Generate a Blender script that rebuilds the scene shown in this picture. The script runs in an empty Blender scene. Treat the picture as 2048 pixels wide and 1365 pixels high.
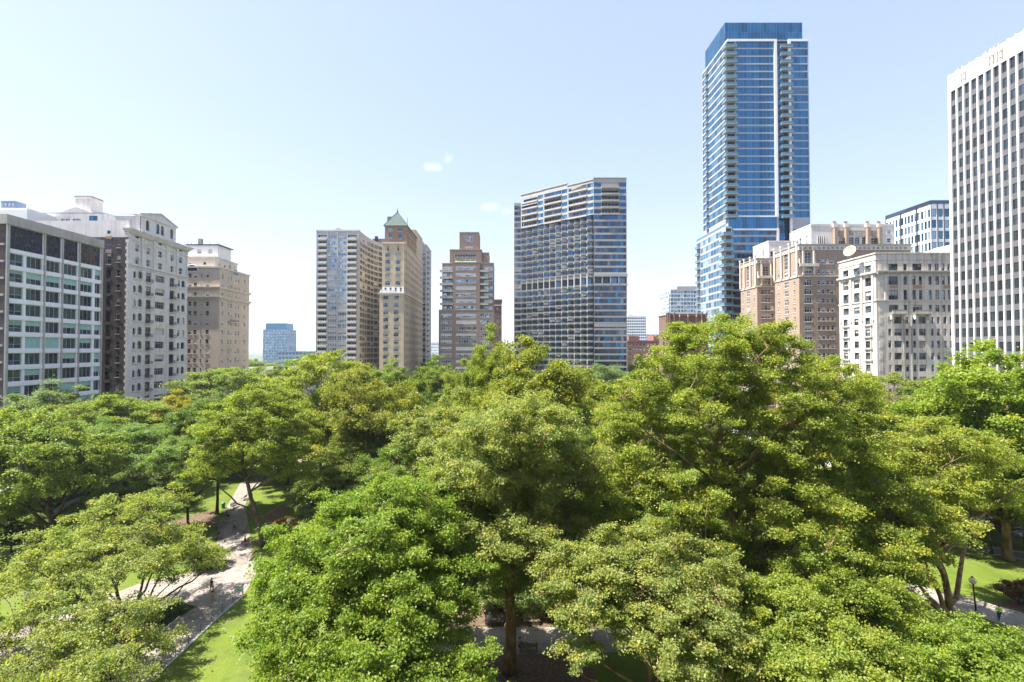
import bpy, math, random
import numpy as np
from mathutils import Vector, Matrix
SC = bpy.context.scene
COL = SC.collection
R = math.radians
rnd = random.Random(7)

# ------------------------------------------------------------------ camera
F = 1000.0; CX, CY = 1003.0, 682.5; EYE = 30.0; PITCH = R(1.03)
cp, sp = math.cos(PITCH), math.sin(PITCH)
def PZ(py, Y):
    v = (CY - py) / F
    return EYE + Y * (v * cp + sp) / (cp - v * sp)
def PX(px, Y, py=600):
    h = PZ(py, Y) - EYE
    return (px - CX) / F * (Y * cp + h * sp)
def GY(py):                      # distance at which the ground lies on image row py
    v = (CY - py) / F
    return -EYE * (cp - v * sp) / (v * cp + sp)
def GP(px, py, z=0.0):           # ground point under a pixel
    Y = GY(py); return (PX(px, Y, py), Y, z)
cam = bpy.data.cameras.new('camera'); camo = bpy.data.objects.new('camera', cam); COL.objects.link(camo)
cam.sensor_width = 36; cam.lens = 36 * F / 2048; cam.shift_x = (1024 - CX) / 2048
cam.clip_start = 0.5; cam.clip_end = 40000
camo.location = (0, 0, EYE); camo.rotation_euler = (R(90) + PITCH, 0, 0)
SC.camera = camo

# ------------------------------------------------------------------ materials
MATS = {}
def nodes(name):
    m = bpy.data.materials.new(name); m.use_nodes = True
    nt = m.node_tree; nt.nodes.clear()
    out = nt.nodes.new('ShaderNodeOutputMaterial')
    MATS[name] = m
    return m, nt, out
def link(nt, a, b): nt.links.new(a, b)
def N(nt, t, **kw):
    n = nt.nodes.new(t)
    for k, v in kw.items():
        if hasattr(n, k): setattr(n, k, v)
        else: n.inputs[k].default_value = v
    return n
def ramp(nt, fac, stops):
    r = nt.nodes.new('ShaderNodeValToRGB'); e = r.color_ramp.elements
    while len(e) < len(stops): e.new(0.5)
    for i, (p, c) in enumerate(stops):
        e[i].position = p; e[i].color = (*c, 1) if len(c) == 3 else c
    link(nt, fac, r.inputs[0]); return r
def mul(c, k): return tuple(min(1, x * k) for x in c)

def wall_mat(name, base, var=0.16, scale=0.25, streak=0.0, rough=0.85, course=0.0, stain=(0.12, 0.10, 0.08), brick=None):
    m, nt, out = nodes(name)
    bs = N(nt, 'ShaderNodeBsdfPrincipled'); bs.inputs['Roughness'].default_value = rough
    bs.inputs['Specular IOR Level'].default_value = 0.3
    tc = N(nt, 'ShaderNodeTexCoord')
    no = N(nt, 'ShaderNodeTexNoise'); no.inputs['Scale'].default_value = scale; no.inputs['Detail'].default_value = 8
    no.inputs['Roughness'].default_value = 0.65
    link(nt, tc.outputs['Object'], no.inputs['Vector'])
    rp = ramp(nt, no.outputs['Fac'], [(0.25, mul(base, 1 - var)), (0.5, base), (0.75, mul(base, 1 + var))])
    col = rp.outputs['Color']
    if course or brick:
        sep = N(nt, 'ShaderNodeSeparateXYZ'); link(nt, tc.outputs['Object'], sep.inputs[0])
        ad = N(nt, 'ShaderNodeMath', operation='ADD'); link(nt, sep.outputs[0], ad.inputs[0]); link(nt, sep.outputs[1], ad.inputs[1])
        cb = N(nt, 'ShaderNodeCombineXYZ'); link(nt, ad.outputs[0], cb.inputs[0]); link(nt, sep.outputs[2], cb.inputs[1])
        bt = N(nt, 'ShaderNodeTexBrick'); bw, bh = brick if brick else (1.1, 0.5)
        bt.inputs['Scale'].default_value = 1; bt.inputs['Brick Width'].default_value = bw; bt.inputs['Row Height'].default_value = bh
        bt.inputs['Mortar Size'].default_value = 0.02 * bh / 0.5; bt.inputs['Color1'].default_value = (1, 1, 1, 1)
        k = 1 - (course or 0.12); bt.inputs['Color2'].default_value = (k, k, k, 1); bt.inputs['Mortar'].default_value = (0.7, 0.7, 0.7, 1)
        link(nt, cb.outputs[0], bt.inputs['Vector'])
        mx = N(nt, 'ShaderNodeMix', data_type='RGBA', blend_type='MULTIPLY'); mx.inputs[0].default_value = 1
        link(nt, col, mx.inputs[6]); link(nt, bt.outputs['Color'], mx.inputs[7]); col = mx.outputs[2]
    if streak:
        mp = N(nt, 'ShaderNodeMapping'); mp.inputs['Scale'].default_value = (1.3, 1.3, 0.06)
        link(nt, tc.outputs['Object'], mp.inputs[0])
        n2 = N(nt, 'ShaderNodeTexNoise'); n2.inputs['Scale'].default_value = 1.0; n2.inputs['Detail'].default_value = 5
        link(nt, mp.outputs[0], n2.inputs['Vector'])
        r2 = ramp(nt, n2.outputs['Fac'], [(0.5, (0, 0, 0)), (0.75, (1, 1, 1))])
        ms = N(nt, 'ShaderNodeMath', operation='MULTIPLY'); ms.inputs[1].default_value = streak; link(nt, r2.outputs['Color'], ms.inputs[0])
        mx = N(nt, 'ShaderNodeMix', data_type='RGBA'); link(nt, ms.outputs[0], mx.inputs[0])
        link(nt, col, mx.inputs[6]); mx.inputs[7].default_value = (*stain, 1); col = mx.outputs[2]
    link(nt, col, bs.inputs['Base Color'])
    bp = N(nt, 'ShaderNodeBump'); bp.inputs['Strength'].default_value = 0.25; bp.inputs['Distance'].default_value = 0.05
    n3 = N(nt, 'ShaderNodeTexNoise'); n3.inputs['Scale'].default_value = 3; n3.inputs['Detail'].default_value = 6
    link(nt, tc.outputs['Object'], n3.inputs['Vector']); link(nt, n3.outputs['Fac'], bp.inputs['Height'])
    link(nt, bp.outputs[0], bs.inputs['Normal'])
    link(nt, bs.outputs[0], out.inputs[0]); return m
def glass_mat(name, base, rough=0.06, metal=0.0, ior=1.5, spec=0.5, var=0.5):
    m, nt, out = nodes(name)
    bs = N(nt, 'ShaderNodeBsdfPrincipled')
    bs.inputs['Roughness'].default_value = rough; bs.inputs['Metallic'].default_value = metal
    bs.inputs['IOR'].default_value = ior; bs.inputs['Specular IOR Level'].default_value = spec
    g = N(nt, 'ShaderNodeNewGeometry')
    rp = ramp(nt, g.outputs['Random Per Island'], [(0, mul(base, 1 - var)), (0.5, base), (1, mul(base, 1 + var * 0.7))])
    link(nt, rp.outputs[0], bs.inputs['Base Color'])
    link(nt, bs.outputs[0], out.inputs[0]); return m
def plain_mat(name, base, rough=0.6, metal=0.0, var=0.08, scale=2.0, spec=0.4):
    m, nt, out = nodes(name)
    bs = N(nt, 'ShaderNodeBsdfPrincipled'); bs.inputs['Roughness'].default_value = rough; bs.inputs['Metallic'].default_value = metal
    bs.inputs['Specular IOR Level'].default_value = spec
    tc = N(nt, 'ShaderNodeTexCoord'); no = N(nt, 'ShaderNodeTexNoise'); no.inputs['Scale'].default_value = scale; no.inputs['Detail'].default_value = 5
    link(nt, tc.outputs['Object'], no.inputs['Vector'])
    rp = ramp(nt, no.outputs['Fac'], [(0.3, mul(base, 1 - var)), (0.7, mul(base, 1 + var))])
    link(nt, rp.outputs[0], bs.inputs['Base Color']); link(nt, bs.outputs[0], out.inputs[0]); return m

W = wall_mat
W('concrete', (0.42, 0.39, 0.355), 0.18, 0.3, 0.35); W('white_panel', (0.84, 0.85, 0.86), 0.06, 0.15, 0.10)
W('dark_brick', (0.085, 0.062, 0.055), 0.3, 0.6, 0.0, brick=(0.9, 0.28)); W('red_dark_brick', (0.16, 0.09, 0.075), 0.25, 0.6, brick=(0.9, 0.3))
W('grey_stone', (0.68, 0.66, 0.62), 0.12, 0.3, 0.35, course=0.10); W('pale_stone', (0.72, 0.69, 0.64), 0.10, 0.3, 0.25, course=0.08)
W('tan_brick', (0.56, 0.47, 0.365), 0.12, 0.15, 0.12, course=0.06, brick=(0.9, 0.3))
W('slab_concrete', (0.44, 0.44, 0.42), 0.12, 0.3, 0.25); W('pale_parapet', (0.60, 0.60, 0.57), 0.10, 0.4, 0.2)
W('yellow_brick', (0.56, 0.455, 0.31), 0.12, 0.2, 0.1, course=0.06, brick=(0.8, 0.3))
W('brown_brick', (0.27, 0.20, 0.16), 0.14, 0.3, 0.08, brick=(0.8, 0.3)); W('purple_brick', (0.26, 0.16, 0.14), 0.18, 0.3, brick=(0.8, 0.3))
W('tower_panel', (0.37, 0.39, 0.41), 0.06, 0.2, 0.1); W('hotel_panel', (0.37, 0.365, 0.35), 0.10, 0.3, 0.22)
W('red_brick', (0.30, 0.14, 0.12), 0.2, 0.2, brick=(1.0, 0.4)); W('brownstone', (0.20, 0.13, 0.105), 0.25, 0.5, 0.3, course=0.15)
W('orange_brick', (0.35, 0.262, 0.195), 0.12, 0.25, 0.10, course=0.07, brick=(0.8, 0.3))
W('cream_stone', (0.66, 0.60, 0.51), 0.12, 0.3, 0.15, course=0.07)
W('white_limestone', (0.68, 0.63, 0.55), 0.14, 0.25, 0.8, stain=(0.22, 0.17, 0.12), course=0.05)
W('white_pier', (0.74, 0.72, 0.68), 0.08, 0.3, 0.15); W('spandrel_grey', (0.12, 0.12, 0.13), 0.1, 0.5)
W('white_paint', (0.78, 0.78, 0.76), 0.05, 0.3); W('tar_roof', (0.10, 0.10, 0.10), 0.3, 0.2); W('far_panel', (0.5, 0.52, 0.55), 0.1, 0.1)
W('blue_grey_panel', (0.22, 0.30, 0.42), 0.1, 0.1); W('terracotta', (0.42, 0.26, 0.16), 0.25, 1.5, 0.3)
W('stone_dark', (0.30, 0.28, 0.25), 0.25, 0.8, 0.5)
W('recess_dark', (0.07, 0.065, 0.06), 0.2, 0.5)
G = glass_mat
G('glass_dark', (0.015, 0.024, 0.040), rough=.04); G('glass_mirror', (0.11, 0.14, 0.165), metal=0.8, rough=.05, var=.4); G('glass_green', (0.025, 0.06, 0.07), spec=0.8); G('glass_blue', (0.03, 0.15, 0.27), metal=0.7, rough=0.04, var=0.35)
G('glass_sky', (0.12, 0.23, 0.30), metal=0.6, rough=0.05, var=0.4); G('glass_grey', (0.17, 0.20, 0.22), metal=0.6, rough=0.05, var=0.4)
G('glass_bronze', (0.055, 0.085, 0.12), metal=0.5, rough=0.04, var=0.4); G('glass_rail', (0.10, 0.22, 0.27), metal=0.3, rough=0.08, var=0.1)
G('glass_pale', (0.34, 0.46, 0.52), metal=0.5, rough=0.06, var=0.4); G('blind', (0.52, 0.50, 0.46), rough=0.5, var=0.25); G('blind_green', (0.25, 0.46, 0.43), rough=0.25, var=0.25)
P = plain_mat
P('white_frame', (0.75, 0.75, 0.74), 0.45); P('dark_frame', (0.03, 0.03, 0.035), 0.4); P('brown_frame', (0.10, 0.075, 0.06), 0.5); P('grey_frame', (0.35, 0.35, 0.35), 0.5)
P('copper_green', (0.048, 0.085, 0.07), 0.8, 0, 0.35, 1.2); P('iron', (0.015, 0.016, 0.018), 0.45); P('steel', (0.45, 0.46, 0.47), 0.35, 0.8)
P('aluminium', (0.62, 0.62, 0.62), 0.4, 0.5)
P('bench_wood', (0.23, 0.18, 0.14), 0.7, 0, 0.3, 6); P('globe', (0.80, 0.70, 0.52), 0.3); P('fence_green', (0.02, 0.06, 0.04), 0.5)
P('bin_green', (0.03, 0.22, 0.12), 0.4); P('sign_panel', (0.45, 0.6, 0.52), 0.4)

# ------------------------------------------------------------------ mesh builder
class MB:
    def __init__(s): s.v = []; s.f = []; s.m = []; s.mats = []
    def mi(s, n):
        if n not in s.mats: s.mats.append(n)
        return s.mats.index(n)
    def poly(s, pts, mat):
        i = len(s.v); s.v += [tuple(p) for p in pts]; s.f.append(tuple(range(i, i + len(pts)))); s.m.append(s.mi(mat))
    def box(s, x0, x1, y0, y1, z0, z1, mat, bottom=True):
        s.prism([(x0, y0), (x1, y0), (x1, y1), (x0, y1)], z0, z1, mat, bottom)
    def prism(s, pts, z0, z1, mat, bottom=True, top=True, topmat=None):   # pts counter-clockwise from above
        i = len(s.v); n = len(pts); k = s.mi(mat)
        s.v += [(x, y, z0) for x, y in pts] + [(x, y, z1) for x, y in pts]
        for a in range(n):
            b = (a + 1) % n; s.f.append((i + a, i + b, i + n + b, i + n + a)); s.m.append(k)
        if top: s.f.append(tuple(i + n + a for a in range(n))); s.m.append(s.mi(topmat or mat))
        if bottom: s.f.append(tuple(i + a for a in reversed(range(n)))); s.m.append(k)
    def obox(s, fr, u0, u1, d0, d1, z0, z1, mat):   # box in a facade frame
        P_ = [fr.p(u0, z0, d1)[:2], fr.p(u1, z0, d1)[:2], fr.p(u1, z0, d0)[:2], fr.p(u0, z0, d0)[:2]]
        s.prism(P_, z0, z1, mat)
    def tube(s, pts, rad, n, mat, cap=True):
        pts = [Vector(p) for p in pts]; k = s.mi(mat); rings = []
        for i, p in enumerate(pts):
            d = (pts[min(i + 1, len(pts) - 1)] - pts[max(i - 1, 0)]); d = d.normalized() if d.length > 1e-9 else Vector((0, 0, 1))
            a = d.orthogonal().normalized() if i == 0 else (pa - d * pa.dot(d)).normalized()
            pa = a; b = d.cross(a); r = rad[i] if hasattr(rad, '__len__') else rad
            j = len(s.v)
            s.v += [tuple(p + (a * math.cos(2 * math.pi * q / n) + b * math.sin(2 * math.pi * q / n)) * r) for q in range(n)]
            rings.append(j)
        for a, b in zip(rings, rings[1:]):
            for q in range(n):
                s.f.append((a + q, a + (q + 1) % n, b + (q + 1) % n, b + q)); s.m.append(k)
        if cap:
            s.f.append(tuple(rings[0] + q for q in reversed(range(n)))); s.m.append(k)
            s.f.append(tuple(rings[-1] + q for q in range(n))); s.m.append(k)
    def lathe(s, c, prof, n, mat):
        k = s.mi(mat); rings = []
        for r, z in prof:
            j = len(s.v); s.v += [(c[0] + r * math.cos(2 * math.pi * q / n), c[1] + r * math.sin(2 * math.pi * q / n), c[2] + z) for q in range(n)]; rings.append(j)
        for a, b in zip(rings, rings[1:]):
            for q in range(n):
                s.f.append((a + q, a + (q + 1) % n, b + (q + 1) % n, b + q)); s.m.append(k)
        s.f.append(tuple(rings[0] + q for q in reversed(range(n)))); s.m.append(k)
        s.f.append(tuple(rings[-1] + q for q in range(n))); s.m.append(k)
    def add(s, o):
        i = len(s.v); mp = [s.mi(x) for x in o.mats]
        s.v += o.v; s.f += [tuple(a + i for a in f) for f in o.f]; s.m += [mp[a] for a in o.m]
    def build(s, name, parent=None, origin=(0, 0, 0), smooth=False):
        me = bpy.data.meshes.new(name)
        ox, oy, oz = origin
        me.from_pydata([(x - ox, y - oy, z - oz) for x, y, z in s.v], [], s.f)
        for n in s.mats: me.materials.append(MATS[n])
        me.polygons.foreach_set('material_index', s.m)
        if smooth: me.polygons.foreach_set('use_smooth', [True] * len(s.f))
        me.update()
        o = bpy.data.objects.new(name, me); COL.objects.link(o)
        if parent: o.parent = parent
        else: o.location = origin
        return o
def tag(o, label=None, cat=None, group=None, kind=None):
    if label: o['label'] = label
    if cat: o['category'] = cat
    if group: o['group'] = group
    if kind: o['kind'] = kind
    return o
def empty(name, loc, rz=0.0):
    o = bpy.data.objects.new(name, None); COL.objects.link(o); o.location = loc; o.rotation_euler = (0, 0, rz); o.empty_display_size = 0.5; return o
def copy_tree(o, parent=None):
    c = o.copy(); COL.objects.link(c)
    if parent: c.parent = parent
    for ch in [x for x in o.children]: copy_tree(ch, c)
    return c

# ------------------------------------------------------------------ facades
class Fr:
    """wall frame: a at the left end and b at the right end, seen from outside"""
    def __init__(s, a, b):
        s.a = Vector((a[0], a[1])); d = Vector((b[0] - a[0], b[1] - a[1])); s.W = d.length; s.u = d.normalized(); s.n = Vector((s.u.y, -s.u.x))
    def p(s, u, z, d=0.0):
        q = s.a + s.u * u + s.n * d; return (q.x, q.y, z)
def uat(fr, px):                   # facade coordinate seen at image column px
    t = (px - CX) / F
    return (t * fr.a.y - fr.a.x) / (fr.u.x - t * fr.u.y)
def wall(mb, fr, z0, z1, holes, mat, depth=0.25, u0=0.0, u1=None, reveal=None):
    u1 = fr.W if u1 is None else u1
    us = sorted({u0, u1} | {round(min(max(x, u0), u1), 3) for h in holes for x in h[:2]})
    zs = sorted({z0, z1} | {round(min(max(x, z0), z1), 3) for h in holes for x in h[2:4]})
    ui = {round(x, 3): i for i, x in enumerate(us)}; zi = {round(x, 3): i for i, x in enumerate(zs)}
    open_ = set()
    for h in holes:
        a, b = [ui[round(min(max(x, u0), u1), 3)] for x in h[:2]]; c, d = [zi[round(min(max(x, z0), z1), 3)] for x in h[2:4]]
        for i in range(a, b):
            for j in range(c, d): open_.add((i, j))
    k = mb.mi(mat); idx = {}
    def vid(i, j):
        if (i, j) not in idx: idx[(i, j)] = len(mb.v); mb.v.append(fr.p(us[i], zs[j]))
        return idx[(i, j)]
    for j in range(len(zs) - 1):
        for i in range(len(us) - 1):
            if (i, j) not in open_:
                mb.f.append((vid(i, j), vid(i + 1, j), vid(i + 1, j + 1), vid(i, j + 1))); mb.m.append(k)
    rm = reveal or mat
    for h in holes:
        a, b, c, d = h[:4]
        mb.poly([fr.p(a, c), fr.p(a, d), fr.p(a, d, -depth), fr.p(a, c, -depth)][::-1], rm)
        mb.poly([fr.p(b, c), fr.p(b, d), fr.p(b, d, -depth), fr.p(b, c, -depth)], rm)
        mb.poly([fr.p(a, c), fr.p(b, c), fr.p(b, c, -depth), fr.p(a, c, -depth)][::-1], rm)
        mb.poly([fr.p(a, d), fr.p(b, d), fr.p(b, d, -depth), fr.p(a, d, -depth)], rm)
        if len(h) > 4 and h[4].get('arch'):          # masonry corners that turn a square opening into an arch
            r = (b - a) / 2; cu = (a + b) / 2; zc = d - r; n = 5
            for sgn in (-1, 1):
                arc = [(cu + sgn * r * math.cos(q / n * math.pi / 2), zc + r * math.sin(q / n * math.pi / 2)) for q in range(n + 1)]
                cor = (cu + sgn * r, d)
                for q in range(n):
                    t = [fr.p(*cor, -0.02), fr.p(*arc[q], -0.02), fr.p(*arc[q + 1], -0.02)]
                    mb.poly(t if sgn > 0 else t[::-1], mat)
                    t = [fr.p(*arc[q], -0.02), fr.p(*arc[q + 1], -0.02), fr.p(*arc[q + 1], -depth), fr.p(*arc[q], -depth)]
                    mb.poly(t, rm)
wr = random.Random(3)
def window_mesh(fr, h, depth, st):
    """one window: frame, mullions, panes (each pane very slightly out of true), blinds"""
    a, b, c, d = h[:4]; mb = MB(); fw = st.get('fw', 0.07); fm = st.get('frame', 'white_frame')
    nx, nz = st.get('nx', 1), st.get('nz', 2); g = st.get('glass', 'glass_dark'); back = -depth + 0.002; fd = st.get('fd', 0.07)
    if fw > 0:
        mb.obox(fr, a, b, back, back + fd, c, c + fw, fm); mb.obox(fr, a, b, back, back + fd, d - fw, d, fm)
        mb.obox(fr, a, a + fw, back, back + fd, c + fw, d - fw, fm); mb.obox(fr, b - fw, b, back, back + fd, c + fw, d - fw, fm)
    mw = st.get('mw', fw * 0.8)
    us = [a + fw + (b - a - 2 * fw) * i / nx for i in range(nx + 1)]
    zf = st.get('zf'); zs = [c + fw + (d - c - 2 * fw) * i / nz for i in range(nz + 1)] if not zf else [c + fw + (d - c - 2 * fw) * x for x in zf]
    for u in us[1:-1]: mb.obox(fr, u - mw / 2, u + mw / 2, back, back + fd * 0.8, c + fw, d - fw, fm)
    for z in zs[1:-1]: mb.obox(fr, a + fw, b - fw, back, back + fd * 0.7, z - mw / 2, z + mw / 2, fm)
    bl = wr.random() < st.get('blinds', 0.35); bh = wr.choice((0.25, 0.4, 0.5, 0.6, 1.0)); bm = st.get('blind', 'blind')
    pd = back + fd * 0.3
    for i in range(nx):
        for j in range(len(zs) - 1):
            q0, q1, q2, q3 = us[i], us[i + 1], zs[j], zs[j + 1]; e = [wr.uniform(-0.012, 0.012) for _ in range(2)]
            gm = wr.choice(g) if isinstance(g, (list, tuple)) else g
            mb.poly([fr.p(q0, q2, pd + e[0]), fr.p(q1, q2, pd + e[1]), fr.p(q1, q3, pd + e[1] * -1), fr.p(q0, q3, pd - e[0])], gm)
    if bl:
        zb = max(d - fw - (d - c) * bh, c + fw)
        if bh < 1 or st.get('fullblind', True):
            mb.poly([fr.p(a + fw, zb, pd + 0.014), fr.p(b - fw, zb, pd + 0.014), fr.p(b - fw, d - fw, pd + 0.014), fr.p(a + fw, d - fw, pd + 0.014)], bm)
    s = st.get('sill')
    if s: mb.obox(fr, a - 0.1, b + 0.1, -0.1, 0.12, c - 0.16, c - 0.01, s)
    return mb
class Bld:
    def __init__(s, name, label, cat, x, y):
        s.o = (x, y, 0); s.root = empty(name, s.o); tag(s.root, label, cat); s.wins = []; s.walls = MB()
    def part(s, name, mb, parent=None, label=None, smooth=False):
        o = mb.build(name, parent or s.root, s.o, smooth)
        if label: o['label'] = label
        return o
    def parts(s, name, mb, limit=100):
        """every loose piece of the mesh becomes a part of its own"""
        par = list(range(len(mb.v)))
        def find(i):
            while par[i] != i: par[i] = par[par[i]]; i = par[i]
            return i
        for f in mb.f:
            for a in f[1:]: par[find(a)] = find(f[0])
        gr = {}
        for f, k in zip(mb.f, mb.m): gr.setdefault(find(f[0]), []).append((f, k))
        L = []
        for fs in gr.values():
            q = MB(); q.mats = list(mb.mats); mp = {}
            for f, k in fs:
                for a in f:
                    if a not in mp: mp[a] = len(q.v); q.v.append(mb.v[a])
                q.f.append(tuple(mp[a] for a in f)); q.m.append(k)
            c = [sum(v[i] for v in q.v) / len(q.v) for i in range(3)]; L.append((c[1] * (2 if c[2] < EYE - c[1] * .055 else 1), q))
        L.sort(key=lambda t: t[0])
        for _, q in L[:limit]: s.part(name, q)
        if len(L) > limit:
            r_ = MB()
            for _, q in L[limit:]: r_.add(q)
            tag(s.part(name, r_), kind='stuff')
    def facade(s, a, b, z0, z1, wins, mat, depth=0.25, reveal=None):
        fr = a if isinstance(a, Fr) else Fr(a, b); holes = [w for w in wins if w[1] <= fr.W + 1e-3 and w[0] >= -1e-3 and w[2] >= z0 - 1e-3 and w[3] <= z1 + 1e-3]
        wall(s.walls, fr, z0, z1, holes, mat, depth, reveal=reveal)
        for h in holes: s.addwin(fr, h, h[4].get('depth', depth) if len(h) > 4 else depth, h[4] if len(h) > 4 else {})
        return fr
    def addwin(s, fr, h, depth, st):
        c = fr.p((h[0] + h[1]) / 2, (h[2] + h[3]) / 2); d = math.dist(c, (0, 0, EYE))
        vis = 1 if (fr.n.x * (0 - c[0]) + fr.n.y * (0 - c[1])) > 0 else 0
        if c[2] < EYE - c[1] * 0.055: vis *= 0.01
        dirv = Vector((-c[0], -c[1])).normalized()
        s.wins.append((vis * (h[1] - h[0]) * (h[3] - h[2]) * max(0.02, fr.n.dot(dirv)) / d / d, fr, h, depth, st))
    def finish(s, roofpts=None, roofz=None):
        s.part('wall', s.walls)
        s.wins.sort(key=lambda w: -w[0]); rest = MB()
        by = {}
        for w in s.wins: by.setdefault(w[4].get('part', 'window'), []).append(w)
        for pn, L in by.items():
            rest = MB()
            for i, (k, fr, h, dep, st) in enumerate(L):
                m = window_mesh(fr, h, dep, st)
                if i < 100 and k > 1e-9: s.part(pn, m)
                else: rest.add(m)
            if rest.v: tag(s.part(pn, rest), kind='stuff')
        return s.root
def grid(us, w, zs, h, st):
    return [(u - w / 2, u + w / 2, z - h / 2, z + h / 2, st) for u in us for z in zs]
def slab(mb, pts, z0, z1, mat, grow=0.0):
    """a flat band or cornice following a footprint, grown outwards"""
    if grow:
        c = [sum(p[0] for p in pts) / len(pts), sum(p[1] for p in pts) / len(pts)]
        pts = [(x + math.copysign(grow, x - c[0]), y + math.copysign(grow, y - c[1])) for x, y in pts]
    mb.prism(pts, z0, z1, mat)
# ------------------------------------------------------------------ light and sky
SUN_EL, SUN_AZ = R(61), R(-97)          # azimuth from +Y (view direction), negative = to the left
w = bpy.data.worlds.new('World'); SC.world = w; w.use_nodes = True
nt = w.node_tree; nt.nodes.clear()
wo = nt.nodes.new('ShaderNodeOutputWorld'); bg = nt.nodes.new('ShaderNodeBackground'); bg.inputs['Strength'].default_value = 0.15
sk = nt.nodes.new('ShaderNodeTexSky'); sk.sky_type = 'NISHITA'; sk.sun_disc = False; sk.sun_elevation = SUN_EL; sk.sun_rotation = SUN_AZ
sk.air_density = 1.0; sk.dust_density = 1.0; sk.ozone_density = 0.5; sk.altitude = 10
tc = nt.nodes.new('ShaderNodeTexCoord'); sx = nt.nodes.new('ShaderNodeSeparateXYZ'); nt.links.new(tc.outputs['Generated'], sx.inputs[0])
def mth(op, a, b=None):
    n = nt.nodes.new('ShaderNodeMath'); n.operation = op
    for i, v in enumerate((a, b)):
        if v is None: continue
        if isinstance(v, (int, float)): n.inputs[i].default_value = v
        else: nt.links.new(v, n.inputs[i])
    return n.outputs[0]
yy = mth('MAXIMUM', sx.outputs[1], .02); U_, V_ = mth('DIVIDE', sx.outputs[0], yy), mth('DIVIDE', sx.outputs[2], yy)
cn = nt.nodes.new('ShaderNodeTexNoise'); cn.inputs['Scale'].default_value = 34; cn.inputs['Detail'].default_value = 7; cn.inputs['Roughness'].default_value = .62; nt.links.new(tc.outputs['Generated'], cn.inputs['Vector'])
tot = None                                # small fair weather clouds: direction, angular half sizes, density
for u0, v0, a, b_, k in ((-.139, .368, .026, .017, 1.0), (-.108, .383, .017, .020, .55), (-.022, .287, .028, .016, .8), (.014, .276, .020, .015, .7), (.362, .138, .034, .016, .75), (-.452, .174, .04, .012, .3), (.03, .30, .05, .03, .25)):
    e = mth('ADD', mth('POWER', mth('DIVIDE', mth('SUBTRACT', U_, u0), a), 2.0), mth('POWER', mth('DIVIDE', mth('SUBTRACT', V_, v0), b_), 2.0))
    m_ = mth('MULTIPLY', mth('MAXIMUM', mth('SUBTRACT', 1.0, e), 0.0), k); tot = m_ if tot is None else mth('MAXIMUM', tot, m_)
cm = nt.nodes.new('ShaderNodeMapRange'); cm.inputs[1].default_value = .36; cm.inputs[2].default_value = .9; nt.links.new(mth('ADD', cn.outputs['Fac'], mth('MULTIPLY', mth('SUBTRACT', tot, .7), .45)), cm.inputs[0])
cf = mth('MULTIPLY', mth('MULTIPLY', cm.outputs[0], mth('MINIMUM', mth('MULTIPLY', tot, 3.0), 1.0)), mth('GREATER_THAN', sx.outputs[1], .1))
mxs = nt.nodes.new('ShaderNodeMix'); mxs.data_type = 'RGBA'; nt.links.new(cf, mxs.inputs[0]); tn = nt.nodes.new('ShaderNodeMix'); tn.data_type = 'RGBA'; tn.blend_type = 'MULTIPLY'; tn.inputs[0].default_value = 1; nt.links.new(sk.outputs[0], tn.inputs[6]); tn.inputs[7].default_value = (.40, .325, .38, 1); ad = nt.nodes.new('ShaderNodeMix'); ad.data_type = 'RGBA'; ad.blend_type = 'ADD'; ad.inputs[0].default_value = 1; ad.inputs[7].default_value = (.66, .855, 1.06, 1); nt.links.new(tn.outputs[2], ad.inputs[6]); nt.links.new(ad.outputs[2], mxs.inputs[6]); mxs.inputs[7].default_value = (2.5, 2.5, 2.5, 1)
nt.links.new(mxs.outputs[2], bg.inputs[0]); nt.links.new(bg.outputs[0], wo.inputs[0])
sl = bpy.data.lights.new('sun', 'SUN'); sl.energy = 4.7; sl.angle = R(0.5); sl.color = (1.0, 0.95, 0.86)
so = bpy.data.objects.new('sun', sl); COL.objects.link(so)
sd = Vector((math.sin(SUN_AZ) * math.cos(SUN_EL), math.cos(SUN_AZ) * math.cos(SUN_EL), math.sin(SUN_EL)))
so.rotation_euler = sd.to_track_quat('Z', 'Y').to_euler(); so.location = (-60, 0, 200)
SC.view_settings.view_transform = 'Standard'; SC.view_settings.look = 'None'; SC.view_settings.exposure = 1.72; SC.view_settings.gamma = 1
SC.cycles.max_bounces = 6; SC.cycles.diffuse_bounces = 3; SC.cycles.glossy_bounces = 3; SC.cycles.transmission_bounces = 4; SC.cycles.caustics_reflective = False; SC.cycles.caustics_refractive = False
SC.cycles.use_denoising = True
hm = bpy.data.materials.new('haze_air'); hm.use_nodes = True; ht = hm.node_tree; ht.nodes.clear(); MATS['haze_air'] = hm
ho = ht.nodes.new('ShaderNodeOutputMaterial'); hv = ht.nodes.new('ShaderNodeVolumePrincipled'); hv.inputs['Color'].default_value = (0.80, 0.90, 1.0, 1); hv.inputs['Density'].default_value = 0.00010; hv.inputs['Anisotropy'].default_value = 0.2
ht.links.new(hv.outputs[0], ho.inputs['Volume'])
hz = MB(); hz.box(-9500, 9500, -400, 18500, -8, 215, 'haze_air'); tag(hz.build('haze'), kind='stuff')
g = MB(); W('ground_mat', (0.10, 0.12, 0.08), .3, .01); g.box(-9000, 9000, -300, 18000, -1, 0, 'ground_mat'); tag(g.build('ground'), kind='structure')
# ================================================================== BUILDINGS
XL, XR = -113.0, 106.0
def cols(fr, pxs): return [uat(fr, p) for p in pxs]
def rows(z0, step, n): return [z0 - step * i for i in range(n)]

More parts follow.
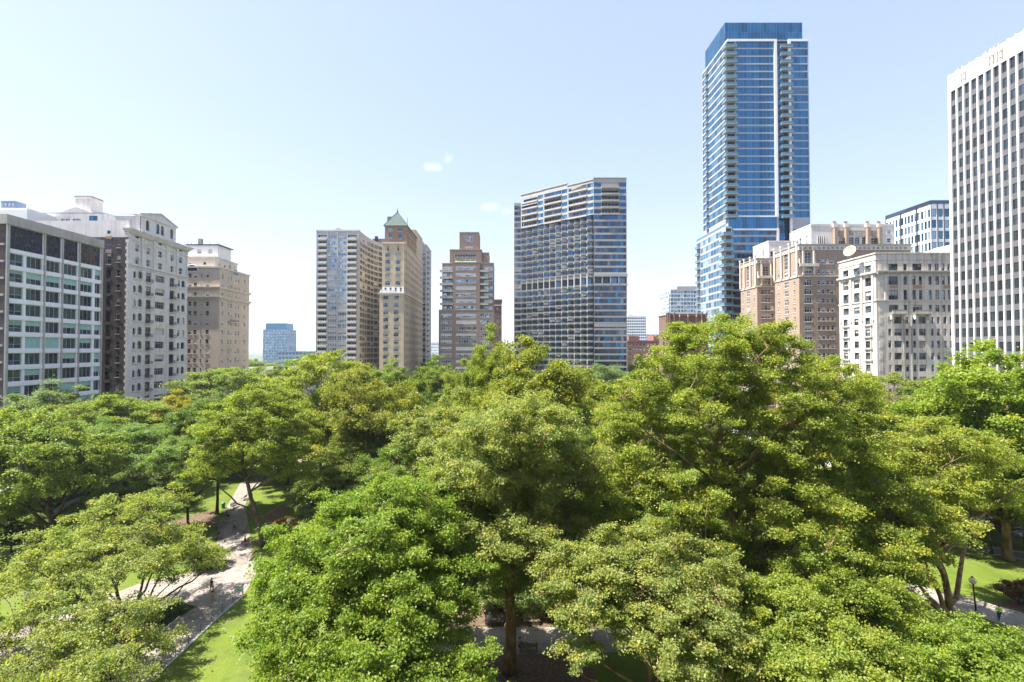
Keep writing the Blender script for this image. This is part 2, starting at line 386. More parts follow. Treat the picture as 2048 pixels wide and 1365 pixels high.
# ---- white panelled office block at the far left -------------------------------------------------
def office():
    b = Bld('office_building', 'white panelled office block with concrete fins and dark glass top floor, far left', 'building', XL - 12, 127)
    y0, y1 = 113.6, 140.9
    fr = Fr((XL, y0), (XL, y1)); top, cap, gl = 61.0, 58.8, 53.3
    px_p = [13, 86, 122, 156, 200.3]
    bd = [max(0.2, uat(fr, p)) for p in px_p]; bd[-1] = fr.W - 0.05
    st = dict(nx=3, nz=1, fw=0.08, frame='aluminium', glass=['glass_green', 'glass_dark', 'glass_green'], blinds=0.4, blind='blind_green', zf=None)
    st1 = dict(st, nx=2); st2 = dict(st, nx=2, nz=2, zf=[0, 0.35, 1])
    wins = []
    for k in range(14):
        zt = 52.35 - 3.85 * k; zb = zt - 2.75
        if zb < 1: break
        ca = [(uat(fr, 15), uat(fr, 44), st2), (uat(fr, 50), uat(fr, 81.5), st), (uat(fr, 90), uat(fr, 118), st), (uat(fr, 125.5), uat(fr, 152), st), (uat(fr, 159), uat(fr, 183), st), (uat(fr, 188), uat(fr, 199.5), st1)]
        wins += [(max(a, .1), c, zb, zt, s) for a, c, s in ca]
    dk = dict(nx=6, nz=4, fw=0.1, frame='iron', glass='glass_dark', blinds=0, part='clerestory_glass')
    wins += [(bd[i] + 0.25, bd[i + 1] - 0.35, gl + 0.1, cap - 0.05, dk) for i in range(4)]
    b.facade(fr, None, 0, cap, wins, 'white_panel', 0.35)
    sw = Fr((XL - 27, y0), (XL, y0))
    b.facade(sw, None, 0, cap, [], 'dark_brick'); b.facade((XL, y1), (XL - 27, y1), 0, cap, [], 'dark_brick'); b.facade((XL - 27, y1), (XL - 27, y0), 0, cap, [], 'dark_brick')
    m = MB()
    m.prism([(XL - 27.3, y0 - 0.3), (XL + 0.45, y0 - 0.3), (XL + 0.45, y1 + 0.3), (XL - 27.3, y1 + 0.3)], cap, top, 'concrete')
    b.part('parapet', m)
    for i, u in enumerate(bd):
        f = MB(); w = 0.2
        f.obox(fr, u - w, u + w if i < 4 else u + 0.3, 0.003, 0.24, 0, cap, 'concrete'); b.part('fin', f)
    # floor lines: a shadow joint and a slightly projecting panel band under each window row
    for k in range(14):
        z = 52.3 - 3.85 * k
        f = MB()
        for i in range(4): f.obox(fr, bd[i] + 0.22, bd[i + 1] - 0.22, 0.003, 0.14, z + 0.14, z + 1.06, 'white_panel')
        if z > 2: b.parts('spandrel', f)
    f = MB()
    for k in range(15):
        f.obox(sw, 0, 26.7, 0.003, 0.10, 3.85 * k, 3.85 * k + 0.5, 'concrete')
    b.parts('string_course', f)
    m = MB(); m.box(XL - 26, XL - 3, y0 + 2, y1 - 2, top, top + 0.3, 'tar_roof'); b.part('roof', m)
    b.finish()
    p = Bld('plant_house', 'white plant house with blue cooling units above the office block at the left edge', 'building', -150, 150)
    m = MB(); x1 = PX(54, 150, 420); z1 = PZ(419, 150); m.box(-185, x1, 150, 172, 0, z1, 'white_paint'); p.part('wall', m)
    m = MB(); m.box(-185, x1 - 0.4, 150.4, 171, z1, z1 + 0.5, 'white_pier'); p.part('roof', m)
    for px in (2, 9, 17, 24):
        m = MB(); x = PX(px, 151, 405); m.box(x - 0.55, x + 0.55, 151.5, 155, z1 + 0.6, PZ(401, 151), 'blue_grey_panel')
        m.lathe((x, 151.49, 0), [(0.0, 0)], 8, 'steel') if False else None
        m.tube([(x, 151.3, z1 + 1.8), (x, 151.5, z1 + 1.8)], 0.42, 12, 'steel'); p.part('cooling_unit', m)
    p.finish()
office()

# ---- stone apartment house with arched windows and little iron balconies ---------------------------
def classic():
    b = Bld('apartment_building', 'grey stone apartment house with arched windows, iron balconies, a pediment and dark brick side wall', 'building', XL - 15, 165)
    y0, y1 = 150.9, 179.4; zc = 66.2
    fr = Fr((XL, y0), (XL, y1)); fl = 4.36
    sm = dict(nx=1, nz=2, fw=0.08, frame='dark_frame', arch=True, blinds=0.2, glass='glass_dark'); tri = dict(nx=4, nz=2, zf=[0, .72, 1], fw=0.10, frame='pale_frame', blinds=0.25)
    P('pale_frame', (0.5, 0.47, 0.42), 0.6)
    tri['frame'] = 'pale_frame'; fd = dict(nx=2, nz=2, zf=[0, .72, 1], fw=0.12, frame='dark_frame', blinds=0.05, glass='glass_dark', fd=0.1, part='french_door'); pl = dict(nx=2, nz=2, fw=0.09, frame='white_frame', blinds=0.4)
    c = dict(zip('abcdefg', cols(fr, [267.8, 279, 295.6, 318.5, 342.7, 356.2, 365.2])))
    wins = []
    zr = [53.4 - fl * k for k in range(12)]
    for z in zr:
        wins += [(c['a'] - .58, c['a'] + .58, z - 1.2, z + .9, sm), (c['b'] - .95, c['b'] + .95, z - 1.2, z + 1.25, sm), (c['f'] - .64, c['f'] + .64, z - 1.2, z + 1.0, sm), (c['g'] - .95, c['g'] + .95, z - 1.2, z + 1.25, sm),
                 (c['c'] - 1.2, c['c'] + 1.2, z - 1.75, z + 1.3, fd), (c['e'] - 1.25, c['e'] + 1.25, z - 1.75, z + 1.3, fd), (c['d'] - 2.2, c['d'] + 2.2, z - 1.1, z + 1.15, tri)]
    for z in (61.6, 57.7):
        for px, w in ((272, 1.4), (294.3, 1.3), (318.5, 1.6), (342.3, 1.35), (359.3, 1.6)):
            u = uat(fr, px); wins.append((u - w / 2 - .2, u + w / 2 + .2, z - 1.0, z + 1.05, pl))
    for px in (272, 318.5, 359.3):
        u = uat(fr, px); wins.append((u - .9, u + .9, 64.7, 65.5, dict(nx=3, nz=1, fw=0.05, frame='dark_frame', blinds=0)))
    b.facade(fr, None, 0, zc, wins, 'grey_stone', 0.45)
    # side wall: dark brick below, pale stone above
    sd = Fr((XL - 38, y0), (XL, y0)); us = sd.W
    sw = dict(nx=1, nz=2, fw=0.1, frame='pale_frame', blinds=0.4, sill='grey_stone'); dk = dict(nx=1, nz=3, fw=0.12, frame='iron', blinds=0.1)
    w2 = []
    for k in range(14):
        z = 62 - fl * k
        if z < 3: break
        w2 += [(us - 3.65, us - 2.35, z - 1.0, z + 1.0, sw), (us - 6.6, us - 5.2, z - 1.7, z + 1.7, dk if k > 1 else sw)]
    b.facade(sd, None, 0, 64.2, w2, 'dark_brick', 0.3)
    m = MB(); m.obox(sd, us - 6.55, us - 5.25, 0.003, 0.12, 0, 0.1, 'terracotta')
    for k in range(14): m.obox(sd, us - 6.8, us - 5.0, 0.003, 0.10, 62 - fl * k + 1.72, 62 - fl * k + 2.6, 'terracotta' if k < 2 else 'dark_brick')
    b.parts('lintel_course', m)
    b.facade(Fr((XL - 38, y0), (XL, y0)), None, 64.2, zc + 3, [(us - 6.5, us - 5.5, 65.2, 66.2, dk)], 'pale_stone')
    b.facade((XL, y1), (XL - 38, y1), 0, zc, [], 'dark_brick'); b.facade((XL - 38, y1), (XL - 38, y0), 0, zc + 3, [], 'dark_brick')
    m = MB()
    for k in range(60):
        w = 0.85 if k % 2 else 0.5
        m.obox(sd, us - w, us - 0.003, 0.003, 0.07, k * 1.06, k * 1.06 + 0.98, 'pale_stone')
    b.parts('quoin', m)
    def band(name, z, h, d, mat='grey_stone', u0=-0.0, u1=None):
        m = MB(); u1 = u1 or fr.W
        m.obox(fr, u0 - (d if u0 == 0 else 0), u1 + d, 0.003, d, z, z + h, mat); return b.part(name, m)
    m = MB()
    for i, (z, h, d) in enumerate(((zc - 0.9, 0.5, 0.35), (zc - 0.4, 0.5, 0.8), (zc + 0.1, 0.35, 1.25), (zc + 0.45, 0.25, 1.45))):
        m.obox(fr, -d, fr.W + d, -1.0, d, z, z + h - 0.004, 'pale_stone')
    for q in range(46):
        u = 0.3 + q * fr.W / 46; m.obox(fr, u, u + 0.28, 0.36, 0.78, zc - 0.85, zc - 0.41, 'pale_stone')
    b.part('cornice', m)
    band('string_course', 55.9, 0.5, 0.4); band('string_course', 55.3, 0.3, 0.22); band('string_course', 63.6, 0.3, 0.2); band('string_course', 14.2, 0.6, 0.6); 
    m = MB()
    for px in (254.7, 281.5, 305, 331, 351.5, 371.3):
        u = min(max(uat(fr, px), 0.35), fr.W - 0.35); m.obox(fr, u - .3, u + .3, 0.003, 0.22, 56.41, 63.55, 'grey_stone'); m.obox(fr, u - .42, u + .42, 0.003, 0.3, 62.9, 63.59, 'pale_stone'); m.obox(fr, u - .45, u + .45, 0.003, 0.32, 64.2, 65.28, 'pale_stone')
    b.parts('pilaster', m)
    for z in zr:
        m = MB()
        for q0, q1 in ((c['a'] - .75, c['b'] + 1.05), (c['f'] - .8, c['g'] + 1.05)):
            m.obox(fr, q0, q1, 0.003, 0.28, z - 1.5, z - 1.2, 'pale_stone')
        b.parts('sill_course', m)
        for cc in 'ce':
            m = MB(); u = c[cc]
            m.obox(fr, u - 1.35, u + 1.35, 0.003, 0.95, z - 1.98, z - 1.8, 'grey_stone')
            for q in range(12): m.obox(fr, u - 1.3 + q * 2.56 / 11, u - 1.26 + q * 2.56 / 11, 0.86, 0.9, z - 1.79, z - 0.85, 'iron')
            m.obox(fr, u - 1.33, u + 1.33, 0.85, 0.91, z - 0.9, z - 0.82, 'iron')
            for q in (-1.33, 1.29): m.obox(fr, u + q, u + q + 0.04, 0.003, 0.9, z - 0.9, z - 0.83, 'iron'); m.obox(fr, u + q, u + q + 0.04, 0.3, 0.34, z - 1.79, z - 0.9, 'iron')
            b.part('balcony', m)
    # roof level: penthouses, pediment, chimney
    m = MB(); m.box(XL - 37.8, XL - 0.3, y0 + 0.3, y1 - 0.3, zc - 0.3, zc + 0.2, 'tar_roof'); b.part('roof', m)
    ph = MB(); xa, xb = PX(64, 160, 430), PX(210, 160, 430); za = PZ(426, 160)
    pw = Fr((xa, 160), (xb, 160)); W_ = lambda px: PX(px, 160, 440) - xa
    hw = [(W_(178), W_(195), PZ(449, 160), PZ(432, 160), dict(nx=2, nz=1, fw=0.15, frame='dark_frame', glass='glass_blue', blinds=0))] + [(W_(p), W_(p) + 1.2, PZ(449.5, 160), PZ(438, 160), dict(nx=1, nz=1, fw=0.1, frame='dark_frame', blinds=.5)) for p in (72, 92, 104, 122, 132, 146, 154)]
    wall(ph, pw, zc, za, hw, 'pale_stone')
    for h in hw: b.addwin(pw, h, 0.25, h[4])
    ph.prism([(xa, 160), (xa, 178), (xb, 178), (xb, 160)][::-1], za - 0.2, za, 'pale_stone')
    ph.box(xa, xb, 160.5, 178, zc + 0.2, za - 0.2, 'pale_stone')
    g0, g1 = PX(118, 160, 420), PX(186, 160, 420); gm = PX(152, 160, 420); zg = PZ(413.5, 160)
    ph.prism([(0, 0)] * 0 or [(g0, 160.01), (g1, 160.01), (g1, 160.8), (g0, 160.8)], za, za + 0.05, 'pale_stone')
    for ya in (160.02,):
        ph.poly([(g0, ya, za), (g1, ya, za), (gm, ya, zg)], 'pale_stone'); ph.poly([(g0, ya, za), (gm, ya, zg), (gm, ya + 14, zg), (g0, ya + 14, za)], 'white_pier'); ph.poly([(g1, ya, za), (g1, ya + 14, za), (gm, ya + 14, zg), (gm, ya, zg)], 'white_pier')
    # lower sloping wing towards the front
    xw = XL - 1.2; yA, yB = 158.5, 174.8; zw = PZ(440, 160)
    ph.poly([(xb, 160, za), (xb, 160, zc), (xw - 4, 160.0, zc), (xw - 4, 160.0, zw)][::-1], 'pale_stone'); ph.poly([(xb, 160, za), (xw - 4, 160, zw), (xw - 4, 176, zw), (xb, 176, za)], 'white_pier')
    b.part('penthouse', ph)
    # pedimented front
    fy0, fy1 = 113 / ((CX - 281) / F) - 0.0, 113 / ((CX - 351) / F); ff = Fr((xw + 0.9, fy0), (xw + 0.9, fy1)); zp = 72.2
    aw = dict(nx=2, nz=2, fw=0.12, frame='dark_frame', arch=True, glass=['glass_sky', 'glass_blue', 'glass_dark'], blinds=0)
    hs = [(u - .8, u + .8, 68.2, 71.5, aw) for u in cols(ff, [292.3, 313.2, 322.2, 340.8])]
    m = MB(); wall(m, ff, zc, zp, hs, 'pale_stone', 0.35)
    for h in hs: b.addwin(ff, h, 0.35, h[4])
    t = ff.W
    m.obox(ff, 0, t, -0.9, -0.4, zc, zp, 'pale_stone'); m.obox(ff, -0.3, t + 0.3, -0.95, 0.35, zp, zp + 0.5, 'pale_stone')
    apex = 75.0; q = [ff.p(-0.3, zp + 0.5, 0.1), ff.p(t + 0.3, zp + 0.5, 0.1), ff.p(t / 2 + 0.4, apex, 0.1)]; m.poly(q, 'pale_stone')
    for a, c_ in ((-0.6, t / 2 + 0.4), (t + 0.6, t / 2 + 0.4)):
        m.tube([ff.p(a, zp + 0.55, 0.2), ff.p(c_, apex + 0.15, 0.2)], 0.28, 4, 'grey_stone')
    A, B_, C_ = ff.p(-0.3, zp + 0.5, 0.1), ff.p(t + 0.3, zp + 0.5, 0.1), ff.p(t / 2 + 0.4, apex, 0.1)
    sh = lambda p_: (p_[0] - 9, p_[1], p_[2])
    m.poly([A, C_, sh(C_), sh(A)], 'stone_dark'); m.poly([C_, B_, sh(B_), sh(C_)], 'stone_dark')
    m.prism([(xw - 8, fy0 + .1), (xw + 0.4, fy0 + .1), (xw + 0.4, fy1 - .1), (xw - 8, fy1 - .1)], zc, zp, 'pale_stone')
    b.part('pediment', m)
    # arcade wing between penthouse and pediment
    ay0 = 154.4; af = Fr((xw - 2.0, ay0 + 2), (xw - 2.0, fy0)); hs = [(u - .75, u + .75, 67.3, 70.2, aw) for u in (1.4, 3.2) if u < af.W]
    m = MB(); wall(m, af, zc, 71.0, hs, 'pale_stone', 0.3); m.box(xw - 9, xw - 2.4, ay0 + 2, fy0, zc, 71.0, 'pale_stone')
    for h in hs: b.addwin(af, h, 0.3, h[4])
    b.part('arcade', m)
    ch = MB(); x0, x1 = PX(150, 162, 405), PX(181.5, 162, 405); zt = PZ(392, 162)
    ch.box(x0, x1, 162, 167, za - 0.3, zt - 1.0, 'pale_stone'); ch.box(x0 - .35, x1 + .35, 161.65, 167.35, zt - 1.0, zt - .5, 'pale_stone'); ch.box(x0 - .1, x1 + .1, 161.9, 167.1, zt - 0.5, zt, 'stone_dark')
    b.part('chimney', ch)
    rl = MB(); rx0, rx1 = PX(120, 152, 450), PX(160, 152, 450); zr0 = PZ(455, 152)
    for q in range(9): x = rx0 + (rx1 - rx0) * q / 8; rl.box(x - .03, x + .03, 152, 152.06, zr0 - 0.8, zr0 + 0.9, 'steel')
    rl.box(rx0, rx1, 152, 152.05, zr0 + 0.9, zr0 + 1, 'steel'); rl.box(rx0, rx1, 152.02, 152.04, zr0 - 0.7, zr0 + 0.8, 'glass_rail'); b.part('terrace_railing', rl)
    b.finish()
classic()

# ---- beige apartment house with arched top storey ---------------------------------------------------
def beige():
    b = Bld('apartment_building', 'beige brick apartment house with two stone cornice bands and a white penthouse', 'building', -122, 210)
    yf = 200.0; y1 = 113 / ((CX - 497.5) / F); zt = 63.0; fl = 3.78
    fw_ = Fr((-146, yf), (XL, yf)); fr = Fr((XL, yf), (XL, y1))
    st = dict(nx=1, nz=2, fw=0.1, frame='white_frame', blinds=0.5, sill='cream_stone', glass=['glass_dark', 'glass_grey']); sn = dict(st, nx=1)
    z0 = 48.5; zs = [z0 + 3.78 * k for k in range(4)] + [z0 - fl * k for k in range(1, 12)]
    u = [PX(p, yf, 600) + 146 for p in (379, 390, 414.5)]
    wa = grid(u, 1.35, zs, 1.9, st) + grid([PX(402, yf, 600) + 146], 0.6, zs, 1.6, sn) + grid([PX(360, yf, 600) + 146, PX(349, yf, 600) + 146], 1.3, zs, 1.9, st)
    b.facade(fw_, None, 0, zt, wa, 'tan_brick', 0.22)
    wb = []
    for px, w in ((444, 1.2), (456.5, 1.1), (461.5, 1.1), (471.2, 1.1), (476.6, 1.1), (488.5, 1.2)):
        wb += grid([uat(fr, px)], w, zs, 1.9, st)
    b.facade(fr, None, 0, zt, wb, 'tan_brick', 0.22)
    b.facade((XL, y1), (-146, y1), 0, zt, [], 'tan_brick'); b.facade((-146, y1), (-146, yf), 0, zt, [], 'tan_brick')
    fp = [(-146, yf), (XL, yf), (XL, y1), (-146, y1)]
    for z, h, g in ((50.8, 0.5, 0.5), (51.3, 0.35, 0.9), (54.7, 0.5, 0.6), (55.2, 0.25, 0.8), (zt, 0.6, 0.35)):
        m = MB(); slab(m, fp, z, z + h - 0.004, 'cream_stone', g); b.part('cornice', m)
    m = MB()
    for f2, n in ((fw_, 40), (fr, 28)):
        for q in range(n): m.obox(f2, (q + .3) * f2.W / n, (q + .7) * f2.W / n, 0.003, 0.45, 50.2, 50.79, 'cream_stone')
    b.parts('bracket', m)
    # arched attic windows
    for f2, px in ((fw_, 384.5), (fr, 468)):
        uu = (PX(px, yf, 540) + 146) if f2 is fw_ else uat(f2, px)
        m = MB(); cz = 61.7
        arc = [f2.p(uu + 2.3 * math.cos(a), cz + 2.3 * math.sin(a), 0.1) for a in [math.pi * q / 12 for q in range(13)]]
        m.poly(arc, 'glass_bronze'); 
        m.tube([f2.p(uu + 2.5 * math.cos(a), cz + 2.5 * math.sin(a), 0.12) for a in [math.pi * q / 12 for q in range(13)]], 0.25, 5, 'cream_stone')
        m.obox(f2, uu - 2.8, uu + 2.8, 0.003, 0.16, cz - 0.35, cz, 'cream_stone'); b.part('lunette_window', m)
    m = MB(); ub = uat(fr, 465); m.obox(fr, ub - 3.6, ub + 3.6, 0.003, 1.0, 41.4, 41.7, 'cream_stone')
    for q in range(20): m.obox(fr, ub - 3.5 + q * 0.36, ub - 3.44 + q * 0.36, 0.9, 0.95, 41.7, 42.5, 'iron')
    m.obox(fr, ub - 3.6, ub + 3.6, 0.88, 0.97, 42.5, 42.6, 'iron'); b.part('balcony', m)
    # set-back storeys
    a = MB(); xs0, xs1 = PX(373, 204, 520), PX(478, 206, 520) ; zs1 = PZ(515, 204)
    f3 = Fr((-140, 203), (-116.5, 203)); f4 = Fr((-116.5, 203), (-116.5, 220))
    w3 = grid([PX(p, 203, 525) + 140 for p in (380, 409)], 1.3, [65.6], 1.8, st); w4 = grid([3, 7, 11, 14.5], 1.2, [65.6], 1.8, st)
    wall(a, f3, zt, 67.6, w3, 'cream_stone'); wall(a, f4, zt, 67.6, w4, 'cream_stone'); a.box(-139.7, -116.8, 203.3, 219.8, zt, 67.5, 'cream_stone')
    for h in w3: b.addwin(f3, h, .25, st)
    for h in w4: b.addwin(f4, h, .25, st)
    a.box(-140.3, -116.2, 202.7, 220.3, 67.6, 68.1, 'cream_stone'); b.part('attic_storey', a)
    a = MB(); x0, x1 = PX(374, 207, 500), PX(436, 207, 500); zp = PZ(491, 207)
    f5 = Fr((x0, 207), (x1, 207)); w5 = grid([PX(p, 207, 500) - x0 for p in (399, 421)], 1.6, [71.0], 1.6, dict(st, frame='dark_frame'))
    wall(a, f5, 68.1, zp, w5, 'white_paint'); a.box(x0, x1, 207.3, 217, 68.1, zp, 'white_paint')
    for h in w5: b.addwin(f5, h, .25, h[4])
    a.box(x0 - .4, x1 + .9, 206.4, 217.5, zp, zp + 0.35, 'dark_frame')
    for px in (376, 383, 398, 420, 435): x = PX(px, 206.6, 495); a.tube([(x, 206.6, zp + .3), (x, 206.6, zp + 1.5)], 0.08, 5, 'iron')
    b.part('penthouse', a)
    a = MB(); x = PX(399, 210, 485); a.box(x - .7, x + .7, 210, 211.5, zp + 0.3, PZ(477.5, 210), 'concrete'); b.part('chimney', a)
    b.finish()
beige()

# ---- grey balcony slab with concave flank ---------------------------------------------------------
def dorchester():
    Y = 242.0; x0, x1 = PX(632, Y), PX(719.5, Y); zt = PZ(464, Y); fl = 2.88
    b = Bld('apartment_tower', 'grey concrete apartment slab with two stacks of pale balconies and a curved glazed flank', 'building', (x0 + x1) / 2, 255)
    fr = Fr((x0, Y), (x1, Y)); ux = lambda p: PX(p, Y, 600) - x0
    st = dict(nx=5, nz=2, zf=[0, .3, 1], fw=0.09, frame='white_frame', glass=['glass_sky', 'glass_pale', 'glass_blue', 'glass_grey'], blinds=0.3, mw=0.12)
    rec = dict(nx=3, nz=1, fw=0.1, frame='aluminium', glass='glass_dark', blinds=0.25, depth=1.4, part='balcony_door')
    n = 29; zc = [PZ(475, Y) - fl * k for k in range(n)]; wins = []
    for z in zc:
        wins += [(ux(656), ux(673), z - 1.05, z + .95, st), (ux(676.2), ux(692.7), z - 1.05, z + .95, st)]
        wins += [(ux(636.2), ux(653.2), z - 1.3, z + 1.0, rec), (ux(695), ux(712.6), z - 1.3, z + 1.0, rec)]
    wins = [w for w in wins if w[2] > 1]
    b.facade(fr, None, 0, zt, wins, 'slab_concrete', 0.15)
    for w in wins: pass
    for z in zc:
        if z < 4: continue
        for a, c in ((636.4, 653.6), (695, 713.2)):
            m = MB(); m.obox(fr, ux(a), ux(c), 0.0, 1.1, z - 1.42, z - 1.32, 'pale_parapet'); m.obox(fr, ux(a), ux(c), 0.98, 1.1, z - 1.319, z - 0.3, 'pale_parapet')
            m.obox(fr, ux(a), ux(a) + .12, 0.003, .979, z - 1.319, z - 0.3, 'pale_parapet'); m.obox(fr, ux(c) - .12, ux(c), 0.003, .979, z - 1.319, z - 0.3, 'pale_parapet'); b.part('balcony', m)
    m = MB()
    for p in (632.3, 654.6, 674.6, 693.9, 716): m.obox(fr, ux(p) - .3 + (.3 if p < 633 else 0), ux(p) + .3, 0.003, 0.22, 0, zt - .1, 'slab_concrete')
    b.parts('pilaster', m)
    # concave flank, plan as a polyline
    pl = [(x1, Y), (x1 + .3, 254), (x1 + 1.4, 263), (x1 + 4.2, 270), (x1 + 9, 275.5), (x1 + 16, 279.5), (x1 + 26, 282)]
    wf = dict(nx=4, nz=2, zf=[0, .3, 1], fw=0.08, frame='grey_frame', glass=['glass_bronze', 'glass_grey', 'glass_dark'], blinds=0.2)
    for (a, c) in zip(pl, pl[1:]):
        f2 = Fr(a, c); k = max(1, round(f2.W / 4.2)); w = []
        for q in range(k):
            for z in zc:
                if z > 3: w.append((q * f2.W / k + .25, (q + 1) * f2.W / k - .25, z - 1.05, z + .95, wf))
        b.facade(f2, None, 0, zt, w, 'slab_concrete', 0.15)
    b.facade((x1 + 26, 282), (x1 + 26, 292), 0, zt, [], 'slab_concrete'); b.facade((x1 + 26, 292), (x0, 292), 0, zt, [], 'slab_concrete'); b.facade((x0, 292), (x0, Y), 0, zt, [], 'slab_concrete')
    ring = [(x0, Y)] + pl[0:] + [(x1 + 26, 292), (x0, 292)]; ring = [(x0, Y)] + pl + [(x1 + 26, 292), (x0, 292)]
    m = MB(); m.prism(ring, zt, zt + 0.25, 'slab_concrete', topmat='tar_roof')
    m.obox(fr, -.1, fr.W + .1, -.3, .25, zt + .25, zt + 1.0, 'pale_parapet'); b.part('parapet', m)
    m = MB(); m.poly([fr.p(ux(666), zt + .99, .2), fr.p(ux(686), zt + .99, .2), fr.p(ux(676), zt + 2.0, .2)], 'pale_parapet'); m.obox(fr, ux(667), ux(685), -.2, .15, zt + .2, zt + 1.1, 'pale_parapet'); b.part('gable', m)
    m = MB(); xa, xb = PX(738, 268, 480), PX(764, 268, 480); zz = PZ(471, 268)
    m.box(xa, xb, 276, 288, zt, zz, 'brown_brick'); m.box(xa + 1.5, xa + 3, 274.4, 275.8, zt, zz + 1, 'iron'); b.part('plant_room', m)
    b.finish()
dorchester()

# ---- tan stone tower with green copper hipped roof --------------------------------------------------
def tan_tower():
    Y = 225.0; xR = PX(808, Y); x0 = PX(758.8, Y); fl = 3.21
    b = Bld('apartment_tower', 'tan brick tower with steep green copper hipped roof and spire, white railing half way up', 'building', (x0 + xR) / 2, 245)
    st = dict(nx=3, nz=2, fw=0.1, frame='dark_frame', glass=['glass_dark', 'glass_grey', 'glass_sky'], blinds=0.3, sill='cream_stone')
    z1 = PZ(586, Y); z2 = PZ(485, Y); z3 = PZ(451, Y)
    f1 = Fr((x0, Y), (xR, Y)); u = lambda p, q=x0: PX(p, Y, 600) - q
    zl = [PZ(595.5, Y) - fl * 1.04 * k for k in range(18)]; zu = [PZ(509.5, Y) - fl * k for k in range(5)]
    b.facade(f1, None, 0, z1, [w for w in grid([u(771.6), u(792.5)], 2.2, zl, 1.75, st) if w[2] > 1], 'yellow_brick', .2)
    xu0, xu1 = PX(764, Y + .8), PX(807.6, Y + .8)
    f2 = Fr((xu0, Y + .8), (xR, Y + .8)); b.facade(f2, None, z1, z2, grid([PX(775, Y + .8) - xu0, PX(795.8, Y + .8) - xu0], 2.2, zu, 1.75, st) , 'yellow_brick', .2)
    # flank
    ye = 44.0 / ((CX - 845) / F) * (-xR / 44.0); f3 = Fr((xR, Y), (xR, ye)); sv = dict(st, nx=2, frame='dark_frame')
    wl = []; nc = 13
    for q in range(nc):
        for z in zl + [PZ(577, Y) + .35 + fl * 1.04 * k for k in range(0, 9)]:
            if 1 < z < z2 - 2: wl.append((1.2 + q * (f3.W - 2) / nc, 1.2 + q * (f3.W - 2) / nc + 1.35, z - .9, z + .9, sv))
    b.facade(f3, None, 0, z2, wl, 'yellow_brick', .2)
    b.facade((xR, ye), (x0, ye), 0, z2, [], 'yellow_brick'); b.facade((x0, ye), (x0, Y), 0, z1, [], 'yellow_brick'); b.facade((xu0, ye), (xu0, Y + .8), z1, z2, [], 'yellow_brick')
    m = MB(); m.box(x0, xu0, Y, ye, z1 - .1, z1, 'tar_roof'); m.box(xu0, xR, Y + .8, ye, z2 - .1, z2 + .05, 'tar_roof'); b.part('roof', m)
    m = MB(); m.obox(f1, -.3, f1.W + .3, 0.003, .4, z1 - .9, z1 - .4, 'cream_stone'); m.obox(f1, -.45, f1.W + .45, -.5, .6, z1 - .4, z1 + .1, 'cream_stone')
    for q in range(9): m.obox(f1, q * f1.W / 9 + .2, q * f1.W / 9 + .8, .003, .3, z1 - 1.5, z1 - .91, 'cream_stone')
    m.obox(f3, .61, f3.W, .003, .5, z1 - .4, z1 + .1, 'cream_stone'); b.part('cornice', m)
    m = MB(); zz = PZ(574, Y)
    for q in range(6): m.obox(f1, .3 + q * 1.0, 1.0 + q * 1.0, -.3, .1, z1 + .1, z1 + 1.2, 'white_paint')
    m.obox(f2, .1, f2.W - .3, .003, .1, z1 + .2, zz, 'white_paint'); m.obox(f1, .0, f1.W, .35, .45, z1 + 1.2, z1 + 1.3, 'white_paint')
    for q in range(22): m.obox(f1, .05 + q * f1.W / 22, .12 + q * f1.W / 22, .36, .44, z1 + .1, z1 + 1.2, 'white_paint')
    for q in range(4): m.obox(f2, 1.2 + q * 2.3, 2.0 + q * 2.3, .1, .13, z1 + .6, zz - .3, 'glass_dark')
    b.part('terrace_railing', m)
    m = MB(); m.obox(f2, -.2, f2.W + .2, .003, .35, z2 - .5, z2 + .2, 'cream_stone'); m.obox(f3, 1.2, f3.W, .003, .35, z2 - .5, z2 + .2, 'cream_stone'); b.part('cornice', m)
    # crown storey and roof
    ty = Y + 3.2; tx0, tx1 = PX(769.5, ty, 470), PX(814, ty, 470); z3 = PZ(452, ty); yb = 254.0
    T = MB(); f4 = Fr((tx0, ty), (tx1, ty)); aw = dict(st, nx=1, frame='dark_frame', glass=['glass_blue', 'glass_sky']); ww = grid([PX(781, ty, 470) - tx0, PX(800.5, ty, 470) - tx0], 1.5, [PZ(473, ty)], 2.2, dict(aw, arch=True)) + grid([PX(781, ty, 470) - tx0, PX(800.5, ty, 470) - tx0], 2.0, [PZ(460, ty)], 1.3, aw)
    f5 = Fr((tx1, ty), (tx1, yb)); w5 = grid([2 + 3.2 * q for q in range(8)], 1.3, [PZ(473, ty), PZ(460, ty)], 1.5, sv)
    W('crown_brick', (0.34, 0.22, 0.14), 0.12, 0.2, 0.1, brick=(0.8, 0.3))
    for f_, w_ in ((f4, ww), (f5, w5), (Fr((tx1, yb), (tx0, yb)), []), (Fr((tx0, yb), (tx0, ty)), [])):
        wall(T, f_, z2, z3, w_, 'crown_brick', .2)
        for h in w_: b.addwin(f_, h, .2, h[4])
    b.part('crown_storey', T)
    m = MB(); e = .5; ax = PX(795, ty + 6.5, 430); za = PZ(424, ty + 6); y2 = yb - 6
    A, B_, C_, D = (tx0 - e, ty - e, z3), (tx1 + e, ty - e, z3), (tx1 + e, yb + e, z3), (tx0 - e, yb + e, z3)
    r1, r2 = (ax, ty + 6.5, za), (ax, y2, za)
    m.poly([A, B_, r1], 'copper_green'); m.poly([B_, C_, r2, r1], 'copper_green'); m.poly([C_, D, r2], 'copper_green'); m.poly([D, A, r1, r2], 'copper_green'); m.poly([D, C_, B_, A], 'copper_green')
    for q in (A, B_): m.tube([q, r1], .18, 5, 'copper_green')
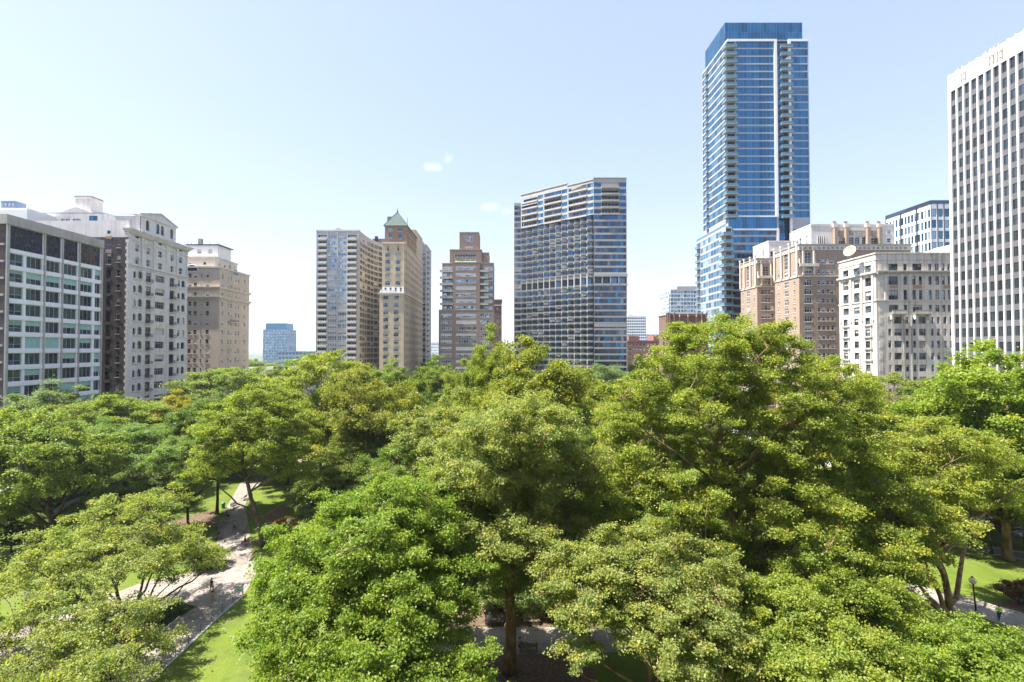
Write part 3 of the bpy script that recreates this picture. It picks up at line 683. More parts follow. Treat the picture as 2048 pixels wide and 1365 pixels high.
    m.tube([r1, r2], .2, 5, 'copper_green'); rf = b.part('copper_roof', m)
    m = MB(); m.lathe((ax, ty + 6.5, za - .2), [(.45, 0), (.3, .5), (.4, .8), (.12, 1.1), (.08, 1.8), (.01, 2.6)], 8, 'iron'); b.part('spire', m)
    m = MB(); xx = PX(810, 240, 440); m.tube([(xx, 246, z3 + 2), (xx, 246, PZ(436, 246))], .12, 5, 'iron'); b.part('spire', m)
    m = MB(); xa = PX(774.5, 238, 440); m.box(xa, xa + 3, 238, 244, z3, PZ(433.5, 238), 'brown_brick'); b.part('chimney', m)
    m = MB()
    for px in (775, 795.5):
        m.obox(f2, PX(px, Y) - xu0 - .25, PX(px, Y) - xu0 + .25, .003, .3, z2 - 3.6, z2 - 2.6, 'iron'); m.obox(f2, PX(px, Y) - xu0 - .12, PX(px, Y) - xu0 + .12, .003, .2, z2 - 2.6, z2 - 1.4, 'iron')
    b.parts('ornament', m)
    # lower rear wing
    m = MB(); yb2 = yb + .01; m.box(tx0 + 1, tx1 - .3, yb2, ye - 3, z2, PZ(478, 275), 'yellow_brick'); b.part('rear_wing', m)
    b.finish()
tan_tower()

def dark_slab():
    Y = 286.0; x0, x1 = PX(831, Y), PX(852.5, Y); zt = PZ(491, Y)
    b = Bld('apartment_tower', 'narrow dark grey tower with stacked balconies peeking out behind the tan tower', 'building', (x0 + x1) / 2, 295)
    fr = Fr((x0, Y), (x1, Y)); n = 28; fl = 3.0; zc = [zt - 3 - fl * k for k in range(n)]
    st = dict(nx=2, nz=1, fw=.1, frame='grey_frame', glass=['glass_dark', 'glass_grey'], blinds=.3)
    b.facade(fr, None, 0, zt, [w for w in grid([fr.W * .62, fr.W * .85], 1.2, zc, 1.8, st) if w[2] > 1], 'concrete', .2)
    for a, c in (((x1, Y), (x1, 306)), ((x1, 306), (x0, 306)), ((x0, 306), (x0, Y))): b.facade(a, c, 0, zt, [], 'concrete')
    for z in zc:
        if z < 12: continue
        m = MB(); m.box(x1 + .003, x1 + 1.5, Y, Y + 4, z - 1.5, z - 1.35, 'pale_parapet'); m.box(x1 + 1.4, x1 + 1.5, Y, Y + 4, z - 1.349, z - .4, 'stone_dark'); m.box(x1 + .003, x1 + 1.399, Y, Y + .1, z - 1.349, z - .4, 'stone_dark'); b.part('balcony', m)
    m = MB(); m.box(x0 - .1, x1 + .1, Y - .1, 306.1, zt, zt + .6, 'concrete'); m.box(x0 + .5, x0 + 3.4, Y + 2, 300, zt + .6, zt + 3.2, 'stone_dark'); b.part('roof', m)
    b.finish()
dark_slab()

# ---- stepped brown brick tower -------------------------------------------------------------------------
def stepped():
    Y = 236.0; X_ = lambda p, y=Y: PX(p, y, 560); fl = 3.13
    b = Bld('apartment_tower', 'brown brick stepped apartment tower with ribbon windows and corner balconies', 'building', X_(932), 250)
    rb = dict(nx=8, nz=2, zf=[0, .35, 1], fw=.1, frame='white_frame', glass=['glass_pale', 'glass_sky', 'glass_grey', 'glass_dark'], blinds=.6, fullblind=True); r2 = dict(rb, nx=5)
    z_low, z_mid, z_up, z_top = PZ(621, Y), PZ(526, Y), PZ(498, Y), PZ(461, Y)
    r = [PZ(536.5, Y) - fl * k for k in range(7)]; rl = [PZ(631.5, Y) - fl * k for k in range(18)]
    def blk(x0, x1, y0, y1, z0, z1, fw_, name=None, mat='brown_brick'):
        for i, (a, c) in enumerate((((x0, y0), (x1, y0)), ((x1, y0), (x1, y1)), ((x1, y1), (x0, y1)), ((x0, y1), (x0, y0)))):
            b.facade(a, c, z0, z1, [(w[0] - x0, w[1] - x0) + w[2:] for w in fw_] if i == 0 else [], mat, .18)
        m = MB(); m.box(x0 - .06, x1 + .06, y0 - .06, y1 + .06, z1, z1 + .35, 'stone_dark'); b.part('coping', m)
    rib = lambda p0, p1, zs, s: [(X_(p0), X_(p1), z - .85, z + .85, s) for z in zs if z > 2]
    blk(X_(877.5), X_(988), Y, Y + 26, 0, z_low, rib(882, 904, rl, r2) + rib(912, 953, rl, rb) + rib(960.5, 982.5, rl, r2))
    blk(X_(905.5), X_(960), Y + .01, Y + 22, z_low + .35, z_mid, rib(911.5, 952, r, rb))
    # recessed corner wings with balconies
    blk(X_(883), X_(905.4), Y + 2.6, Y + 22, z_low + .35, z_mid, rib(884, 903, r, r2)); blk(X_(960.2), X_(987.5), Y + 1.8, Y + 22, z_low + .35, z_mid, rib(968, 985, r, r2))
    blk(X_(898), X_(963), Y + 3, Y + 20, z_mid + .35, z_up, [(X_(915), X_(950), PZ(524.5, Y) , PZ(517, Y), rb), (X_(908), X_(951), PZ(513.5, Y), PZ(506.5, Y), dict(rb, glass='glass_dark', blinds=0))])
    blk(X_(963.3), X_(977.5), Y + 4, Y + 20, z_mid + .35, PZ(503.5, Y), [])
    blk(X_(917), X_(957), Y + 5, Y + 18, z_up + .35, z_top, [(X_(928), X_(944.5), PZ(478, Y), PZ(468.5, Y), dict(rb, nx=4, nz=3, zf=None, blinds=0)), (X_(928), X_(944.5), PZ(492.5, Y), PZ(488.5, Y), dict(rb, nx=4, nz=1, zf=None))])
    for z in r:
        for p0, p1, d in ((879.5, 905.3, 2.5), (960.5, 977, 1.7)):
            m = MB(); x0, x1 = X_(p0), X_(p1)
            m.box(x0, x1, Y + .02, Y + d, z - 1.75, z - 1.6, 'pale_parapet'); m.box(x0, x1, Y + .02, Y + .14, z - 1.599, z - .85, 'hotel_panel'); m.box(x0, x0 + .12, Y + .141, Y + d, z - 1.599, z - .85, 'hotel_panel')
            b.part('balcony', m)
    b.finish()
    p = empty('planter', (X_(931), Y + 1.6, z_mid + .35)); tag(p, 'long planter of yellow green shrubs on the top terrace of the brown stepped tower', 'planter')
    m = MB(); m.box(-5, 5, -.4, .4, 0, .7, 'white_paint'); m.build('trough', p)
    m = MB()
    P('planter_leaf', (0.22, 0.25, 0.03), .6)
    for q in range(420):
        x, y, z = rnd.uniform(-4.9, 4.9), rnd.uniform(-.45, .45), .7 + abs(rnd.gauss(0, .45)); s_ = .22
        a = [Vector((rnd.gauss(0, 1), rnd.gauss(0, 1), rnd.gauss(0, 1))).normalized() * s_ for _ in range(2)]
        c = Vector((x, y, z)); m.poly([c + a[0], c + a[1], c - a[0], c - a[1]], 'planter_leaf')
    m.build('foliage', p)
    Y2 = 292.0
    b = Bld('apartment_building', 'small purplish brick tower showing behind the right edge of the brown stepped tower', 'building', -6, 300)
    x0, x1 = PX(980, Y2), PX(1003.5, Y2); zt = PZ(602, Y2); f = Fr((x0, Y2), (x1, Y2)); st = dict(nx=1, nz=2, fw=.1, frame='white_frame', blinds=.5)
    b.facade(f, None, 0, zt, grid([PX(995, Y2) - x0, PX(1000, Y2) - x0], 1.0, rows(zt - 5, 3.4, 15), 1.7, st), 'purple_brick', .2)
    for a, c in (((x1, Y2), (x1, 305)), ((x1, 305), (x0, 305)), ((x0, 305), (x0, Y2))): b.facade(a, c, 0, zt, [], 'purple_brick')
    m = MB(); m.box(x0 - .3, x1 + .3, Y2 - .3, 305.3, zt, zt + .8, 'purple_brick'); m.obox(f, 0, f.W, .003, .3, zt - 3, zt - 2.4, 'cream_stone'); b.part('cornice', m)
    b.finish()
stepped()
# ---- tall hotel with sawtooth facade --------------------------------------------------------------------
def hotel():
    Y = 235.0; xR = PX(1253.5, Y, 500); xA = PX(1187.5, Y, 500); zt = PZ(357, Y); fl = 3.12
    b = Bld('hotel_tower', 'hotel tower with sawtooth bays stepping back to the left and a white belt floor', 'building', xA, 252)
    nb = 12; x_end = PX(1042, 262, 500); dx = (xA - x_end) / nb; dy = 27.0 / nb
    pts = [(xA - dx * i, Y + dy * i) for i in range(nb + 1)]           # front right corner of each bay
    zb1, zb0 = PZ(553.5, Y), PZ(568.5, Y)                              # belt floor
    ztop5 = PZ(429, Y)                                                  # below this: sawtooth; above: terraces
    z_up = [ztop5 - .1 - fl * k for k in range(40) if ztop5 - .1 - fl * k > zb1 + 2.5]
    z_lo = [zb0 - 0.9 - 2.95 * k for k in range(40) if zb0 - .9 - 2.95 * k > 4]
    gl = ['glass_bronze', 'glass_bronze', 'glass_bronze', 'glass_grey', 'glass_bronze', 'glass_blue']; rib = dict(nx=12, nz=1, fw=.06, frame='dark_frame', glass=gl, blinds=.15, fullblind=False, mw=.07)
    bay = dict(nx=2, nz=1, fw=.06, frame='dark_frame', glass=gl, blinds=.2, fullblind=False, mw=.06)
    ff = Fr((xA, Y), (xR, Y))
    # flat right part
    wn = []
    for zc_, h in [(z - fl * .42, 2.15) for z in z_up] + [(z - 2.95 * .42, 2.15) for z in z_lo]:
        wn.append((.15, ff.W - .25, zc_ - h / 2, zc_ + h / 2, rib))
    rec = dict(nx=5, nz=1, fw=.1, frame='white_frame', glass='glass_dark', blinds=.1, depth=1.6, part='terrace_door'); cor = dict(nx=1, nz=1, fw=.06, frame='dark_frame', glass=['glass_blue', 'glass_bronze'], blinds=0)
    zt5 = [PZ(365 + 13.35 * k, Y) - .1 for k in range(5)]
    for z in zt5:
        wn += [(.15, 3.6, z - 1.95, z, cor), (3.75, 11.9, z - 1.85, z, rec), (12.05, ff.W - .2, z - 1.95, z, cor)]
    loggia = dict(nx=1, nz=1, fw=.1, frame='dark_frame', glass=['glass_dark', 'glass_sky', 'glass_dark'], blinds=0, depth=1.2, part='belt_window')
    for q in range(4): wn.append((.3 + q * ff.W / 4, -.25 + (q + 1) * ff.W / 4, zb0 + .3, zb1 - .25, loggia))
    b.facade(ff, None, 0, zt, wn, 'hotel_panel', .18)
    # sawtooth part
    for i in range(nb):
        x1, y1 = pts[i][0], pts[i][1] + dy; x0 = pts[i + 1][0]
        f = Fr((x0, y1), (x1, y1)); w = []
        for zc_, h in [(z - fl * .42, 2.15) for z in z_up] + [(z - 2.95 * .42, 2.15) for z in z_lo]:
            w.append((.12, f.W - .02, zc_ - h / 2, zc_ + h / 2, bay))
        w.append((.3, f.W - .1, zb0 + .3, zb1 - .25, loggia))
        b.facade(f, None, 0, ztop5, w, 'hotel_panel', .15)
        fr_ = Fr((x0, y1 + dy), (x0, y1)); b.facade(fr_, None, 0, ztop5, [(.05, fr_.W - .05, q[2], q[3], dict(bay, part='bay_side_window', nx=1)) for q in w if q[4] is bay], 'hotel_panel', .12)
        m = MB()                                                       # chamfered white sills under the glass of the bay
        for z in z_up + z_lo:
            zz = z - 2.75
            if zz > 3 and not (zb0 - .2 < zz < zb1): m.obox(f, .1, f.W - .02, .003, .55, zz, zz + .75, 'hotel_panel')
        b.parts('spandrel', m)
    # floors 1-5 from the top: straight diagonal terraces in three groups
    secs = [(0, 4, PZ(360, Y)), (4, 8, PZ(358, Y) + .6), (8, 12, PZ(357, Y) + .2)]
    for (i0, i1, zs_) in secs:
        a, c = pts[i1], pts[i0]; ext = (c[0], c[1] + dy); f = Fr((a[0], a[1]), (c[0], c[1])); w = []
        hole = dict(nx=6, nz=1, fw=.1, frame='white_frame', glass=['glass_dark', 'glass_dark', 'glass_bronze'], blinds=.1, depth=1.5, part='terrace_door'); rb2 = dict(rib, nx=9); glz = dict(nx=2, nz=1, fw=.06, frame='dark_frame', glass=['glass_blue', 'glass_sky'], blinds=0)
        for k, z in enumerate(zt5):
            if i0 == 8 and k == 0: pass
            w += [(.5, f.W - 3.6, z - 1.85, z, rb2 if (k + i0) % 3 == 1 else hole), (f.W - 3.4, f.W - .1, z - 1.95, z, glz)]
        b.facade(f, None, ztop5, zs_, w, 'hotel_panel', .2)
        m = MB()
        for z in zt5: m.obox(f, .4, f.W - 3.5, .003, .5, z - 2.75, z - 1.95, 'hotel_panel')
        m.obox(f, -.2, f.W + .1, -.4, .3, zs_, zs_ + .5, 'hotel_panel'); b.part('terrace_parapet', m)
    for z in zt5:
        m = MB(); m.obox(ff, 3.6, 12.0, .003, .8, z - 2.75, z - 1.95, 'hotel_panel'); b.part('terrace_parapet', m)
    # left end
    xe, ye = pts[-1]; f = Fr((xe - 3.6, ye + 1.2), (xe, ye + 1.2)); zl = PZ(405, ye)
    w = []
    for k in range(31):
        zc_ = zl - 2.6 - 3.05 * k
        if zc_ > 3: w.append((.15, f.W - .1, zc_ - 1, zc_ + 1, dict(bay, glass=['glass_bronze', 'glass_grey'])))
    b.facade(f, None, 0, zl, w, 'hotel_panel', .15)
    m = MB()
    for q in range(5): m.obox(ff, q * ff.W / 4 - (.25 if q else -.003), q * ff.W / 4 + (.25 if q < 4 else .003), .003, .5, zb0 + .2, zb1, 'tower_panel')
    m.obox(ff, 0, ff.W + .3, .003, .55, zb1, zb1 + 1.2, 'tower_panel'); m.obox(ff, 0, ff.W + .3, .003, .45, zb0 - .7, zb0 + .2, 'tower_panel'); b.parts('belt_colonnade', m)
    for i in range(nb):
        m = MB(); f = Fr((pts[i + 1][0], pts[i][1] + dy), (pts[i][0], pts[i][1] + dy)); m.obox(f, -.02, .3, .003, .5, zb0 + .2, zb1, 'tower_panel'); m.obox(f, 0, f.W - .02, .003, .5, zb1, zb1 + .6, 'hotel_panel'); m.obox(f, 0, f.W - .02, .003, .5, zb0 - .5, zb0 + .2, 'tower_panel'); b.parts('belt_colonnade', m)
    m = MB(); m.obox(ff, -.1, ff.W + .2, -.5, .3, zt, zt + .3, 'hotel_panel'); m.prism([(xR, Y + .2), (xR, 275), (xe - 3.6, 275), (xe - 3.6, ye + 1.3), (xe, ye + .3), (xA, Y + .3)][0:1] + [(xR, 275), (xe - 3.6, 275), (xe - 3.6, ye + 1.3), (xe, ye + .3), (xA, Y + .3)], zt - 6, zt - 5.7, 'tar_roof'); b.part('roof', m)
    m = MB(); m.prism([(xR - .3, Y + .8), (xR - .3, 274), (xe + 4, 274), (xe + 4, ye + .9), (xA, Y + .8)], zt - 5.5, zt - .3, 'hotel_panel'); b.part('roof_screen', m)
    b.facade((xR, Y), (xR, 275), 0, zt, [], 'hotel_panel'); b.facade((xR, 275), (xe - 3.6, 275), 0, zl, [], 'hotel_panel'); b.facade((xe - 3.6, 275), (xe - 3.6, ye + 1.2), 0, zl, [], 'hotel_panel')
    b.finish()
hotel()

# ---- tallest blue glass tower ---------------------------------------------------------------------------
def glass_tower():
    Y = 230.0; X_ = lambda p, y=Y, q=300: PX(p, y, q); x0, x1 = X_(1455), X_(1619); fl = 3.6
    b = Bld('glass_tower', 'tallest tower of blue glass with white floor bands, corner balconies and plain glass crown', 'building', (x0 + x1) / 2, 246)
    zc, zr = PZ(80, Y), PZ(45.5, Y + 1.5); zm, zm2 = PZ(437, Y), PZ(455, Y)
    yL = x0 / ((1416 - CX) / F)
    G_ = ['glass_blue', 'glass_blue', 'glass_sky']; rib = dict(nx=10, nz=1, fw=.05, frame='blue_grey_panel', glass='glass_blue', blinds=.06, blind='glass_sky', mw=.05, fullblind=False); r5 = dict(rib, nx=5, glass='glass_blue')
    ff = Fr((x0, Y), (x1, Y)); u = lambda p: X_(p) - x0
    n = 23; zs = [zc - 2.3 - fl * k for k in range(n)]; zs = [z for z in zs if z > zm + 1.2]
    w = []
    for z in zs:
        w += [(u(1472.5), u(1549), z - 1.5, z + 1.5, rib), (u(1583), u(1617.5), z - 1.5, z + 1.5, r5)]
        w += [(.0, u(1470.5), z - 1.6, z + 1.5, dict(nx=3, nz=1, fw=.08, frame='dark_frame', glass=['glass_dark', 'glass_blue'], blinds=0, depth=2.2, part='balcony_door'))]
    zl = [zm2 - 2.2 - fl * k for k in range(20)]; zl = [z for z in zl if z > 3]
    dk = dict(rib, nx=10, glass=['glass_blue', 'glass_bronze', 'glass_blue'])
    for k, z in enumerate(zl):
        w += [(u(1463), u(1551), z - 1.3, z + 1.3, dk if k < 4 else dict(dk, glass=['glass_bronze', 'glass_dark'])), (u(1583), u(1617.5), z - 1.3, z + 1.3, r5)]
    w.append((u(1456), u(1552.5), zm2 - .6, zm + .5, dict(nx=18, nz=1, fw=.03, frame='blue_grey_panel', glass='glass_blue', blinds=0, mw=.04, part='glass_band')))
    slot = dict(nx=3, nz=40, fw=.06, frame='blue_grey_panel', glass=['glass_blue', 'glass_bronze'], blinds=0, depth=2.0, mw=.05, part='slot_glass')
    w.append((u(1556), u(1577.5), 3, zc - .4, slot))
    b.facade(ff, None, 0, zc, w, 'tower_panel', .12)
    # raised white frames
    m = MB()
    m.obox(ff, u(1456), u(1555), .003, .45, zc - .9, zc + .15, 'white_paint'); m.obox(ff, u(1549.6), u(1555), .003, .449, zm + .5, zc - .9, 'white_paint'); m.obox(ff, u(1470.6), u(1549.6), .003, .42, zm + .5, zm + 1.2, 'white_paint')
    b.part('facade_frame', m)
    m = MB(); m.obox(ff, u(1578), u(1619.3), .003, .45, zc - .9, zc + .15, 'white_paint'); m.obox(ff, u(1578), u(1582.6), .003, .449, PZ(640, Y), zc - .9, 'white_paint'); b.part('facade_frame', m)
    m = MB(); m.obox(ff, u(1464), u(1556), .003, .4, zm2 - 1.5, zm2 - .65, 'white_paint'); m.obox(ff, u(1551.5), u(1556), .003, .399, PZ(520, Y), zm2 - 1.5, 'white_paint'); b.part('facade_frame', m)
    # left face
    fl_ = Fr((x0, yL), (x0, Y)); w = []
    for z in zs: w.append((.2, fl_.W - 1.6, z - 1.42, z + 1.42, dict(rib, nx=7, glass=['glass_blue', 'glass_sky', 'glass_bronze'])))
    b.facade(fl_, None, zm2, zc, w, 'tower_panel', .12)
    yB = x0 / ((1408 - CX) / F); fb = Fr((x0, yB), (x0, yL)); b.facade((x1, Y), (x1, yB), 0, zc, [], 'tower_panel'); b.facade((x1, yB), (x0, yB), 0, zc, [], 'tower_panel'); b.facade(fb, None, zm2, zc, [(.3, fb.W - .15, z - 1.42, z + 1.42, dict(rib, nx=3, glass=['glass_blue', 'glass_dark', 'glass_bronze'])) for z in zs], 'tower_panel', .12)
    # balconies
    def balcony(bx0, bx1, by0, by1, z, two=True):
        m = MB(); m.box(bx0, bx1, by0, by1, z - .18, z, 'tower_panel'); o = b.part('balcony', m)
        g = MB(); g.box(bx0, bx1, by0, by0 + .05, z + .004, z + 1.1, 'glass_rail'); g.box(bx0, bx0 + .05, by0 + .05, by1, z + .004, z + 1.1, 'glass_rail'); g.box(bx0 - .01, bx1 + .01, by0 - .02, by0 + .07, z + 1.1, z + 1.16, 'steel')
        q = g.build('glass_railing', o, b.o)
    for z in zs:
        zz = z - 1.62
        balcony(x0 - 1.3, u(1473) + x0, Y - 1.7, Y + 2.4, zz)
        balcony(u(1561) + x0, u(1584) + x0, Y - 1.5, Y - .02, zz)
        m = MB(); m.box(x0 - .9, x0 - .01, yL - 2.5, yL + .5, zz - .2, zz, 'tower_panel'); m.box(x0 - .9, x0 - .82, yL - 2.5, yL + .5, zz + .004, zz + 1.05, 'glass_rail'); b.part('balcony', m)
    # wider lower body on the left
    xa = X_(1463.5, Y - 3, 550); yl2 = xa / ((1401 - CX) / F); y_l = Y - 1.0
    xa0 = x0 - 1.6; f2 = Fr((xa0, yl2), (xa0, y_l)); w = []
    wl_ = dict(rib, nx=8, glass=['glass_blue', 'glass_sky', 'glass_pale'], frame='aluminium', mw=.2, fw=.06)
    for z in zl: w.append((5.2, f2.W - 4.2, z - 1.3, z + 1.3, wl_)); w.append((.3, 4.9, z - 1.3, z + 1.3, dict(rib, nx=2, glass=['glass_sky', 'glass_dark'])))
    b.facade(f2, None, 0, zm2, w, 'tower_panel', .12)
    b.facade((xa0, y_l), (x0 + 1.2, y_l), 0, zm2, [(.1, 2.6, z - 1.5, z + 1.5, dict(nx=2, nz=1, fw=.06, frame='dark_frame', glass='glass_dark', blinds=0)) for z in zl], 'tower_panel', .3)
    wall(b.walls, Fr((x0, yl2), (xa0, yl2)), 0, zm2, [], 'tower_panel')
    m = MB(); m.prism([(xa0, yl2), (xa0, y_l), (x0 + .2, y_l), (x0 + .2, yl2)], zm2, zm2 + .3, 'tower_panel')
    m.box(xa0, xa0 + .06, y_l, yl2, zm2 + .3, zm2 + 1.5, 'glass_rail'); b.part('setback_terrace', m)
    for z in zl:
        zz = z - 1.6; balcony(xa0 - 1.6, xa0 + 2.9, y_l - 1.7, y_l + 4.5, zz)
        m = MB(); m.box(xa0 - 1.1, xa0 - .01, yl2 - 5, yl2 - .5, zz - .2, zz, 'tower_panel'); m.box(xa0 - 1.1, xa0 - 1.02, yl2 - 5, yl2 - .5, zz + .004, zz + 1.05, 'glass_rail'); b.part('balcony', m)
    # crown
    cx0, cx1 = X_(1450, Y + 1.5, 60), X_(1604.5, Y + 1.5, 60); cr = MB()
    yl3 = cx0 / ((1414.5 - CX) / F)
    for f, nx in ((Fr((cx0, Y + 1.5), (cx1, Y + 1.5)), 24), (Fr((cx0, yl3), (cx0, Y + 1.5)), 14), (Fr((cx1, Y + 1.5), (cx1, yl3)), 14), (Fr((cx1, yl3), (cx0, yl3)), 20)):
        for q in range(nx):
            for (za, zb) in ((zc, zc + (zr - zc) / 2), (zc + (zr - zc) / 2, zr)):
                e = wr.uniform(-.015, .015); a, c = q * f.W / nx + .04, (q + 1) * f.W / nx - .04
                cr.poly([f.p(a, za + .04, e), f.p(c, za + .04, -e), f.p(c, zb - .04, -e), f.p(a, zb - .04, e)], 'glass_blue')
        cr.obox(f, 0.02, f.W - .02, -.3, -.05, zc, zr - .05, 'blue_grey_panel')
    b.part('crown_glass', cr)
    m = MB(); m.box(cx0 + .4, cx1 - .4, Y + 2, yl3 - .4, zr - 1.2, zr - .9, 'tar_roof'); b.part('roof', m)
    b.finish()
    c = empty('maintenance_crane', (X_(1497, 240, 45), 240, zr - .9)); tag(c, 'white window cleaning crane on the roof of the tallest blue tower', 'crane')
    m = MB(); m.box(-1.4, 1.4, -1.2, 1.2, 0, 2.2, 'white_paint'); m.build('base', c)
    m = MB(); m.tube([(-4.5, 0, 2.2), (-1.5, 0, 3.0), (5.0, 0, 4.0)], .3, 6, 'white_paint'); m.tube([(3.2, -1.3, 3.7), (3.2, 1.3, 3.7)], .2, 6, 'white_paint'); m.box(1.5, 3.2, -.3, .3, 3.4, 4.1, 'white_paint'); m.build('jib', c)
    m = MB(); m.box(-2.2, .4, -.8, .8, 2.2, 3.6, 'aluminium'); m.build('cabin', c)
glass_tower()

P('dish_paint', (.34, .29, .23), .7, 0, .25, 3)
# ---- brown brick residential hotel with two wings ----------------------------------------------------------
def brick_wings():
    xF = 105.0
    b = Bld('apartment_building', 'brown brick apartment house with two projecting wings, stone crown and white stone penthouse', 'building', xF + 20, 195)
    fl = 3.2; st = dict(nx=3, nz=2, zf=[0, .65, 1], fw=.12, frame='white_frame', blinds=.3, sill='cream_stone', glass=['glass_dark', 'glass_grey']); sm = dict(st, nx=1, nz=2, zf=None, fw=.12)
    ar = dict(nx=3, nz=4, fw=.14, frame='cream_frame', arch=True, blinds=0, glass=['glass_bronze', 'glass_dark']); P('cream_frame', (.55, .5, .42), .6)
    def wing(yn, yfar, pxn, pym, pys, zt, zband, side_cols, front, xend, fl):
        f1 = Fr((xF, yfar), (xF, yn)); f2 = Fr((xF, yn), (xend, yn)); w1, w2 = [], []
        z = zband - 2.4
        uu = [uat(f1, p) for p in side_cols]
        while z > 2:
            w1 += [(uu[1] - 1.3, uu[1] + 1.3, z - 1.05, z + 1.05, st), (uu[0] - .5, uu[0] + .5, z - .8, z + .8, sm), (uu[2] - .5, uu[2] + .5, z - .8, z + .8, sm)]
            w2 += [(PX(p, yn, 600) - xF - hw, PX(p, yn, 600) - xF + hw, z - hh, z + hh, s) for p, hw, hh, s in front]
            z -= fl
        w1 += [(uu[1] - 1.4, uu[1] + 1.4, zband + 3.4, zband + 9.3, ar), (uu[1] - 1.2, uu[1] + 1.2, zband + .6, zband + 2.6, st), (uu[0] - .5, uu[0] + .5, zband + .6, zband + 2.2, sm), (uu[2] - .5, uu[2] + .5, zband + .6, zband + 2.2, sm)]
        w2 += [(PX(p, yn, 600) - xF - hw, PX(p, yn, 600) - xF + hw, zband + dz - .8, zband + dz + .8, s) for p, hw, hh, s in front for dz in ((1.6, 5.0) if hw < 1 else (1.6,))]
        pa = front[0][0]; w2.append((PX(pa, yn, 600) - xF - 1.2, PX(pa, yn, 600) - xF + 1.2, zband + 4.0, zband + 8.2, dict(ar, nx=2)))
        b.facade(f1, None, 0, zt, w1, 'orange_brick', .2); b.facade(f2, None, 0, zt, w2, 'orange_brick', .2)
        b.facade((xend, yn), (xend, yfar), 0, zt, [], 'orange_brick'); b.facade((xend, yfar), (xF, yfar), 0, zt, [], 'orange_brick')
        m = MB()
        for f in (f1, f2):
            m.obox(f, 0 if f is f2 else -.2, f.W + (.2 if f is f1 else 0), .003, .25, zband - .35, zband + .1, 'cream_stone')
        b.parts('string_course', m)
        m = MB()
        for f in (f1, f2):
            m.obox(f, 0, f.W + (.3 if f is f1 else 0), -.4, .2, zt - 1.9, zt - .2, 'cream_stone'); m.obox(f, -.1, f.W + (.45 if f is f1 else 0), -.5, .45, zt - .196, zt + .25, 'stone_dark')
            for q in range(int(f.W / 1.6)): m.obox(f, q * 1.6 + .3, q * 1.6 + 1.1, .203, .3, zt - 1.5, zt - .8, 'stone_dark')
        b.part('stone_crown', m)
        # stone piers, balconette under the tall arches, corner turret piers
        m = MB(); uc = uu[1]
        for q in (uc - 2.6, uc + 2.6, .5, f1.W - .5):
            m.obox(f1, q - .35, q + .35, .26, .6, zband + .3, zt + 1.0, 'cream_stone'); m.obox(f1, q - .5, q + .5, .15, .75, zt + 1.0, zt + 1.6, 'cream_stone')
        ua = PX(pa, yn, 600) - xF
        for q in (ua - 1.9, ua + 1.9): m.obox(f2, q - .3, q + .3, .26, .7, zband + .3, zt - 1.9, 'cream_stone'); m.obox(f2, q - .45, q + .45, .26, .85, zt - 1.9, zt - .9, 'stone_dark')
        b.parts('stone_pier', m)
        m = MB(); m.obox(f2, ua - 3.4, ua + 3.4, .26, 1.0, zband + 3.2, zband + 4.3, 'cream_stone'); m.obox(f2, .0, ua - 3.4, .26, .7, zband + 3.3, zband + 6, 'cream_stone'); b.part('balconette', m)
        return f1, f2
    yn = 176.0; zt = PZ(490, yn); zb = PZ(552, yn)
    fr2 = [(1616.5, 1.35, 1.05, st), (1638.5, .55, .8, sm), (1647.5, .55, .8, sm), (1656.5, .55, .8, sm), (1665.5, .55, .8, sm), (1689, .6, .8, sm), (1700, .6, .8, sm)]
    fa = wing(yn, xF / ((1551 - CX) / F), 1600, 0, 0, zt, zb, (1558.5, 1574, 1590), fr2, PX(1822, yn, 500), 3.2)
    yn2 = 205.0; zt2 = PZ(518, yn2); zb2 = PZ(573, yn2)
    fr3 = [(1532, 2.0, 1.05, st), (1545, .6, .9, sm)]
    wing(yn2, xF / ((1482.5 - CX) / F), 1516, 0, 0, zt2, zb2, (1486, 1497.5, 1509.5), fr3, 135, 3.25)
    # link between the wings
    m = MB(); m.box(xF + 8, 135, 192, 204.9, 0, zt2 - 2, 'orange_brick'); b.part('link_wing', m)
    m = MB(); m.box(xF + .5, PX(1820, yn, 500), yn + .5, 191, zt - .6, zt - .2, 'tar_roof'); m.box(xF + .5, 134, yn2 + .5, 218, zt2 - .6, zt2 - .2, 'tar_roof'); b.part('roof', m)
    # penthouse storeys
    def pent(xa, xb, ya, yb, z0, z1, name, front, side):
        m = MB()
        fs = (Fr((xa, ya), (xb, ya)), Fr((xa, yb), (xa, ya)), Fr((xb, ya), (xb, yb)), Fr((xb, yb), (xa, yb)))
        for i, f in enumerate(fs):
            ws = front if i == 0 else side if i == 1 else []
            wall(m, f, z0, z1, ws, 'pale_stone', .3)
            for h in ws: b.addwin(f, h, .3, h[4])
        m.prism([(xa, ya), (xb, ya), (xb, yb), (xa, yb)], z1 - .2, z1, 'tar_roof')
        m.obox(fs[0], -.15, fs[0].W, .003, .15, z1 - .5, z1 + .15, 'cream_stone'); m.obox(fs[1], 0, fs[1].W, .003, .15, z1 - .5, z1 + .15, 'cream_stone')
        for q in range(4): m.obox(fs[1], 1 + q * (fs[1].W - 2) / 3 - .3, 1 + q * (fs[1].W - 2) / 3 + .3, .003, .4, z0, z1 - .51, 'pale_stone')
        b.part('penthouse', m)
    ya = 181.0; xa, xb = PX(1622, ya, 470), PX(1789, ya, 470); z1 = PZ(449.5, ya)
    tw = dict(nx=3, nz=3, fw=.14, frame='cream_frame', blinds=.1); sq = dict(sm)
    U = lambda p: PX(p, ya, 470) - xa
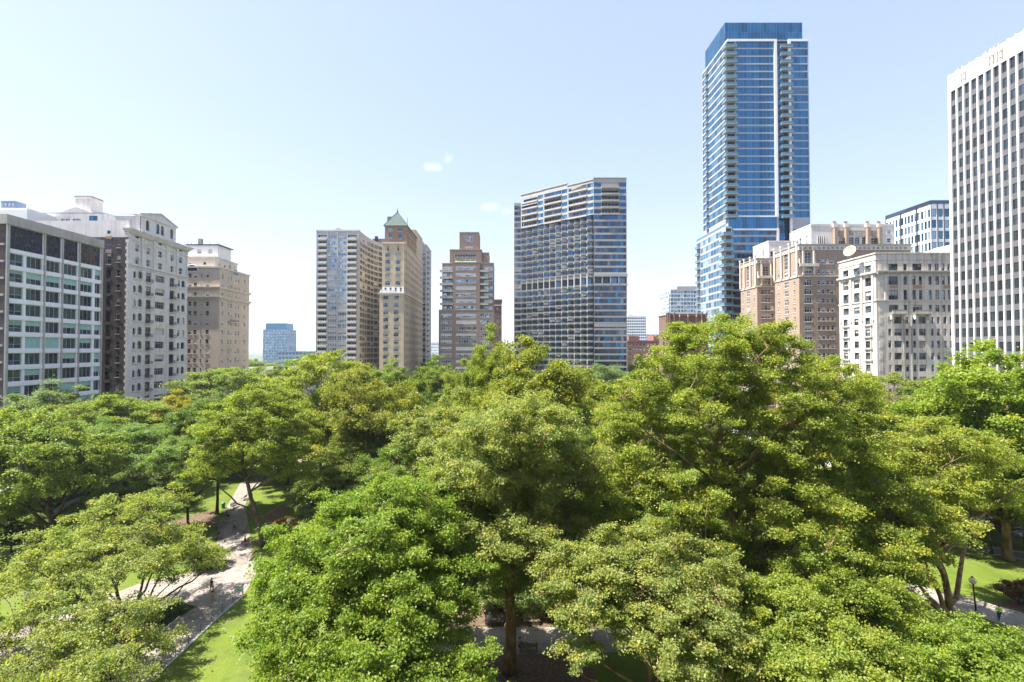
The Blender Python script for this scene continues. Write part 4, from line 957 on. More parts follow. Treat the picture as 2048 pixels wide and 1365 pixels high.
    fr = [(U(1677), U(1692), PZ(490, ya), PZ(476, ya), tw), (U(1742), U(1760), PZ(490, ya), PZ(476, ya), tw)] + [(U(p) - .9, U(p) + .9, PZ(489, ya), PZ(474.5, ya), dict(ar, nx=2, nz=3)) for p in (1703, 1714.5, 1728.5)] + [(U(p) - .7, U(p) + .7, PZ(z_, ya) - .7, PZ(z_, ya) + .7, sq) for p in (1778,) for z_ in (464, 481)]
    yb = xa / ((1585 - CX) / F); f1 = Fr((xa, yb), (xa, ya))
    sd = [(uat(f1, p) - .8, uat(f1, p) + .8, PZ(487, ya), PZ(469, ya), dict(st, nx=2, nz=3, zf=None)) for p in (1590.5, 1603, 1616)]
    pent(xa, xb, ya, yb, zt - .2, z1, 'x', fr, sd)
    m = MB(); f0 = Fr((xa, ya), (xb, ya))
    for p in (1667.5, 1690, 1733, 1756):
        q = U(p); m.obox(f0, q - .55, q + .55, .16, 1.4, PZ(494, ya), PZ(456, ya), 'orange_brick'); m.obox(f0, q - .75, q + .75, .1, 1.2, PZ(456, ya), PZ(449, ya), 'cream_stone'); m.obox(f0, q - .6, q + .6, -.3, .5, PZ(449, ya) - .01, PZ(443.5, ya), 'stone_dark')
    b.parts('buttress', m)
    m = MB()
    for q0, q1 in ((1668, 1690), (1690, 1733), (1733, 1756)):
        for q in range(7): u_ = U(q0) + (U(q1) - U(q0)) * (q + .5) / 7; m.obox(f0, u_ - .3, u_ + .3, .16, .34, PZ(473, ya) + .4 * math.sin(q), PZ(462, ya), 'stone_dark')
        m.obox(f0, U(q0) + .6, U(q1) - .6, .16, .3, PZ(462, ya), PZ(459, ya), 'cream_stone')
    b.parts('carved_frieze', m)
    m = MB(); u_ = U(1643); 
    m.obox(f0, u_ - 1.6, u_ + 1.6, .003, .06, PZ(489, ya), PZ(473, ya), 'stone_dark')
    for q in range(5): m.obox(f0, u_ - 1.6 + q * .75, u_ - 1.45 + q * .75, .061, .16, PZ(489, ya), PZ(473, ya), 'pale_stone')
    b.part('lattice_panel', m)
    yc = 209.5; xa2, xb2 = PX(1537, yc, 500), PX(1556, yc, 500) + 12; z2 = PZ(482.5, yc); f3 = Fr((xa2, xa2 / ((1508 - CX) / F)), (xa2, yc))
    pent(xa2, xb2, yc, f3.a.y, zt2 - .2, z2, 'y', [(.8 + q * 2.4, 2.0 + q * 2.4, PZ(514, yc), PZ(503, yc), sm) for q in range(3)], [(uat(f3, p) - .9, uat(f3, p) + .9, PZ(511, yc), PZ(495, yc), dict(st, nx=2, nz=3, zf=None)) for p in (1517, 1527)])
    b.finish()
brick_wings()

# ---- white stone office house in front of it ---------------------------------------------------------------
def white_house():
    yn = XR / ((1754 - CX) / F); yf = XR / ((1679.5 - CX) / F)
    b = Bld('office_building', 'white limestone corner building with streaked front and stone balconies beside the striped tower', 'building', XR + 12, 148)
    zt = PZ(506, yn); xe = 150.0; f1 = Fr((XR, yf), (XR, yn)); f2 = Fr((XR, yn), (xe, yn)); fl = 3.38
    st = dict(nx=2, nz=2, fw=.13, frame='brown_frame', blinds=.35, glass=['glass_dark', 'glass_grey', 'glass_sky']); s1 = dict(st, nx=1); s3 = dict(st, nx=3)
    z_r = [PZ(p, yn) for p in (534.5, 561.5, 590.5, 617, 641)]; z_r += [z_r[-1] - fl * k for k in range(1, 13)]
    U = lambda p: PX(p, yn, 620) - XR
    w1, w2 = [], []
    for k, z in enumerate(z_r):
        if z < 3: break
        h = .95 if k not in (2,) else 1.45; h = 1.2 if k == 1 else h
        for p in (1693, 1714.5, 1737.5): u = uat(f1, p); w1.append((u - 1.25, u + 1.25, z - h - .1, z + h, st if k != 2 else dict(st, nx=2)))
        if k in (0, 1, 2, 3):
            w2 += [(U(1778), U(1797), z - h, z + h, s3), (U(1808), U(1815), z - h, z + h, s1), (U(1858), U(1864.5), z - h, z + h, s1), (U(1871), U(1879.5), z - h, z + h, st), (U(1885), U(1891), z - h, z + h, s1), (U(1896), U(1901), z - h, z + h, s1)]
            w2 += [(U(1826), U(1845), z - h, z + h, s3)] if k in (0, 3) else [(U(1825.5), U(1832.5), z - h, z + h, s1), (U(1838.5), U(1845.5), z - h, z + h, s1)]
        else:
            w2 += [(U(a), U(c), z - .95, z + .95, s) for a, c, s in ((1776, 1782, s1), (1788, 1803, s3), (1810.5, 1817, s1), (1825.5, 1831.5, s1), (1837, 1851, s3), (1861, 1867, s1), (1873, 1879.5, s1), (1886.5, 1893, s1), (1899, 1904, s1))]
    w2 += [(U(1915) + q * 4.5, U(1915) + q * 4.5 + 1.4, z - .95, z + .95, s1) for z in z_r for q in range(3) if z > 3]
    b.facade(f1, None, 0, zt, w1, 'white_limestone', .3); b.facade(f2, None, 0, zt, w2, 'white_limestone', .3)
    b.facade((xe, yn), (xe, yf), 0, zt, [], 'white_limestone'); b.facade((xe, yf), (XR, yf), 0, zt, [], 'white_limestone')
    m = MB(); m.box(XR + .4, xe - .4, yn + .4, yf - .4, zt - .8, zt - .5, 'tar_roof'); b.part('roof', m)
    def bandp(name, z, h, d):
        m = MB(); m.obox(f1, -.2, f1.W + d, .003, d, z, z + h, 'white_limestone'); m.obox(f2, .004, f2.W, .003, d, z, z + h, 'white_limestone'); return b.part(name, m)
    bandp('coping', zt - .25, .35, .25); zc_ = PZ(544, yn); 
    m = MB(); m.obox(f1, -.2, f1.W + .9, .003, .3, zc_ - .7, zc_ - .3, 'white_limestone'); m.obox(f2, .004, f2.W, .003, .8, zc_ - .3, zc_ + .2, 'stone_dark'); m.obox(f1, -.2, f1.W + .8, .003, .7, zc_ - .3, zc_ + .2, 'white_limestone'); b.part('cornice', m)
    bandp('string_course', PZ(602.5, yn), .35, .22); bandp('string_course', PZ(520.5, yn), .25, .12)
    # carved panels and pilasters
    m = MB()
    for p in (1772, 1803.5, 1819.5, 1852): m.obox(f2, U(p) - .35, U(p) + .35, .003, .25, PZ(601, yn), zc_ - .75, 'white_limestone'); m.obox(f2, U(p) - .45, U(p) + .45, .003, .34, PZ(555, yn), zc_ - .71, 'cream_stone')
    for p in (1683, 1704, 1726, 1748): u = uat(f1, p); m.obox(f1, u - .3, u + .3, .003, .35, PZ(641, yn), zc_ - .75, 'white_limestone')
    b.parts('pilaster', m)
    m = MB()
    for a, c in ((1778, 1797), (1826, 1845), (1886, 1902)): m.obox(f2, U(a) + .2, U(c) - .2, .003, .14, PZ(577.5, yn), PZ(571, yn), 'terracotta')
    b.parts('carved_panel', m)
    z_b = PZ(628, yn)
    for a, c in ((1779, 1808), (1826, 1858)):
        m = MB(); m.obox(f2, U(a), U(c), .003, 1.0, z_b - .3, z_b, 'stone_dark'); m.obox(f2, U(a), U(c), .85, 1.0, z_b + .85, z_b + 1.05, 'stone_dark')
        for q in range(15): u = U(a) + .15 + (U(c) - U(a) - .3) * q / 14; m.obox(f2, u - .09, u + .09, .87, .98, z_b, z_b + .85, 'white_limestone')
        for q in (U(a) + .4, U(c) - .4): m.obox(f2, q - .3, q + .3, .003, .7, z_b - 1.6, z_b - .3, 'cream_stone')
        b.part('balcony', m)
    for k in range(4):
        m = MB(); z = z_r[5 + k] if k else z_r[5]
        for p in (1693, 1737.5): u = uat(f1, p); m.obox(f1, u - 1.6, u + 1.6, .003, .4, z_r[4 + k] - 1.55, z_r[4 + k] - 1.2, 'stone_dark')
        b.parts('sill_course', m)
    m = MB()
    for p in (1688, 1698, 1709.5, 1720, 1731.5, 1743): u = uat(f1, p); m.obox(f1, u - .16, u + .16, .003, .2, 3, z_r[4] + 1.2, 'white_limestone')
    b.parts('mullion_pier', m)
    m = MB()
    for z in z_r:
        if z > 3: m.obox(f2, U(1758), U(1764.5), .003, .06, z - .95, z + .95, 'white_limestone')
    b.parts('blind_panel', m)
    m = MB(); m.obox(f2, U(1806), U(1807.5), .003, .2, 4, z_b - .4, 'stone_dark'); m.obox(f2, U(1822), U(1823.2), .003, .2, 4, z_b - .4, 'stone_dark'); b.parts('drainpipe', m)
    b.finish()
    d = empty('satellite_dish', (PX(1701, 147, 510), 147, zt - .5)); tag(d, 'large weathered satellite dish on the roof of the white limestone building', 'satellite dish')
    m = MB(); r_ = [(0.02, 0)] + [(q / 6 * 1.75, .5 * (q / 6) ** 2) for q in range(1, 7)] ; r_ = r_ + [(x * .97, z + .06) for x, z in r_[::-1]]
    m.lathe((0, 0, 0), r_, 18, 'dish_paint'); o = m.build('reflector', d, smooth=True); o.rotation_euler = (R(70), 0, R(-60)); o.location = (0, 0, 2.0)
    m = MB(); m.tube([(0, 0, 0), (0, .2, 1.8)], .14, 6, 'steel'); m.tube([(.5, .8, 0), (.1, .2, 1.4)], .06, 5, 'steel'); m.tube([(-.5, .8, 0), (-.1, .2, 1.4)], .06, 5, 'steel'); m.build('mast', d)
    m = MB(); m.tube([(.3, -.5, .9), (-1.2, -.9, 2.3)], .04, 5, 'steel'); m.tube([(-1.2, -.9, 2.3), (-1.4, -1.0, 2.45)], .1, 6, 'steel'); m.build('feed_arm', d)
    x0 = PX(1879, 175, 495); p = Bld('plant_house', 'white stepped plant room behind the roof of the white limestone building', 'building', x0 + 6, 180)
    m = MB(); m.box(x0, x0 + 16, 168, 180, 30, PZ(488.5, 168), 'white_paint'); m.box(x0 + 2, x0 + 16, 170, 180, PZ(488.5, 168), PZ(484, 168), 'white_pier'); m.box(x0, x0 + 16, 168.2, 180, 0, 30, 'white_paint'); p.part('wall', m)
    m = MB(); m.box(x0 + .3, x0 + 2.2, 168.5, 170, PZ(488.5, 168), PZ(483.5, 168), 'steel'); m.tube([(x0 + .6, 169, PZ(488.5, 168)), (x0 - .2, 169, PZ(479, 168))], .12, 5, 'steel'); p.part('vent', m)
    p.finish()
white_house()

# ---- striped office tower at the right edge ------------------------------------------------------------------
def striped():
    yf = XR / ((1907 - CX) / F); yn = 62.0; zt = PZ(153.5, yf)
    b = Bld('office_tower', 'tall office tower with white vertical piers and dark grey window strips, at the right edge', 'building', XR + 15, 95)
    f = Fr((XR, yf), (XR, yn)); bay = 1.0; 
    us = [uat(f, p) for p in (1909.5, 1922.5, 1936.5, 1950.5, 1965.5, 1981, 1996.5, 2012, 2028, 2045)]
    step = (us[-1] - us[0]) / 9; n = int((f.W - us[0]) / step); us = [us[0] + .1 + step * i for i in range(n + 1)]
    zcap = zt - 4.0; fl = 3.27; wins = []
    st = dict(nx=1, nz=1, fw=.06, frame='dark_frame', glass=['glass_mirror'], blinds=0, fd=.05)
    zs = [zcap - .2 - fl * k for k in range(40) if zcap - fl * k > 5]
    for a, c in zip(us, us[1:]):
        for z in zs: wins.append((a + .2, c - .2, z - 2.0, z, st))
    b.facade(f, None, 0, zt, wins, 'spandrel_grey', .12)
    xe = XR + 34
    b.facade((XR, yn), (xe, yn), 0, zt, [], 'white_pier'); b.facade((xe, yn), (xe, yf), 0, zt, [], 'white_pier'); b.facade((xe, yf), (XR, yf), 0, zt, [], 'white_pier')
    for u in us:
        m = MB(); m.obox(f, u - .17, u + .17, .003, .33, 0, zt + .25, 'white_pier'); b.part('pier', m)
    for u, c in zip(us, us[1:]):
        m = MB(); m.obox(f, u + .201, c - .201, .003, .25, zcap, zt, 'cream_stone'); b.part('cap_panel', m)
    m = MB(); m.obox(f, 0, us[0] - .18, .003, .4, 0, zt, 'white_pier'); b.part('corner_pier', m)
    m = MB(); m.box(XR + .5, xe - .5, yn + .5, yf - .5, zt - 1, zt - .6, 'tar_roof'); b.part('roof', m)
    b.finish()
    for q, (px, lab) in enumerate(((1930.5, 'antenna cluster on the striped tower parapet, farthest left of three'), (1988.5, 'antenna cluster on the striped tower parapet, middle one of three'), (2005.5, 'antenna cluster on the striped tower parapet, farthest right of three'))):
        u = uat(f, px + 8); p = f.p(u, zt, .9); a = empty('antenna', (p[0], p[1], zt - 2.5)); tag(a, lab, 'antenna', 'antennas on the striped tower')
        m = MB(); m.tube([(0, 0, -.8), (0, 0, 4)], .07, 5, 'steel'); m.tube([(0, -.5, .8), (0, .5, .8)], .05, 5, 'steel'); m.tube([(0, -.5, 2.2), (0, .5, 2.2)], .05, 5, 'steel'); m.build('mast', a)
        for dy in (-.5, .5): m = MB(); m.box(-.2, .0, dy - .12, dy + .12, .6, 2.6, 'aluminium'); m.build('panel', a)
striped()

# ---- simpler and farther buildings ----------------------------------------------------------------------------
def simple(name, label, px0, px1, pyt, Y, depth, mat, st, ncol, fl, w, h, cat='building', far=None, base=0.0, side=None, roofmat='tar_roof', zoff=2.2, cap=.5):
    x0, x1 = PX(px0, Y, pyt), PX(px1, Y, pyt); zt = PZ(pyt, Y); b = Bld(name, label, cat, (x0 + x1) / 2, Y + depth / 2)
    f = Fr((x0, Y), (x1, Y)); zs = []; z = zt - zoff
    while z > max(3, base): zs.append(z); z -= fl
    cs = [(i + .5) * f.W / ncol for i in range(ncol)]
    b.facade(f, None, 0, zt, grid(cs, w, zs, h, st), mat, .15)
    ys = Y + depth
    sides = (((x1, Y), (x1, ys)), ((x1, ys), (x0, ys)), ((x0, ys), (x0, Y)))
    for i, (a, c) in enumerate(sides):
        n = max(1, int(depth / (f.W / ncol))); ww = grid([(k + .5) * depth / n for k in range(n)], min(w, depth / n * .8), zs, h, st) if (side and i != 1) else []
        b.facade(a, c, 0, zt, ww, mat, .15)
    m = MB(); m.box(x0 - .1, x1 + .1, Y - .1, ys + .1, zt, zt + cap, mat); m.box(x0 + .3, x1 - .3, Y + .3, ys - .3, zt + cap, zt + cap + .1, roofmat); b.part('roof', m)
    return b, x0, x1, zt
gw = dict(nx=2, nz=1, fw=.15, frame='white_frame', blinds=.3, glass=['glass_sky', 'glass_blue', 'glass_pale'])
def others():
    # brick block and grid tower right of the hotel
    st = dict(nx=1, nz=2, fw=.1, frame='white_frame', blinds=.4, glass=['glass_dark', 'glass_sky'])
    b, x0, x1, zt = simple('apartment_building', 'long red brick block behind the trees right of the hotel', 1250, 1340, 683.5, 330, 20, 'red_brick', st, 13, 3.4, 1.5, 1.5)
    for a, c, t in ((1259, 1280, 672.5), (1309, 1333, 671)):
        m = MB(); m.box(PX(a, 330, 680), PX(c, 330, 680), 332, 346, zt, PZ(t, 331), 'red_brick'); b.part('stair_tower', m)
    b.finish()
    b, x0, x1, zt = simple('apartment_tower', 'distant white gridded apartment tower right of the hotel', 1252, 1292, 633.5, 560, 25, 'white_panel', dict(nx=1, nz=1, fw=0, glass=['glass_bronze', 'glass_dark'], blinds=0, frame='white_frame'), 11, 3.1, 1.55, 1.9)
    m = MB(); m.box(x0 + 3, x0 + 9, 563, 575, zt, PZ(627, 560), 'white_panel'); b.part('plant_room', m); b.finish()
    b, x0, x1, zt = simple('office_building', 'low pale blue glass block far beyond the red brick block', 1292, 1345, 670, 900, 40, 'blue_grey_panel', dict(gw, nx=3), 10, 4, 3.6, 2.6); b.finish()
    # turquoise tower with balconies
    b, x0, x1, zt = simple('glass_tower', 'pale turquoise glass tower with a beige roof box behind the brown church tower', 1341, 1420, 580.5, 420, 30, 'far_panel', dict(nx=2, nz=1, fw=.12, frame='white_frame', blinds=.25, glass=['glass_rail', 'glass_sky', 'glass_blue', 'glass_dark']), 12, 3.2, 2.5, 2.4, side=True, zoff=1.8)
    m = MB(); m.box(PX(1354, 424, 576), x1, 424, 445, zt + .6, PZ(573, 424), 'concrete'); b.part('roof_box', m)
    for k in range(26):
        z = zt - 3.4 - 3.2 * k; m = MB(); m.box(x0 - 1.6, x0 - .004, 420.5, 424, z, z + .2, 'white_panel'); m.box(x0 - 1.6, x0 - 1.5, 420.5, 424, z + .2, z + 1.2, 'glass_rail'); b.part('balcony', m)
    b.finish()
    # brownstone church tower
    Y = 205.0; x0, x1 = PX(1339, Y, 640), PX(1412, Y, 640); zt = PZ(630, Y); b = Bld('church_tower', 'brownstone gothic church tower with corner buttresses above the tall plane tree', 'church', (x0 + x1) / 2, Y + 8)
    f = Fr((x0, Y), (x1, Y)); lou = dict(nx=1, nz=8, fw=.12, frame='brownstone', glass='recess_dark', blinds=0, arch=True)
    ws = [(f.W * .30, f.W * .42, zt - 18, zt - 9, lou), (f.W * .58, f.W * .70, zt - 18, zt - 9, lou)]
    b.facade(f, None, 0, zt, ws, 'brownstone', .5)
    for a, c in (((x1, Y), (x1, Y + 14)), ((x1, Y + 14), (x0, Y + 14)), ((x0, Y + 14), (x0, Y))):
        fq = Fr(a, c); b.facade(fq, None, 0, zt, [(fq.W * .4, fq.W * .6, zt - 18, zt - 9, lou)], 'brownstone', .5)
    m = MB()
    for q in (0, f.W * .12, f.W * .88, f.W):
        for (dz, d, w) in ((0, 1.0, .7), (5, .75, .55)):
            m.obox(f, q - w / 2, q + w / 2, .003, d, 0 if dz == 0 else zt - 12, zt - 7 if dz == 0 else zt + .8, 'brownstone')
    for yy in (Y, Y + 1.7): m.box(x0 - .9, x0 - .003, yy - .3, yy + .4, 0, zt + .8, 'brownstone')
    b.parts('buttress', m)
    for q in (f.W * .27, f.W * .5, f.W * .73):
        m = MB(); m.obox(f, q - .22, q + .22, .003, .5, zt - 5.5, zt - .8, 'brownstone'); m.lathe((f.p(q, 0, .3)[0], f.p(q, 0, .3)[1], zt - .8), [(.35, 0), (.2, .6), (.02, 1.8)], 6, 'terracotta'); b.part('pinnacle', m)
    m = MB(); m.obox(f, -.5, f.W + .5, .003, .5, zt - 6.3, zt - 5.6, 'brownstone'); m.obox(f, -.3, f.W + .3, .003, .35, zt - .5, zt - .1, 'brownstone'); b.parts('string_course', m)
    m = MB()
    for q in range(9): m.obox(f, f.W * .28 + q * .55, f.W * .28 + q * .55 + .36, .003, .2, zt - 7.4, zt - 6.4, 'tan_brick')
    b.parts('carved_frieze', m)
    m = MB(); m.box(x0 - .2, x1 + .2, Y - .2, Y + 14.2, zt, zt + .4, 'brownstone'); b.part('roof', m)
    b.finish()
    # block with white grid and blue windows behind right
    Y = 205.0; x0 = PX(1861.5, Y, 420); x1 = x0 + 26; yb = x0 / ((1775.5 - CX) / F); zt = PZ(407, Y)
    b = Bld('office_building', 'modern block with a white grid of blue windows behind the white limestone building', 'building', x0 + 12, Y + 10)
    st = dict(nx=1, nz=1, fw=.12, frame='dark_frame', glass=['glass_blue', 'glass_sky', 'glass_pale'], blinds=.1, blind='glass_pale', fullblind=False); f1 = Fr((x0, Y), (x1, Y)); f2 = Fr((x0, yb), (x0, Y)); fl = 4.6
    zs = [zt - 3.9 - fl * k for k in range(14)]; zs = [z for z in zs if z > 3]
    n2 = 14
    b.facade(f1, None, 0, zt, grid([1.3 + 2.7 * k for k in range(9)], 1.9, zs, 3.3, st), 'white_panel', .2); b.facade(f2, None, 0, zt, grid([(k + .5) * f2.W / n2 for k in range(n2)], f2.W / n2 * .72, zs, 3.3, st), 'white_panel', .2)
    b.facade((x1, Y), (x1, yb), 0, zt, [], 'white_panel'); b.facade((x1, yb), (x0, yb), 0, zt, [], 'white_panel')
    m = MB()
    for k in range(10): m.obox(f1, max(0, 2.7 * k - .12), 2.7 * k + .12, .003, .2, 0, zt, 'dark_frame')
    for k in range(0, n2 + 1, 5): m.obox(f2, max(0, k * f2.W / n2 - .3), min(f2.W, k * f2.W / n2 + .3), .003, .25, 0, zt, 'dark_frame')
    m.obox(f1, -.1, f1.W, .003, .3, zt - .2, zt + 1.2, 'glass_bronze'); m.obox(f2, 0, f2.W, .003, .3, zt - .2, zt + 1.2, 'glass_bronze'); b.parts('mullion', m)
    m = MB(); m.prism([(x0, Y), (x1, Y), (x1, yb), (x0, yb)], zt, zt + .2, 'tar_roof'); b.part('roof', m)
    b.finish()
    # far left distance
    b, x0, x1, zt = simple('office_tower', 'distant blue glass office tower in the gap left of the balcony slab', 526, 574.5, 660, 900, 40, 'blue_grey_panel', dict(nx=3, nz=2, fw=.2, frame='blue_grey_panel', blinds=0, glass=['glass_blue', 'glass_sky', 'glass_pale']), 9, 5, 4.6, 4.4, side=True, zoff=3)
    m = MB(); m.box(PX(531.5, 905, 650), PX(573, 905, 650), 905, 935, zt + .6, PZ(647, 905), 'glass_blue'); b.part('upper_block', m); b.finish()
    b, x0, x1, zt = simple('warehouse', 'low long blue and lilac roofed hall in front of the distant blue tower', 556, 640, 704, 640, 40, 'blue_grey_panel', dict(nx=4, nz=1, fw=.2, frame='blue_grey_panel', blinds=0, glass=['glass_bronze', 'glass_blue']), 12, 6, 3.6, 3.5); b.finish()
    b, x0, x1, zt = simple('office_building', 'pale distant block in the gap between tan tower and brown stepped tower', 848, 880, 686, 620, 30, 'white_panel', dict(gw, fw=.2), 8, 3.6, 1.8, 1.8); b.finish()
    # rowhouses with dark flat roofs below the gap
    for k, (p0, p1, py, Y, mt, lab) in enumerate(((498, 520, 737, 235, 'white_pier', 'small white rowhouse with flat roof among the far trees at left'), (533, 580, 744, 215, 'red_dark_brick', 'low dark brick rowhouse with a reddish cornice seen over the far trees'), (584, 616, 735, 228, 'white_panel', 'low white rowhouse with grey mansard beside the dark brick rowhouse'), (620, 642, 741, 222, 'slab_concrete', 'grey rowhouse right of the low white rowhouse'))):
        b, x0, x1, zt = simple('rowhouse', lab, p0, p1, py, Y, 14, mt, st, 4, 3.6, 1.0, 1.8, cat='house', zoff=2.2)
        m = MB(); m.box(x0 - .2, x1 + .2, Y - .45, Y - .11, zt - .5, zt + .3, 'terracotta' if k == 1 else 'white_paint'); b.part('cornice', m)
        for q in range(2): m = MB(); m.box(x0 + 1.5 + q * (x1 - x0) * .5, x0 + 2.4 + q * (x1 - x0) * .5, Y + 3, Y + 4, zt + .6, zt + 1.9, 'red_dark_brick'); b.part('chimney', m)
        b.finish()
others()

# ---- the two blocks on the near side of the square, behind the viewpoint: they show only as reflections in the glass opposite
def near_side():
    st = dict(nx=2, nz=2, fw=.1, frame='white_frame', blinds=.4)
    for xa, xb, zt, mt, lab in ((-98, 8, 62, 'brown_brick', 'brown brick block behind the viewpoint, mirrored in the hotel glass'), (9, 92, 78, 'concrete', 'grey concrete block behind the viewpoint, mirrored in the hotel glass')):
        b = Bld('apartment_building', lab, 'building', (xa + xb) / 2, -14); f = Fr((xb, -5), (xa, -5)); rest = MB()
        ws = grid([2.5 + 4 * k for k in range(int((f.W - 3) / 4))], 1.8, [4 + 3.3 * k for k in range(int((zt - 5) / 3.3))], 1.8, st)
        wall(b.walls, f, 0, zt, ws, mt, .2)
        for p_, q_ in (((xa, -5), (xa, -25)), ((xa, -25), (xb, -25)), ((xb, -25), (xb, -5))): b.facade(p_, q_, 0, zt, [], mt)
        for h in ws: rest.poly([f.p(h[0], h[2], -.18), f.p(h[1], h[2], -.18), f.p(h[1], h[3], -.18), f.p(h[0], h[3], -.18)], 'glass_dark')
        b.part('wall', b.walls); tag(b.part('window', rest), kind='stuff'); m = MB(); m.box(xa, xb, -25, -5, zt, zt + .6, mt); b.part('roof', m)
near_side()
# ================================================================== TREES
def bark_mat(name, stops, scale):
    m, nt, out = nodes(name); bs = N(nt, 'ShaderNodeBsdfPrincipled'); bs.inputs['Roughness'].default_value = .85; bs.inputs['Specular IOR Level'].default_value = .2
    tc = N(nt, 'ShaderNodeTexCoord'); mp = N(nt, 'ShaderNodeMapping'); mp.inputs['Scale'].default_value = (1, 1, .45); link(nt, tc.outputs['Object'], mp.inputs[0])
    no = N(nt, 'ShaderNodeTexNoise'); no.inputs['Scale'].default_value = scale; no.inputs['Detail'].default_value = 4; link(nt, mp.outputs[0], no.inputs['Vector'])
    r = ramp(nt, no.outputs['Fac'], stops); link(nt, r.outputs[0], bs.inputs['Base Color'])
    bp = N(nt, 'ShaderNodeBump'); bp.inputs['Strength'].default_value = .5; bp.inputs['Distance'].default_value = .05; link(nt, no.outputs['Fac'], bp.inputs['Height']); link(nt, bp.outputs[0], bs.inputs['Normal'])
    link(nt, bs.outputs[0], out.inputs[0])
bark_mat('plane_bark', [(.35, (.09, .06, .035)), (.47, (.17, .115, .06)), (.62, (.27, .20, .115))], 1.6)
bark_mat('dark_bark', [(.35, (.035, .026, .02)), (.65, (.11, .08, .06))], 3.0)
bark_mat('grey_bark', [(.35, (.07, .053, .04)), (.65, (.16, .12, .085))], 2.5)
bark_mat('brown_bark', [(.35, (.10, .062, .032)), (.6, (.20, .13, .07)), (.75, (.28, .2, .12))], 2.2)
bark_mat('twig_bark', [(.35, (.05, .04, .03)), (.65, (.11, .09, .065))], 3)
bark_mat('dead_wood', [(.35, (.16, .135, .11)), (.65, (.28, .245, .205))], 3)
def leaf_mat():
    m, nt, out = nodes('leaf')
    oi = N(nt, 'ShaderNodeObjectInfo'); ge = N(nt, 'ShaderNodeNewGeometry'); at = N(nt, 'ShaderNodeAttribute'); at.attribute_name = 'tint'
    r = ramp(nt, ge.outputs['Random Per Island'], [(0, (.66, .74, .75)), (.5, (1, 1, 1)), (.95, (1.12, 1.08, 1.0)), (1, (1.22, 1.12, 1.0))])
    for e in r.color_ramp.elements: pass
    r2 = ramp(nt, at.outputs['Fac'], [(0, (.80, .92, 1.0)), (.5, (1.1, 1.1, 1.1)), (1, (1.40, 1.25, .90))])
    a = N(nt, 'ShaderNodeMix', data_type='RGBA', blend_type='MULTIPLY'); a.inputs[0].default_value = 1; link(nt, oi.outputs['Color'], a.inputs[6]); link(nt, r.outputs[0], a.inputs[7])
    b = N(nt, 'ShaderNodeMix', data_type='RGBA', blend_type='MULTIPLY'); b.inputs[0].default_value = 1; link(nt, a.outputs[2], b.inputs[6]); link(nt, r2.outputs[0], b.inputs[7])
    bs = N(nt, 'ShaderNodeBsdfPrincipled'); bs.inputs['Roughness'].default_value = .5; bs.inputs['Specular IOR Level'].default_value = .35; link(nt, b.outputs[2], bs.inputs['Base Color'])
    tr = N(nt, 'ShaderNodeBsdfTranslucent'); c = N(nt, 'ShaderNodeMix', data_type='RGBA', blend_type='MULTIPLY'); c.inputs[0].default_value = 1; link(nt, b.outputs[2], c.inputs[6]); c.inputs[7].default_value = (1.25, 1.5, .6, 1); link(nt, c.outputs[2], tr.inputs['Color'])
    mx = N(nt, 'ShaderNodeMixShader'); mx.inputs[0].default_value = .46; link(nt, bs.outputs[0], mx.inputs[1]); link(nt, tr.outputs[0], mx.inputs[2]); link(nt, mx.outputs[0], out.inputs[0])
leaf_mat()
def sph(rs, n):
    v = rs.normal(size=(n, 3)); return v / np.linalg.norm(v, axis=1)[:, None]
def leaf_mesh(name, rs, cl, cr, nleaf, leaf, droop=0.0, centre=None, flat=.55):
    """many small leaf faces gathered in sprays round the cluster centres"""
    K = len(cl); M = K * nleaf; ci = np.repeat(np.arange(K), nleaf)
    sz = rs.uniform(.6, 1.35, K)[ci][:, None]
    ax = sph(rs, K); ax[:, 2] *= .35                                   # every spray is stretched along its twig
    off = rs.normal(size=(M, 3)) * np.array([.52, .52, flat * .52]); off += ax[ci] * rs.normal(size=(M, 1)) * .7
    ln = np.linalg.norm(off, axis=1)[:, None]; off = np.where(ln > 1.9, off / ln * 1.9, off)
    off[:, 2] -= droop * (off[:, 0] ** 2 + off[:, 1] ** 2)
    p = cl[ci] + off * cr * sz
    ctr = cl.mean(0) if centre is None else np.array(centre); outw = p - ctr; outw /= np.linalg.norm(outw, axis=1)[:, None] + 1e-6
    n = np.array([0, 0, .55]) + outw * .35 + rs.normal(size=(M, 3)) * .75; n /= np.linalg.norm(n, axis=1)[:, None]
    t = rs.normal(size=(M, 3)); a = np.cross(n, t); a /= np.linalg.norm(a, axis=1)[:, None] + 1e-9; b = np.cross(n, a)
    L = (leaf * rs.uniform(.65, 1.25, M))[:, None]
    V = np.empty((M, 4, 3)); V[:, 0] = p - a * L * .5; V[:, 1] = p + b * L * .40 + a * L * .06 + n * L * .08; V[:, 2] = p + a * L * .55; V[:, 3] = p - b * L * .40 + a * L * .06 + n * L * .08
    me = bpy.data.meshes.new(name); me.vertices.add(M * 4); me.vertices.foreach_set('co', V.reshape(-1).astype(np.float32))
    me.loops.add(M * 4); me.loops.foreach_set('vertex_index', np.arange(M * 4, dtype=np.int32)); me.polygons.add(M)
    me.polygons.foreach_set('loop_start', np.arange(0, M * 4, 4, dtype=np.int32)); me.polygons.foreach_set('loop_total', np.full(M, 4, dtype=np.int32))
    at = me.attributes.new('tint', 'FLOAT', 'FACE'); tn = np.clip(rs.normal(.5, .22, K)[ci] + rs.normal(0, .05, M), 0, 1); at.data.foreach_set('value', tn.astype(np.float32))
    me.materials.append(MATS['leaf']); me.update(calc_edges=True); me.validate(); return me
